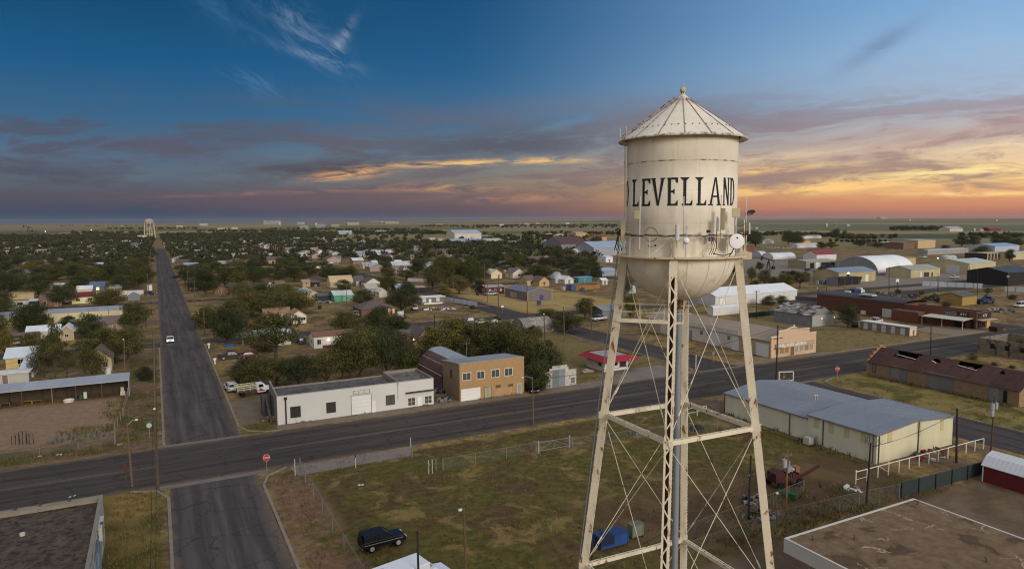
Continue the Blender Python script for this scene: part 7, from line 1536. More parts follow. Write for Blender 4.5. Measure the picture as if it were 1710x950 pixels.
wire('wires from the pink false front pole toward the tower', 'I', (51.2, 92, 7.5), 1.2, 2, .5)
wire('thin wires over the weeds right of the rusty arched shed', 'V', 'X', .5, 2, .3)
wire('thin wires along the side street before the grey hall', 'T', 'U', .5, 2, .3, .015)
# stop signs, street signs, mailboxes
def stop(label, px, py, h, rz, rr=.38):
    p = G(px, py); o = thing('stop_sign', label, 'stop sign', (p.x, p.y, 0), rz); mb = MB(); mb.tube([(0, .04, 0), (0, .04, h+rr)], .035, 6); mb.build('post', STEEL, o)
    mb = MB(); mb.prism([(rr*math.cos(math.pi/8+i*math.pi/4), h+rr*math.sin(math.pi/8+i*math.pi/4)) for i in range(8)], -.015, .01, 'y'); f = mb.build('face', SIGNR, o)
    mb = MB(); mb.prism([((rr+.03)*math.cos(math.pi/8+i*math.pi/4), h+(rr+.03)*math.sin(math.pi/8+i*math.pi/4)) for i in range(8)], .011, .02, 'y'); mb.build('border', WHITE, f)
    text('STOP', rr*.72, f, (0, -.03, h), (math.pi/2, 0, 0), WHITE)
stop('red stop sign at the corner of the lot by the short south street', 446, 790, 2.05, rad(-5), .42)
stop('red stop sign far off by the dry grass and maroon warehouse', 1398, 634, 2.2, rad(-15), .5)
p = G(250, 731); o = thing('street_sign', 'white round backed sign with green street name plate at the left corner', 'street sign', (p.x, p.y, 0)); mb = MB(); mb.tube([(0, .03, 0), (0, .03, 2.6)], .03, 6); mb.build('post', STEEL, o)
mb = MB(); mb.prism([(.38*math.cos(math.pi/8+i*math.pi/4), 1.9+.38*math.sin(math.pi/8+i*math.pi/4)) for i in range(8)], -.015, .01, 'y'); mb.build('plate', MAT((176, 178, 172)), o)
mb = MB(); mb.box(-.4, -.02, 2.35, .4, .02, 2.58); mb.build('name_plate', MAT((30, 110, 70)), o)
p = G(211, 812); o = thing('marker_post', 'thin red and dark marker post beside the street light pole', 'marker post', (p.x, p.y, 0)); mb = MB(); mb.tube([(0, 0, 0), (0, 0, 3.2)], .045, 6); mb.build('post', MAT((84, 64, 54)), o); mb = MB(); mb.box(-.16, -.03, 1.95, .16, .03, 2.9); mb.build('plate', MAT((92, 40, 34), var=.3), o)
for px, py, lab in ((349, 582, 'white mailbox on a post at the kerb below the side street corner'), (359, 608, 'taller white mailbox post at the kerb below the black pickup'), (331, 525, 'small white mailbox by the round dark tree')):
    p = G(px, py); o = thing('mailbox', lab, 'mailbox', (p.x, p.y, 0)); mb = MB(); mb.box(-.12, -.12, 0, .12, .12, 1.0); mb.build('post', WHITE, o); mb = MB(); mb.box(-.3, -.2, 1.0, .3, .2, 1.35); mb.build('box', WHITE, o)
p = G(1163, 617); o = thing('street_sign', 'thin white sign post on the grass corner behind the tower', 'sign post', (p.x-.2, p.y, 0)); mb = MB(); mb.box(-.08, -.05, 0, .08, .05, 3.2); mb.build('post', MAT((190, 190, 186)), o)
p = G(1191, 605); o = thing('street_sign', 'grey backed street sign facing away near the pink store', 'street sign', (p.x, p.y, 0)); mb = MB(); mb.tube([(0, 0, 0), (0, 0, 2.4)], .035, 6); mb.build('post', STEEL, o); mb = MB(); mb.prism([(.4*math.cos(math.pi/8+i*math.pi/4), 2.0+.4*math.sin(math.pi/8+i*math.pi/4)) for i in range(8)], -.02, .01, 'y'); mb.build('plate', MAT((116, 120, 112)), o)
p = G(901, 0+513); 
p = G(839, 523); o = thing('street_sign', 'small white street sign at the side street before the grey hall', 'street sign', (p.x, p.y, 0)); mb = MB(); mb.tube([(0, 0, 0), (0, 0, 2.6)], .04, 6); mb.build('post', STEEL, o); mb = MB(); mb.box(-.45, -.03, 2.0, .45, .02, 2.7); mb.build('plate', WHITE, o)
# billboard frame behind the cream metal building
p = G(1312, 648); o = thing('billboard', 'small worn billboard in a white frame on two legs behind the metal building', 'billboard', (p.x, p.y, 0), rad(-24))
mb = MB(); mb.box(-1.3, -.06, 1.6, 1.3, .06, 3.1); f = mb.build('panel', MAT((62, 52, 40), var=.5, sc=2, dirt=((150, 140, 110), .55, .62)), o)
mb = MB(); mb.box(-1.42, -.1, 1.5, -1.3, .1, 3.2); mb.box(1.3, -.1, 1.5, 1.42, .1, 3.2); mb.box(-1.3, -.1, 3.1, 1.3, .1, 3.2); mb.box(-1.3, -.1, 1.5, 1.3, .1, 1.6); mb.build('frame', WHITE, f)
for x in (-.4, .5): mb = MB(); mb.box(x, -.08, 0, x+.14, .08, 1.5); mb.build('leg', STEEL, o)
# ---------------------------------------------------------------- wire fences
def netting():
    m = bpy.data.materials.new('chain_link_netting'); m.use_nodes = True; T = NT(m.node_tree); b = T.n['Principled BSDF']
    b.inputs['Base Color'].default_value = lin((120, 120, 118)); b.inputs['Roughness'].default_value = .6
    tr = T.n.new('ShaderNodeBsdfTransparent'); mx = T.n.new('ShaderNodeMixShader')
    x, y, z = T.xyz(T.n.new('ShaderNodeNewGeometry').outputs['Position']); s = T.m('ADD', x, y)
    def ln(v): return T.m('LESS_THAN', T.m('FRACT', T.m('DIVIDE', v, .09)), .05)
    g = T.m('MAXIMUM', ln(T.m('ADD', s, z)), ln(T.m('SUBTRACT', s, z)))
    T.l.new(g, mx.inputs[0]); T.l.new(tr.outputs[0], mx.inputs[1]); T.l.new(b.outputs[0], mx.inputs[2]); T.l.new(mx.outputs[0], T.n['Material Output'].inputs[0]); return m
NET = netting()
def wirefence(label, pts, h=1.5, step=3.2, col=(120, 116, 108), thick=.045, name='chain_link_fence', toprail=True, big=()):
    p0 = pts[0]; o = thing(name, label, 'fence', (p0[0], p0[1], 0)); rail = MB(); net = MB(); pm = MAT(col, var=.2); k = 0
    for (a, b), (c, d) in zip(pts[:-1], pts[1:]):
        L = math.hypot(c-a, d-b); n = max(1, round(L/step)); A = Vector((a-p0[0], b-p0[1], 0)); C = Vector((c-p0[0], d-p0[1], 0))
        net.add([A+Vector((0, 0, .05)), C+Vector((0, 0, .05)), C+Vector((0, 0, h)), A+Vector((0, 0, h))], [(0, 1, 2, 3)])
        if toprail: rail.tube([A+Vector((0, 0, h+.02)), C+Vector((0, 0, h+.02))], .022, 5)
        for i in range(n+1):
            if i == 0 and k: continue
            q = A+(C-A)*(i/n); t = thick*1.8 if (i == 0 and k == 0) or i == n else thick
            mb = MB(); mb.tube([q, q+Vector((0, 0, h+.08))], t, 6); mb.build('post', pm, o)
        k += 1
    if toprail: rail.build('rail', pm, o)
    net.build('netting', NET, o); return o
wirefence('chain link fence down the lot beside the short south street', [(15.2, 89.0), (15.0, 84.5), (14.9, 50)], 1.6, 5.0)
wirefence('chain link fence along the driveway slab to the lot gate', [(15.4, 86.9), (29.6, 86.9), (30.6, 80.6)], 1.5, 4.4)
wirefence('chain link fence with a wide gate in the middle of the lot', [(31.4, 80.2), (45.2, 80.4), (50.6, 79.6), (66, 77.5), (79, 76)], 1.5, 5.2)
p = G(895, 757); o = thing('field_gate', 'wide pipe gate with crossed braces in the middle of the lot', 'gate', (45.4, 80.1, 0))
mb = MB()
for x in (0, 5.0): mb.box(x-.09, -.09, 0, x+.09, .09, 1.75)
mb.build('post', MAT((150, 148, 142)), o); mb = MB()
for z in (.3, 1.45): mb.tube([(0, 0, z), (5.0, 0, z)], .03, 6)
mb.tube([(0, 0, .3), (2.5, 0, 1.45), (5.0, 0, .3)], .025, 5); mb.tube([(2.5, 0, .3), (2.5, 0, 1.45)], .025, 5); mb.build('frame', MAT((140, 140, 136)), o)
for lab, px, py in (('pale double gate post near the middle of the chain link fence', 722, 790), ('second pale post beside the double gate post', 716, 791)):
    p = G(px, py); mb = MB(); mb.tube([(p.x, p.y, 0), (p.x, p.y, 1.8)], .07, 8); mb.box(p.x-.05, p.y-.3, 1.3, p.x+.05, p.y+.3, 1.36); tag(mb.build('gate_post', MAT((170, 166, 156))), lab, 'gate post')
for lab, px, py, h in (('white sign post at the corner of the driveway slab', 493, 794, 2.2), ('white stake beside the wide street at the driveway slab', 686, 746, 1.4), ('thin white stake in the driveway slab', 594, 781, 1.4)):
    p = G(px, py); mb = MB(); mb.tube([(p.x, p.y, 0), (p.x, p.y, h)], .05, 6); mb.tube([(p.x, p.y, h), (p.x, p.y, h+.35)], .06, 6, 1); tag(mb.build('stake', [MAT((190, 188, 180)), DARKP]), lab, 'stake')
wirefence('chain link fence behind the scrap along the south of the lot', [(43, 47.6), (56, 48.6), (68, 47.9), (74, 47.2)], 1.7, 3.4, (100, 98, 92))
wirefence('second chain link fence past the green loader', [(44, 50.9), (57, 52.2), (66, 53.6)], 1.4, 3.6, (110, 104, 92))
wirefence('wooden posted wire fence along the right side of the dirt yard', [(-5.7, 143), (-6.0, 128), (-6.8, 119), (-6.5, 112.5)], 1.5, 3.0, (120, 110, 92), .07, 'wire_fence', False)
wirefence('low wire fence along the street side of the dirt yard', [(-6.5, 112.6), (-20, 112), (-36, 112.4)], 1.0, 4.0, (124, 112, 92), .05, 'wire_fence')
wirefence('chain link fence along the street by the rusty arched shed', [(88, 142), (99.5, 142)], 1.4, 3, (110, 104, 96))
wirefence('dark wire fence in the yard behind the rusty arched shed', [(74, 176), (99, 176)], 1.3, 2.4, (90, 84, 78))
o = thing('pipe_fence', 'white painted pipe fence in front of the cream metal building', 'fence', (73.6, 52.4, 0)); WP = MAT((216, 212, 204), var=.1)
n = 13
for i in range(n+1): mb = MB(); x = 26.8*i/n; mb.box(x-.05, -.05, 0, x+.05, .05, 1.5 if i not in (0, 3) else 1.75); mb.build('post', WP, o)
mb = MB(); mb.tube([(0, 0, 1.5), (26.8, 0, 1.5)], .05, 6); mb.tube([(0, 0, .55), (2.1, 0, .55)], .03, 5); mb.tube([(6.2, 0, .4), (4.3, 0, 1.45)], .03, 5); mb.build('rail', WP, o)
o = thing('pipe_fence', 'thin white pipe corner fence at the left end of the metal building', 'fence', (71, 83.5, 0))
for i in range(5): mb = MB(); mb.box(i*2-.04, -.04, 0, i*2+.04, .04, 1.4); mb.build('post', WP, o)
mb = MB(); mb.tube([(0, 0, 1.4), (8, 0, 1.4)], .035, 5); mb.tube([(0, 0, .7), (8, 0, .7)], .03, 5); mb.build('rail', WP, o)
for i, (px, h) in enumerate(((25, 1.3), (31, 1.6), (37, 1.9), (43, 1.9), (49, 1.5), (54, 1.5))):
    p = G(px, 742-.2*i); mb = MB(); mb.tube([(p.x-.35, p.y, 0), (p.x-.35, p.y, h), (p.x+.15, p.y, h), (p.x+.15, p.y, .1 if i % 2 else h-.5)], .05, 6); o = tag(mb.build('bent_pipe', MAT((60, 46, 40), var=.3)), 'dark bent pipe post standing in the dirt yard', 'pipe post', 'row of dark bent pipe posts in the dirt yard')
for i, (px, py, lab) in enumerate(((66, 763, 'crumpled white paper on the verge below the dirt yard'), (100, 760, 'pale litter in weeds right of the crumpled paper'), (200, 743, 'white stone pile at the foot of the yard fence'), (603, 811, 'pale stone lying on the grass lot'), (120, 830, 'white litter in the grass by the dark flat roof'))):
    p = G(px, py); mb = MB(); rg = random.Random(i)
    for k in range(5): mb.obox((p.x+rg.uniform(-.3, .3), p.y+rg.uniform(-.2, .2), .12), (1, .2*k, .3), (-.2*k, 1, .1), (0, .2, 1), .07+.06*rg.random(), .06, .04)
    tag(mb.build('litter', MAT((180, 174, 164))), lab, 'litter')
# ---------------------------------------------------------------- trees
def leaf_material(name, dark, light):
    m = bpy.data.materials.new(name); m.use_nodes = True; T = NT(m.node_tree); b = T.n['Principled BSDF']
    P = T.n.new('ShaderNodeNewGeometry').outputs['Position']
    n1 = T.noise(P, .55, 3, .6); n2 = T.noise(P, 4.0, 2, .6)
    c = T.mix(T.sm(T.m('MULTIPLY_ADD', n2, .5, T.m('MULTIPLY', n1, .6)), .38, .72), lin(dark), lin(light))
    oi = T.n.new('ShaderNodeObjectInfo').outputs['Random']
    c = T.mix(1.0, c, T.ramp(oi, [(0, (.68, .74, .74, 1)), (.45, (1, 1, 1, 1)), (.75, (1.25, 1.14, .9, 1)), (1, (1.5, 1.28, 1.0, 1))]), 'MULTIPLY')
    T.l.new(c, b.inputs['Base Color']); b.inputs['Roughness'].default_value = .75; b.inputs['Specular IOR Level'].default_value = .2
    return m
LEAF = {'dark green': leaf_material('leaves_dark_green', (36, 42, 22), (73, 77, 40)), 'olive green': leaf_material('leaves_olive_green', (45, 49, 25), (98, 94, 49)), 'grey green': leaf_material('leaves_grey_green', (54, 54, 37), (94, 90, 60))}
BARK = MAT((78, 64, 52), var=.35, sc=3)
def crown_mesh(seed, style, n, leaf, mat):
    """unit tree: height 1, crown about 1 across"""
    rg = random.Random(seed); blobs = []
    z0 = {'round': .13, 'bush': .04, 'tall': .15, 'open': .34, 'pine': .42}[style]
    if style == 'pine':
        for i in range(9):
            z = z0+(1-z0)*i/9; r = .34*(1-(i/9)**1.3)+.05; a = rg.random()*6.28; blobs.append((r*.5*math.cos(a), r*.5*math.sin(a), z+.04, r, .075))
    else:
        k = {'round': 11, 'bush': 9, 'tall': 10, 'open': 9}[style]
        for i in range(k):
            a = i*2.4+rg.random(); t = (i+.5)/k; z = z0+(1-z0)*(.18+.66*t)*(.85+.3*rg.random()); prof = math.sin(math.pi*min(.97, (.22+.72*t)))**.7
            rr = .30*prof*(.6+.8*rg.random()); s = (.19+.11*rg.random())*(1 if style != 'open' else .72)
            blobs.append((rr*math.cos(a), rr*math.sin(a), min(z, .9), s*1.15, s*.72*(1.25 if style == 'tall' else 1)))
        blobs.append((rg.uniform(-.08, .08), rg.uniform(-.08, .08), .80, .2, .18))
        if style == 'bush': blobs += [(.25*math.cos(q), .25*math.sin(q), .2, .2, .2) for q in (0.3, 1.9, 3.4, 5.0)]
    mb = MB(); wsum = sum(b[3]**2 for b in blobs)
    for (x, y, z, s, h) in blobs:
        for i in range(int(n*s*s/wsum)):
            v = Vector((rg.gauss(0, 1), rg.gauss(0, 1), rg.gauss(0, 1))).normalized(); q = rg.random()**.38*(1.0+.18*rg.gauss(0, .5))
            c = Vector((x+v.x*s*q, y+v.y*s*q, z+v.z*h*q));
            if c.z < .03: continue
            d = (v+Vector((rg.gauss(0, .7), rg.gauss(0, .7), rg.gauss(.25, .7)))).normalized(); a = d.cross(Vector((rg.gauss(0, 1), rg.gauss(0, 1), rg.gauss(0, 1)))).normalized(); b = d.cross(a); L = leaf*(.6+.9*rg.random())
            mb.add([c-a*L*.5, c+b*L*.32, c+a*L*.5, c-b*L*.32], [(0, 1, 2, 3)])
    return mb.mesh('crown', [mat]), blobs, z0
def trunk_mesh(seed, style, blobs, z0):
    rg = random.Random(seed+99); mb = MB(); top = .62 if style != 'pine' else .95; w = {'round': .035, 'bush': .02, 'tall': .028, 'open': .032, 'pine': .022}[style]
    mb.tube([(0, 0, 0), (.01, .0, z0*.6), (.0, .015, z0), (.02, 0, top)], [w*1.25, w, w*.85, w*.35], 8)
    for (x, y, z, s, h) in blobs[:7]:
        if style == 'pine': break
        a = Vector((0, 0, z0*rg.uniform(.7, 1.2))); e = Vector((x, y, z)); m = a+(e-a)*.5+Vector((0, 0, -.03)); mb.tube([a, m, e, e+(e-a)*.25], [w*.55, w*.4, w*.2, w*.08], 5)
    return mb.mesh('trunk', [BARK])
VAR = {}
sd = 0
for style, cnt, n, lf in (('round', 5, 8200, .034), ('tall', 2, 7000, .034), ('bush', 3, 6000, .04), ('open', 3, 4600, .034), ('pine', 1, 4200, .036)):
    for tint in LEAF:
        for i in range(cnt if tint != 'grey green' else max(1, cnt//2)):
            sd += 1; cm, bl, z0 = crown_mesh(sd, style, n, lf, LEAF[tint]); VAR.setdefault((style, tint), []).append((cm, trunk_mesh(sd, style, bl, z0)))
NTREE = [0]
SITES = []
def tree(x, y, w, h, style='round', tint=None, label=None, lm=None, name=None, small=False):
    tint = tint or R.choice(('dark green', 'dark green', 'olive green', 'olive green', 'grey green'))
    cm, tm = R.choice(VAR[(style, tint)])
    nm = name or ('shrub' if style == 'bush' and h < 3.2 else 'pine_tree' if style == 'pine' else 'tree')
    o = thing(nm, label, nm.replace('_', ' ') if nm != 'pine_tree' else 'pine', (x, y, 0), R.random()*6.28, {'shrub': 'shrubs of the town', 'tree': 'trees of the town'}.get(nm), lm)
    o.scale = (w, w*(.9+.2*R.random()), h)
    child(o, 'crown', cm); child(o, 'trunk', tm); NTREE[0] += 1; SITES.append((x, y, w/2))
    if not label:
        sz = 'huge' if w > 11 else 'broad' if w > 8 else 'tall' if h > w*1.15 else 'small' if w < 4.5 else ''
        shp = {'round': 'round topped', 'tall': 'upright', 'bush': 'bushy', 'open': 'thin crowned', 'pine': ''}[style]
        AUTO.append((o, ' '.join(q for q in (sz, tint, shp, nm.replace('_', ' ')) if q)))
    return o
def ptree(px, py, wpx, hpx, style='round', tint=None, label=None, lm=None):
    p = G(px, py); k = view(p)[1]/F; return tree(p.x, p.y, wpx*k*1.06, hpx*k*1.05, style, tint, label, lm)
# trees that can be told apart, at their place in the photo: foot x, foot y, width, height in photo pixels
NEAR = [
 (415, 648, 58, 52, 'round', 'dark green'), (392+14, 640, 36, 40, 'bush', 'dark green'), (462, 642, 58, 44, 'round', 'olive green'), (500, 648, 58, 50, 'round', 'dark green'), (545, 640, 60, 50, 'round', 'olive green'), (585, 634, 66, 72, 'round', 'olive green'),
 (572, 632, 44, 60, 'tall', 'olive green'), (602, 628, 68, 72, 'round', 'olive green'), (646, 628, 54, 68, 'round', 'dark green'), (682, 626, 60, 46, 'round', 'olive green'), (712, 622, 44, 40, 'round', 'dark green'),
 (726, 604, 60, 58, 'round', 'olive green'), (758, 598, 70, 66, 'round', 'olive green'), (802, 602, 60, 58, 'round', 'dark green'), (848, 604, 60, 62, 'round', 'olive green'), (880, 620, 66, 62, 'round', 'dark green'), (906, 640, 56, 66, 'round', 'dark green'), (896, 652, 40, 48, 'bush', 'dark green'), (918, 622, 40, 40, 'bush', 'olive green'),
 (790, 588, 56, 44, 'round', 'olive green'), (836, 590, 60, 50, 'round', 'olive green'), (872, 592, 52, 44, 'round', 'dark green'), (770, 574, 50, 38, 'round', 'grey green'),
 (462, 606, 88, 82, 'open', 'olive green'), (380, 574, 52, 58, 'round', 'dark green'), (402, 560, 34, 34, 'tall', 'dark green'), (345, 547, 44, 34, 'bush', 'dark green'), (424, 527, 46, 38, 'round', 'olive green'), (455, 531, 52, 42, 'round', 'olive green'), (484, 528, 34, 30, 'round', 'dark green'), (500, 522, 54, 36, 'round', 'olive green'),
 (476, 500, 40, 26, 'round', 'olive green'), (343, 494, 38, 40, 'round', 'dark green'), (376, 480, 34, 34, 'round', 'dark green'), (400, 478, 36, 36, 'round', 'olive green'), (424, 476, 28, 30, 'tall', 'dark green'), (432, 552, 26, 20, 'bush', 'dark green'), (442, 586, 40, 30, 'bush', 'olive green'),
 (56, 558, 58, 46, 'round', 'dark green'), (34, 560, 30, 32, 'tall', 'olive green'), (113, 545, 28, 18, 'bush', 'dark green'), (151, 563, 42, 38, 'bush', 'dark green'), (226, 553, 44, 46, 'round', 'dark green'), (214, 602, 54, 58, 'round', 'olive green'), (172, 590, 66, 44, 'bush', 'dark green'), (52, 584, 44, 28, 'bush', 'olive green'), (8, 592, 34, 40, 'round', 'olive green'),
 (92, 636, 48, 98, 'pine', 'olive green'), (74, 630, 40, 54, 'tall', 'grey green'), (112, 632, 36, 46, 'open', 'grey green'), (153, 632, 40, 50, 'tall', 'dark green'), (184, 606, 34, 32, 'bush', 'dark green'), (243, 634, 26, 22, 'bush', 'dark green'), (0, 560, 30, 34, 'tall', 'olive green'),
 (14, 494, 44, 38, 'round', 'dark green'), (36, 484, 26, 28, 'round', 'olive green'), (65, 496, 38, 40, 'round', 'dark green'), (103, 510, 46, 32, 'round', 'dark green'), (132, 484, 34, 24, 'round', 'dark green'), (160, 478, 34, 30, 'round', 'olive green'), (188, 476, 36, 34, 'round', 'dark green'), (210, 478, 34, 34, 'tall', 'dark green'), (232, 482, 32, 34, 'round', 'olive green'), (246, 474, 26, 30, 'round', 'dark green'), (200, 486, 30, 26, 'tall', 'grey green'),
 (608, 514, 34, 28, 'round', 'dark green'), (670, 520, 50, 38, 'round', 'dark green'), (646, 488, 32, 26, 'round', 'dark green'), (577, 554, 54, 32, 'round', 'olive green'), (630, 560, 48, 48, 'round', 'dark green'), (663, 557, 44, 28, 'round', 'dark green'), (650, 572, 36, 26, 'bush', 'dark green'), (574, 484, 26, 18, 'bush', 'dark green'), (686, 562, 26, 18, 'bush', 'olive green'), (716, 572, 30, 26, 'bush', 'olive green'), (612, 584, 60, 40, 'round', 'olive green'), (652, 592, 56, 40, 'round', 'dark green'),
 (722, 484, 34, 42, 'tall', 'olive green'), (744, 480, 40, 46, 'tall', 'olive green'), (762, 476, 34, 44, 'round', 'olive green'), (784, 478, 36, 44, 'tall', 'dark green'), (800, 488, 22, 22, 'bush', 'dark green'), (862, 450, 30, 28, 'round', 'dark green'), (833, 446, 24, 30, 'round', 'dark green'), (812, 462, 28, 26, 'tall', 'grey green'), (742, 494, 22, 16, 'bush', 'olive green'),
 (977, 531, 36, 34, 'round', 'olive green'), (946, 555, 50, 34, 'round', 'olive green'), (916, 540, 40, 24, 'round', 'olive green'), (899, 570, 14, 24, 'tall', 'grey green'), (898, 466, 32, 24, 'round', 'dark green'), (924, 471, 28, 22, 'round', 'olive green'), (996, 463, 24, 20, 'bush', 'dark green'), (931, 440, 26, 24, 'round', 'dark green'), (955, 470, 20, 12, 'bush', 'dark green'), (968, 468, 26, 18, 'round', 'grey green'),
 (1052, 534, 26, 40, 'tall', 'olive green'), (1416, 547, 32, 36, 'round', 'dark green'), (1284, 510, 26, 16, 'bush', 'dark green'), (1306, 508, 18, 14, 'bush', 'dark green'), (1310, 482, 30, 26, 'round', 'olive green'), (1336, 481, 28, 26, 'open', 'grey green'), (1277, 476, 22, 24, 'tall', 'olive green'), (1255, 470, 16, 24, 'tall', 'olive green'), (1260, 478, 14, 10, 'bush', 'dark green'), (1292, 479, 18, 16, 'bush', 'dark green'), (1355, 432, 15, 15, 'round', 'olive green'),
 (1606, 412, 22, 18, 'round', 'dark green'), (1626, 412, 20, 18, 'round', 'dark green'), (1638, 431, 26, 20, 'round', 'dark green'), (1686, 437, 15, 19, 'round', 'dark green'), (1668, 411, 24, 20, 'round', 'dark green'), (1684, 410, 18, 16, 'round', 'olive green'), (1700, 412, 18, 14, 'round', 'dark green'), (1590, 508, 18, 12, 'bush', 'olive green'), (1560, 500, 16, 10, 'bush', 'grey green'), (1604, 504, 14, 10, 'bush', 'dark green'),
 (1704, 598, 22, 30, 'tall', 'dark green'), (1624, 600, 16, 10, 'bush', 'olive green'), (1660, 610, 9, 6, 'bush', 'dark green'), (1690, 615, 10, 5, 'bush', 'dark green'),
 (1243, 410, 30, 22, 'round', 'dark green'), (1262, 412, 24, 24, 'round', 'dark green'), (1330, 410, 26, 20, 'round', 'dark green'), (1316, 408, 20, 20, 'round', 'dark green'), (1372, 416, 16, 12, 'round', 'dark green'), (1388, 415, 18, 12, 'round', 'olive green'), (1395, 399, 14, 16, 'tall', 'dark green'), (1410, 395, 8, 10, 'tall', 'dark green'), (1420, 400, 18, 10, 'round', 'olive green'), (1440, 400, 16, 8, 'round', 'olive green'),
 (1455, 450, 12, 10, 'bush', 'olive green'), (1230, 462, 20, 18, 'round', 'dark green'), (1324, 470, 24, 18, 'round', 'dark green'), (1345, 470, 18, 16, 'bush', 'grey green'), (1268, 452, 14, 14, 'tall', 'dark green'), (1436, 412, 20, 12, 'round', 'dark green'), (1466, 414, 16, 10, 'round', 'olive green'), (1578, 420, 14, 10, 'round', 'dark green'), (1540, 492, 12, 7, 'bush', 'olive green'), (1470, 500, 12, 7, 'bush', 'grey green'), (1500, 489, 10, 6, 'bush', 'dark green'), (1650, 488, 12, 7, 'bush', 'olive green'), (1580, 512, 16, 8, 'bush', 'dark green'), (1690, 500, 14, 8, 'bush', 'dark green'), (890, 558, 20, 14, 'bush', 'olive green'), (846, 548, 12, 10, 'bush', 'dark green'), (813, 546, 14, 10, 'bush', 'dark green'), (790, 516, 12, 6, 'bush', 'dark green'), (830, 536, 14, 9, 'bush', 'olive green'), (917, 577, 14, 10, 'bush', 'grey green'),
]
for a in NEAR: ptree(*a)
# the tree masses further back: scattered over the blocks, thick on the left, thinner to the right
HOUSES = [(o.location.x, o.location.y) for o in COL.objects if o.parent is None and o.get('category') in ('house', 'mobile home', 'warehouse', 'annex', 'shed', 'carport')]
HV = [view(q) for q in HOUSES]
def on_road(x, y, m=2.5):
    for a, b in ((0, 10), (101, 111), (-102, -93), (215, 224)):
        if a-m < x < b+m and y > 100: return True
    for a, b in ((91, 108), (195, 203), (300, 308), (408, 415), (510, 517), (612, 619), (714, 721), (816, 823)):
        if a-m < y < b+m and x < 225: return True
    return False
def dens(px, py):
    """how thick the trees stand at this place of the photo (0..1)"""
    if py < 383: return 0
    if py > 470: return .22 if px < 720 else .06
    if px < 275: return .95 if py > 395 else .5
    if px < 470: return .9 if py > 388 else .45
    if px < 560: return .75 if py > 412 else .5
    if 560 < px < 745 and py < 408: return .04 if py > 392 else .4
    if px < 745: return .62
    if px < 830: return .85 if py > 409 else .1
    if px < 1000: return .55 if py > 409 else (.3 if py > 396 else .02)
    return .0
def hides(X, Y):
    r, f = view((X, Y))
    for hr, hf in HV:
        if 0 < hf-f < 26 and abs(hr*f/hf-r) < 7: return rg.random() < .75
    return False
cand = []
rg = random.Random(21)
x = -620.0
while x < 640:
    y = 212.0
    while y < 1700:
        X, Y = x+rg.uniform(-6, 6), y+rg.uniform(-6, 6); px, py = pix((X, Y, 0)); _, dp = view((X, Y))
        if dp > 10 and -40 < px < 1060 and py < 535 and rg.random() < dens(px, py)*.78 and not on_road(X, Y) and all((X-a)**2+(Y-b)**2 > (64 if py < 470 else 130) for a, b in HOUSES) and not hides(X, Y) and all((X-a)**2+(Y-b)**2 > (c+1.2)**2 for a, b, c in SITES): cand.append((dp, X, Y, px, py))
        y += 11.0
    x += 11.0
cand.sort()
LIMIT = 292-sum(1 for a in NEAR if not (a[4] == 'bush'))
FARTREES = []
for i, (dp, X, Y, px, py) in enumerate(cand):
    w = rg.uniform(7.0, 13.0); h = rg.uniform(4.8, 8.6)
    if i < LIMIT: tree(X, Y, w, h, rg.choice(('round', 'round', 'round', 'tall', 'open')), rg.choice(('dark green', 'dark green', 'olive green', 'grey green')))
    else: FARTREES.append((X, Y, w, h))
# every tree beyond these reads as one far wood
for px0, px1, py, n, hh in ((180, 330, 383, 60, 9), (330, 470, 388, 60, 10), (440, 520, 390, 40, 10), (520, 700, 385, 70, 9), (560, 760, 391, 40, 9), (700, 860, 378.5, 110, 10), (860, 1030, 378, 120, 11), (760, 1030, 381, 60, 10), (860, 1035, 392, 40, 8), (1488, 1574, 385, 120, 12), (1240, 1340, 394, 40, 9), (1340, 1400, 396, 30, 8), (1300, 1420, 366.5, 40, 16), (1575, 1700, 363.8, 60, 20), (120, 260, 391, 60, 9), (0, 140, 398, 90, 9), (100, 240, 378, 30, 9), (1400, 1500, 398, 30, 6), (1600, 1710, 396, 30, 8), (430, 560, 384, 24, 9)):
    for k in range(n):
        px = rg.uniform(px0, px1); p = G(px, py+rg.uniform(-.35, .35)*(py-365)*.12); FARTREES.append((p.x, p.y, rg.uniform(8, 13), hh*rg.uniform(.6, 1.1)))
# orchard rows right of the tower
for px in range(1388, 1500, 9): p = G(px, 405+.02*(px-1388)); FARTREES.append((p.x, p.y, 6, 5))
mb = MB()
for (X, Y, w, h) in FARTREES:
    d = view((X, Y))[1]; n = 90 if d < 900 else 46; L = 1.5 if d < 900 else 2.4
    bl = [(rg.uniform(-.28, .28)*w, rg.uniform(-.28, .28)*w, h*rg.uniform(.4, .8), w*.3) for _ in range(4)]+[(0, 0, h*.55, w*.36)]
    for i in range(n):
        bx0, by0, bz, s = rg.choice(bl); v = Vector((rg.gauss(0, 1), rg.gauss(0, 1), rg.gauss(0, 1))).normalized()*(s*rg.random()**.4); c = Vector((X+bx0+v.x, Y+by0+v.y, max(.6, bz+v.z*.75)))
        a = Vector((rg.gauss(0, 1), rg.gauss(0, 1), rg.gauss(0, 1))).normalized(); b = a.cross(Vector((rg.gauss(0, 1), rg.gauss(0, 1), rg.gauss(0, 1)))).normalized()
        mb.add([c-a*L*.6, c+b*L*.5, c+a*L*.6, c-b*L*.5], [(0, 1, 2, 3)])
tag(mb.build('far_woods', leaf_material('leaves_far_hazed', (37, 41, 26), (70, 71, 43))), 'far off dark trees merging into one mass beyond the nearer town', 'woods', None, 'stuff')  # leaf colours greyed to paint in distance haze
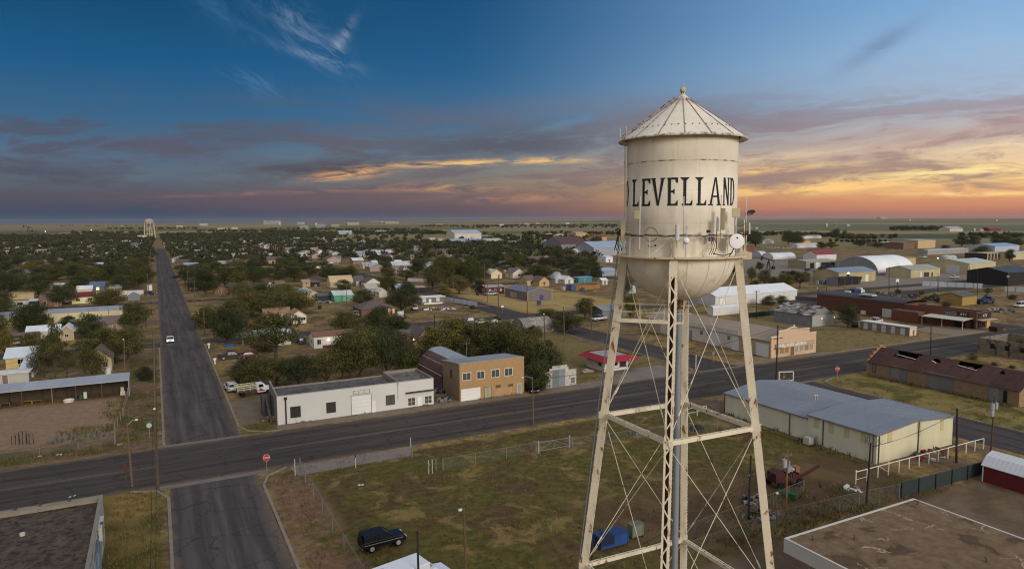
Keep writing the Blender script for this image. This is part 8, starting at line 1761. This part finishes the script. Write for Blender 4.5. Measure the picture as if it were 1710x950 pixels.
# weeds: dark tufts along verges, fences and walls
mb = MB(); rg = random.Random(4)
def tufts(x0, x1, y0, y1, n, h=.4, w=.5):
    for _ in range(n):
        x, y = rg.uniform(x0, x1), rg.uniform(y0, y1)
        for k in range(9):
            a = rg.random()*6.28; d = Vector((math.cos(a), math.sin(a), 0))*.5; q = Vector((x+rg.gauss(0, w*.9), y+rg.gauss(0, w*.8), 0)); hh = h*rg.uniform(.4, 1.1); t = Vector((rg.gauss(0, .25)*h, rg.gauss(0, .25)*h, hh)); mb.add([q-d*.10, q+d*.10, q+d*.05+t, q-d*.05+t], [(0, 1, 2, 3)])
tufts(-40, -6.5, 108.8, 112.6, 150); tufts(-6.5, -1, 109, 143, 90, .45, .7); tufts(-15, -6.8, 116, 124, 70, .5); tufts(-9, -5.9, 126, 140, 40, .5); tufts(11.5, 14, 55, 88, 50, .3); tufts(12, 14.5, 108.5, 113, 20, .35)
tufts(15.3, 80, 60, 90, 330, .22); tufts(15.3, 70, 48, 62, 160, .25); tufts(52, 71, 46.5, 54, 130, .45); tufts(80, 81.8, 56, 83, 60, .5); tufts(126.4, 127.4, 62, 89, 80, .55); tufts(114, 127, 40, 91, 160, .25); tufts(-5.5, -1, 55, 91, 150, .3); tufts(42, 80, 47, 50, 60, .4)
tufts(62, 82, 112, 118, 60, .3); tufts(142, 178, 111, 134, 120, .2); tufts(15, 41, 110.5, 110.8, 10, .3); tufts(46, 60, 109.7, 110, 9, .35)
tag(mb.build('weeds', leaf_material('weed_blades', (72, 66, 34), (112, 100, 56))), 'low weeds and grass tufts along verges, fences and the lot', 'weeds', None, 'stuff')
# ---------------------------------------------------------------- far town and horizon
p = G(250.5, 400.2); o = thing('water_tower', 'second water tower far off above the trees on many legs', 'water tower', (p.x, p.y, 0), lm='the far water tower'); o.scale = (.76, .76, .84); CT = MAT((196, 178, 140), var=.08)
mb = MB(); mb.lathe([(1.5, 29), (6, 30), (9.4, 33), (10.1, 36), (10.0, 39), (8.6, 41.4), (5, 43), (.1, 43.6)], 32); mb.build('tank', MAT((150, 144, 140), var=.06, dirt=((190, 140, 130), .6, .7)), o, smooth=True)
for k in range(8): a = k*math.pi/4+.3; mb = MB(); mb.tube([(12.6*math.cos(a), 12.6*math.sin(a), 0), (9.9*math.cos(a), 9.9*math.sin(a), 35)], .62, 8); mb.build('leg', CT, o)
mb = MB(); mb.tube([(0, 0, 0), (0, 0, 30)], 1.1, 12); mb.build('riser_pipe', CT, o)
mb = MB()
for z, r in ((12, 11.7), (23, 10.8)): mb.tube([(r*math.cos(q*math.pi/4+.3), r*math.sin(q*math.pi/4+.3), z) for q in range(9)], .28, 6)
mb.build('strut', CT, o)
for lab, px0, px1, py, hp, col in (('long grain elevator block on the horizon', 441, 468, 375.5, 6.6, (170, 158, 150)), ('pale round grain bins beside the elevator', 497, 508, 375, 4, (176, 176, 180)), ('pale factory block on the horizon', 620, 640, 372, 2.6, (170, 160, 150))):
    a, c = G(px0, py), G(px1, py); d = view(a)[1]; h = hp*d/F; o = thing('grain_elevator' if 'elevator block' in lab else 'grain_bins' if 'bins' in lab else 'factory', lab, 'industrial building', (a.x, a.y, 0)); v = c-a; L = v.length; n = 8; mb = MB()
    for i in range(n): q = v*((i+.5)/n); mb.tube([(q.x, q.y, 0), (q.x, q.y, h*(.85+.15*((i*7) % 3 == 0)))], L/n*.52, 10)
    mb.build('silo', MAT(col, var=.1), o); mb = MB(); mb.beam((0, 0, h), (v.x, v.y, h), 6, h*.12); mb.build('gallery', MAT(col), o)
# small far houses along the grid, one of six shared builds each
FARW = [(186, 178, 164), (172, 146, 116), (150, 134, 116), (190, 182, 172), (126, 100, 80), (160, 160, 162)]; FARR = [(126, 116, 106), (96, 82, 74), (176, 178, 180), (140, 152, 164), (80, 72, 70), (150, 126, 106)]
FNAM = ['white', 'tan', 'brownish', 'pale', 'brown', 'grey']; RNAM = ['grey', 'brown', 'white', 'light blue', 'dark', 'tan']
protos = []
for i in range(6):
    B = Bld('house', None, 'house', 0, 0); shell_walls(B, -6.5, -4.5, 13, 9, 'gable', 3.0, 2.0, 'x' if i % 3 else 'y', MAT(FARW[i], var=.1)); roof_over(B, -6.5, -4.5, 13, 9, 'gable', 3.0, 2.0, 'x' if i % 3 else 'y', MAT(FARR[i], var=.12), .4)
    for u in (-4, -.6, 3): B.hole('window', 'y', -4.5, u, u+1.2, 1.0, 2.2, GLASS, None)
    B.hole('door', 'y', -4.5, 1.4, 2.3, .1, 2.1, MAT((100, 84, 72)), None)
    protos.append(B.o)
rg = random.Random(77); used = list(HOUSES); cnt = 0
spots = []
for gx in range(-600, 620, 20):
    for gy in [q+s for q in (303, 411, 513, 615, 717, 819, 905, 980, 1060, 1140) for s in (-16, 17)]:
        X, Y = gx+rg.uniform(-3, 3), gy+rg.uniform(-2, 2); px, py = pix((X, Y, 0)); _, dp = view((X, Y))
        if not (0 < px < 1015) or py > 462 or on_road(X, Y, 6) or dp < 0: continue
        if 560 < px < 745 and py < 408: continue
        if rg.random() > (.8 if px < 480 else .85): continue
        if px > 740 and py < 412: continue
        if any((X-a)**2+(Y-b)**2 < 15**2 for a, b in used): continue
        used.append((X, Y)); spots.append((X, Y))
for X, Y in spots[:210]:
    i = rg.randrange(6)
    o = copy_tree(protos[i], (X, Y, 0), rg.choice((0, 0, math.pi/2)), (rg.uniform(.85, 1.2),)*2+(rg.uniform(.9, 1.15),), None, 'far houses along the town grid'); AUTO.append((o, 'small %s %s roofed house' % (FNAM[i], RNAM[i])))
for o in protos:
    for k in list(o.children_recursive)+[o]: bpy.data.objects.remove(k, do_unlink=True)
# parked cars beside the far houses and plain poles along the streets
carp = {}
for i, (X, Y) in enumerate(spots[4:60:4]):
    c, nm = ((206, 206, 206), 'white') if i % 3 == 0 else ((40, 44, 54), 'dark') if i % 3 == 1 else ((150, 40, 40), 'red')
    if nm not in carp: o = carp[nm] = vehicle('suv', None, 500, 430, 0, c); o.location = (X+9, Y-5, .02)
    else: o = copy_tree(carp[nm], (X+9, Y-5, .02), R.choice((0, 1.57, 3.14)))
    o['group'] = 'cars parked by the far houses'; AUTO.append((o, 'parked %s car' % nm))
pp = None
for X in (-3.5, 13, 99, 113):
    for Y in range(232, 640, 58):
        px, py = pix((X, Y+7*(X > 5), 0))
        if not 0 < px < 1000: continue
        if pp is None:
            pp = thing('utility_pole', None, 'utility pole', (X, Y, 0)); mb = MB(); mb.tube([(0, 0, 0), (0, 0, 9)], [.17, .11], 8); mb.build('post', WOODP, pp); mb = MB(); mb.beam((-1.1, -.15, 8.4), (1.1, -.15, 8.4), .12, .12); mb.build('crossarm', WOODP, pp); o = pp
        else: o = copy_tree(pp, (X, Y+7*(X > 5), 0))
        o['group'] = 'plain poles along the side streets'; AUTO.append((o, 'plain wooden pole with one crossarm'))
# far sheds and depots out by the fields
for i, (px, py, w, h, c) in enumerate(((577, 392, 22, 6, (176, 196, 204)), (640, 391, 26, 5, (204, 198, 186)), (684, 391, 16, 4, (150, 170, 180)), (508, 383, 14, 5, (160, 160, 166)), (535, 381, 18, 6, (150, 150, 160)), (560, 379, 14, 4, (176, 160, 140)), (590, 376, 20, 4, (190, 176, 150)), (655, 373.5, 24, 3, (190, 176, 150)), (735, 377, 16, 3, (170, 150, 130)), (800, 381, 18, 3, (150, 110, 100)), (838, 379, 8, 4, (206, 200, 190)), (880, 376, 10, 3, (190, 170, 150)), (898, 375, 8, 3, (190, 150, 130)), (948, 375.5, 8, 3, (206, 206, 206)), (985, 378, 12, 3, (170, 160, 170)), (300, 381, 10, 4, (180, 170, 160)), (340, 377, 12, 3, (200, 196, 190)), (372, 384, 16, 3, (206, 196, 176)), (392, 383, 10, 3, (200, 190, 170)), (420, 392, 10, 4, (206, 196, 180)), (1476, 365.5, 16, 3, (200, 170, 170)), (1520, 368.5, 3, 2, (220, 220, 220)), (1640, 386, 8, 3, (200, 200, 196)), (1628, 386, 4, 4, (206, 200, 180)), (1665, 369, 4, 2, (210, 210, 210)), (1381, 378.5, 4, 4, (190, 196, 190)), (1417, 378, 7, 3, (190, 180, 190)), (1264, 383, 6, 3, (170, 180, 170)))):
    p = G(px, py); k = view(p)[1]/F; B = Bld('far_shed', None, 'shed', p.x, p.y, None, 'sheds out by the fields'); W = w*k; Hh = h*k
    shell_walls(B, p.x-W/2, p.y, W, W*.5, 'gable', Hh*.7, Hh*.4, 'x', MAT([q*.8 for q in c], var=.08)); roof_over(B, p.x-W/2, p.y, W, W*.5, 'gable', Hh*.7, Hh*.4, 'x', MAT([q*.84 for q in c], var=.08), .3, .3)
    AUTO.append((B.o, '%s %s shed near the horizon' % ('wide' if w > 15 else 'small', 'white' if min(c) > 195 else 'reddish' if c[0]-c[2] > 40 and c[1] < 160 else 'blue grey' if c[2] >= c[0] else 'tan')))
# distant lights seen in the photo
for px, py, z, r in ((76, 386.5, 3, 1.1), (152.5, 384.5, 4, 1.3), (203, 377, 5, 1.6), (528, 373.5, 16, 2.4), (104, 484.2, 4, .22), (66, 437.5, 4, .3), (1566, 431, 4, .6), (1652, 408.5, 5, .7), (1703, 423, 6, .7), (638, 382, 5, .8), (672, 382, 6, .8)):
    p = G(px, py+2.0); hh = 1; mb = MB(); k = view(p)[1]; q = CH-(py-pix((p.x, p.y, 0))[1]+0)*0
    lo, hi = 0, 60
    for _ in range(30):
        m = (lo+hi)/2
        if pix((p.x, p.y, m))[1] > py: lo = m
        else: hi = m
    o = thing('yard_light', None, 'yard light', (p.x, p.y, 0), 0, 'far yard lights'); mb.tube([(0, 0, 0), (0, 0, m)], r*.15, 6); mb.build('post', STEEL, o); mb = MB(); mb.ball((0, 0, m), r*.55, 8); mb.build('lamp', LAMPW, o); AUTO.append((o, 'glowing yard light on a post'))
# ---------------------------------------------------------------- haze
HAZE = True
if HAZE:
    mb = MB(); mb.box(-14500, -14500, -1.0, 14500, 14500, 70.0); m = bpy.data.materials.new('haze'); m.use_nodes = True; T = NT(m.node_tree); T.n.remove(T.n['Principled BSDF'])
    v = T.n.new('ShaderNodeVolumePrincipled'); v.inputs['Color'].default_value = (.88, .84, .84, 1); v.inputs['Density'].default_value = 2.4e-5; v.inputs['Anisotropy'].default_value = .2
    T.l.new(v.outputs[0], T.n['Material Output'].inputs['Volume']); tag(mb.build('haze', m), 'thin evening haze over the plain', 'haze', None, 'stuff')
# ---------------------------------------------------------------- light
SUN_AZ = YAW+rad(146); SUN_EL = rad(17)       # clockwise from +Y
sv = Vector((math.sin(SUN_AZ)*math.cos(SUN_EL), math.cos(SUN_AZ)*math.cos(SUN_EL), math.sin(SUN_EL)))
ld = bpy.data.lights.new('sun', 'SUN'); ld.energy = 2.0; ld.angle = rad(20); ld.color = (1.0, .93, .83)
lo_ = bpy.data.objects.new('sun', ld); COL.objects.link(lo_); lo_.rotation_euler = (-sv).to_track_quat('-Z', 'Y').to_euler()
# ---------------------------------------------------------------- sky
W = bpy.data.worlds.new('World'); SC.world = W; W.use_nodes = True; T = NT(W.node_tree); bg = T.n['Background']
D = T.n.new('ShaderNodeTexCoord').outputs['Generated']; x, y, z = T.xyz(D)
fw = T.m('ADD', T.m('MULTIPLY', x, math.sin(YAW)), T.m('MULTIPLY', y, math.cos(YAW))); rt = T.m('SUBTRACT', T.m('MULTIPLY', x, math.cos(YAW)), T.m('MULTIPLY', y, math.sin(YAW)))
az = T.m('MULTIPLY', T.m('ARCTAN2', rt, fw), 57.2958); el = T.m('MULTIPLY', T.m('ARCSINE', z), 57.2958)
def L3(stops): return [((e+2)/42.0, lin(c)) for e, c in stops]
ef = T.m('DIVIDE', T.m('ADD', el, 2.0), 42.0, clamp=True)
LEFT = T.ramp(ef, L3([(-2, (52, 70, 92)), (0.1, (52, 72, 98)), (.9, (58, 70, 94)), (1.9, (82, 82, 96)), (3.2, (92, 106, 122)), (5.0, (80, 106, 132)), (7.5, (54, 98, 134)), (11, (26, 88, 133)), (15, (18, 74, 114)), (40, (40, 80, 124))]))
MIDC = T.ramp(ef, L3([(-2, (84, 82, 94)), (0.1, (84, 80, 92)), (.9, (98, 84, 90)), (2.0, (122, 104, 98)), (3.4, (132, 124, 112)), (5.2, (112, 124, 132)), (8, (72, 110, 144)), (12, (38, 94, 138)), (17, (24, 80, 124)), (40, (44, 84, 130))]))
RITE = T.ramp(ef, L3([(-2, (150, 104, 96)), (0.1, (166, 104, 92)), (.7, (202, 134, 106)), (1.5, (232, 168, 116)), (2.6, (248, 202, 140)), (4.0, (234, 204, 164)), (5.6, (196, 182, 172)), (8, (166, 184, 206)), (11.5, (150, 184, 218)), (15, (126, 170, 214)), (40, (86, 130, 180))]))
t1 = T.sm(az, -30.0, 6.0); t2 = T.sm(az, -6.0, 37.0)
c = T.mix(t2, T.mix(t1, LEFT, MIDC), RITE)
# twilight clouds: long bands seen edge-on low down, wisps higher up
zz = T.m('MAXIMUM', T.m('ADD', z, .055), .02)
cx, cy = T.m('DIVIDE', rt, zz), T.m('DIVIDE', fw, zz)
warp = T.noise(T.vec(T.m('MULTIPLY', az, .05), T.m('MULTIPLY', el, .22), 1.7), 1.0, 4, .6)
cv = T.vec(T.m('MULTIPLY', T.m('ADD', az, T.m('MULTIPLY', warp, 10.0)), .055), T.m('MULTIPLY', T.m('ADD', el, T.m('ADD', T.m('MULTIPLY', warp, 2.5), T.m('MULTIPLY', az, .045))), .46), 3.1)
nA = T.noise(cv, 1.0, 8, .62, .35)
nB = T.noise(T.vec(T.m('MULTIPLY', az, .26), T.m('MULTIPLY', T.m('SUBTRACT', el, T.m('MULTIPLY', az, .05)), 1.7), 9.2), 1.0, 8, .68, .5)
band = T.m('MULTIPLY', T.sm(el, .8, 2.4), T.sm(el, 11.0, 5.0))
nC = T.noise(T.vec(T.m('MULTIPLY', T.m('ADD', az, T.m('MULTIPLY', warp, 8.0)), .16), T.m('MULTIPLY', T.m('SUBTRACT', el, T.m('MULTIPLY', az, .10)), .75), 6.4), 1.0, 8, .66, .3)
mA = T.m('MULTIPLY', T.m('MAXIMUM', T.sm(nA, .48, .60), T.m('MULTIPLY', T.sm(nC, .51, .63), .9)), band)
mauve = T.mix(T.sm(az, -34.0, 34.0), lin((82, 78, 90)), lin((146, 120, 120)))
c = T.mix(T.m('MULTIPLY', mA, .80), c, mauve)
def blob(a0, e0, sa, se, slope=0.0):
    da = T.m('DIVIDE', T.m('SUBTRACT', az, a0), sa); de = T.m('DIVIDE', T.m('SUBTRACT', T.m('SUBTRACT', el, e0), T.m('MULTIPLY', T.m('SUBTRACT', az, a0), slope)), se)
    return T.m('POWER', 2.718, T.m('MULTIPLY', T.m('ADD', T.m('MULTIPLY', da, da), T.m('MULTIPLY', de, de)), -1.0))
# one broad slate bank in the middle, darker bars to the left
for a0, e0, sa, se, sl, k, col in ((1, 6.2, 13, 1.6, .05, .98, (84, 90, 104)), (12, 7.4, 7, 1.4, .05, .7, (110, 108, 120)), (-15, 4.0, 8, .75, .09, .95, (76, 74, 86)), (-25, 5.6, 7, .8, .16, .8, (80, 80, 94)), (-33, 3.4, 3.2, .5, 0, .7, (74, 80, 98)), (-26, 5.4, 7, 1.0, .1, .55, (92, 92, 110)), (-12, 1.6, 20, .9, .02, .55, (104, 84, 92)), (16, 6.6, 9, 1.8, .0, .6, (142, 130, 138)), (30, 5.6, 9, 1.1, .07, .6, (182, 150, 146)), (24, 1.0, 14, .6, .0, .5, (206, 132, 96)), (34, 7.2, 5, .5, .1, .6, (160, 150, 164)), (27.5, 12.0, 2.2, .7, .5, .55, (100, 124, 158))):
    m_ = T.m('MULTIPLY', blob(a0, e0, sa, se, sl), T.sm(T.m('MULTIPLY_ADD', nC, .6, T.m('MULTIPLY', nA, .4)), .36, .52)); c = T.mix(T.m('MULTIPLY', m_, k, clamp=True), c, lin(col))
# lit edges: thin orange and yellow streaks
for a0, e0, sa, se, sl, k, col in ((-13.0, 3.65, 2.8, .36, .12, 1.0, (246, 176, 104)), (-4.6, 4.55, 6.0, .22, .035, 1.0, (240, 190, 124)), (3, 4.75, 3.0, .22, .0, .9, (246, 196, 124)), (-18, 2.2, 7, .16, .045, .6, (170, 116, 100)), (-5, 2.6, 6, .35, .0, .55, (214, 164, 112)), (1, 1.7, 6, .3, .02, .5, (196, 140, 108)), (17, 3.6, 6, .35, .02, .9, (255, 206, 138)), (25, 2.3, 10, .55, .05, .9, (255, 206, 130)), (33, 3.1, 6, .45, .03, .9, (255, 226, 160)), (34, 1.55, 5, .16, -.02, .9, (255, 216, 140)), (21, 4.6, 7, .4, .03, .5, (236, 206, 168)), (37, 4.8, 5, .4, .05, .7, (250, 220, 176))):
    m_ = T.m('MULTIPLY', blob(a0, e0, sa, se, sl), T.sm(nB, .38, .62)); c = T.mix(T.m('MULTIPLY', m_, k*1.25, clamp=True), c, lin(col))
# white wisps high on the left
wv = T.vec(T.m('SUBTRACT', T.m('MULTIPLY', az, .17), T.m('MULTIPLY', el, .19)), T.m('ADD', T.m('MULTIPLY', el, .62), T.m('MULTIPLY', az, .46)), 5.5)
nW = T.noise(wv, 1.0, 9, .7, .7)
for a0, e0, sa, se, sl, k, col in ((-16.0, 14.0, 2.8, 1.6, -.75, .62, (140, 160, 188)), (-13.4, 13.9, .9, .6, 1.2, .5, (190, 192, 202)), (-15.2, 12.5, 2.8, .5, -.22, .55, (140, 164, 192)), (-13.9, 12.9, .8, 1.0, .3, .45, (160, 174, 196)), (-20.0, 10.2, 2.2, .9, -.2, .45, (110, 150, 188)), (-22, 15.4, 2.6, 1.6, -.4, .4, (76, 122, 166)), (-32, 7.0, 4, 2.5, .3, .35, (70, 96, 130)), (30, 10.5, 9, 2.5, .1, .16, (176, 186, 204))):
    m_ = T.m('MULTIPLY', blob(a0, e0, sa, se, sl), T.sm(nW, .40, .78)); c = T.mix(T.m('MULTIPLY', m_, k*1.3, clamp=True), c, lin(col))
# the bright part of the twilight sky behind and above the viewer
back = T.m('MULTIPLY', T.sm(T.m('ABSOLUTE', az), 50.0, 120.0), T.sm(el, -4.0, 8.0)); zen = T.sm(el, 24.0, 60.0)
c = T.mix(T.m('MULTIPLY', back, .9), c, (.62, .57, .54, 1)); c = T.mix(T.m('MULTIPLY', zen, .92), c, (.72, .74, .79, 1))
nis = T.n.new('ShaderNodeTexSky'); nis.sky_type = 'NISHITA'; nis.sun_disc = False; nis.sun_elevation = SUN_EL; nis.sun_rotation = SUN_AZ
b1 = T.n.new('ShaderNodeBackground'); b1.inputs['Strength'].default_value = .0012; T.l.new(nis.outputs[0], b1.inputs[0])
bg.inputs['Strength'].default_value = 1.0; T.l.new(c, bg.inputs[0]); ad = T.n.new('ShaderNodeAddShader'); T.l.new(bg.outputs[0], ad.inputs[0]); T.l.new(b1.outputs[0], ad.inputs[1]); T.l.new(ad.outputs[0], T.n['World Output'].inputs['Surface'])
# ---------------------------------------------------------------- labels that single out each tree and far house
ORD = ['', 'second ', 'third ', 'fourth ', 'fifth ', 'sixth ', 'seventh ', 'eighth ', 'ninth ', 'tenth ', 'eleventh ', 'twelfth ', 'thirteenth ', 'fourteenth ', 'fifteenth ', 'sixteenth ', 'seventeenth ', 'eighteenth ', 'nineteenth ', 'twentieth ']
LMV = []
for ph, X, Y in LM:
    r, f = view((X, Y)); LMV.append((ph, r, f))
from collections import defaultdict
GRP = defaultdict(list)
for o, adj in AUTO:
    r, f = view((o.location.x, o.location.y)); best = min(LMV, key=lambda q: math.hypot((q[1]/q[2]-r/f)*1.0, .9*math.log(f/q[2]) if f > 0 and q[2] > 0 else 9))
    dr, df = r-best[1]*f/best[2], f-best[2]
    rel = ('right of ' if dr > 0 else 'left of ') if abs(dr) > abs(df)*.35 else ('behind ' if df > 0 else 'in front of ')
    GRP[(adj, rel+best[0])].append((math.hypot(dr, df), o))
for (adj, rel), lst in GRP.items():
    lst.sort(key=lambda q: q[0])
    for i, (d, o) in enumerate(lst):
        o['label'] = (('nearest ' if i == 0 and len(lst) > 1 else ORD[i] if i < len(ORD) else 'far ')+adj+' '+rel)
# ---------------------------------------------------------------- render settings
SC.view_settings.view_transform = 'Standard'; SC.view_settings.look = 'None'; SC.view_settings.exposure = 0; SC.view_settings.gamma = 1; SC.view_settings.use_curve_mapping = False
SC.cycles.filter_width = 1.15; SC.cycles.max_bounces = 5; SC.cycles.diffuse_bounces = 2; SC.cycles.glossy_bounces = 2; SC.cycles.transparent_max_bounces = 12; SC.cycles.volume_bounces = 0; SC.cycles.use_denoising = True; SC.cycles.caustics_reflective = False; SC.cycles.caustics_refractive = False
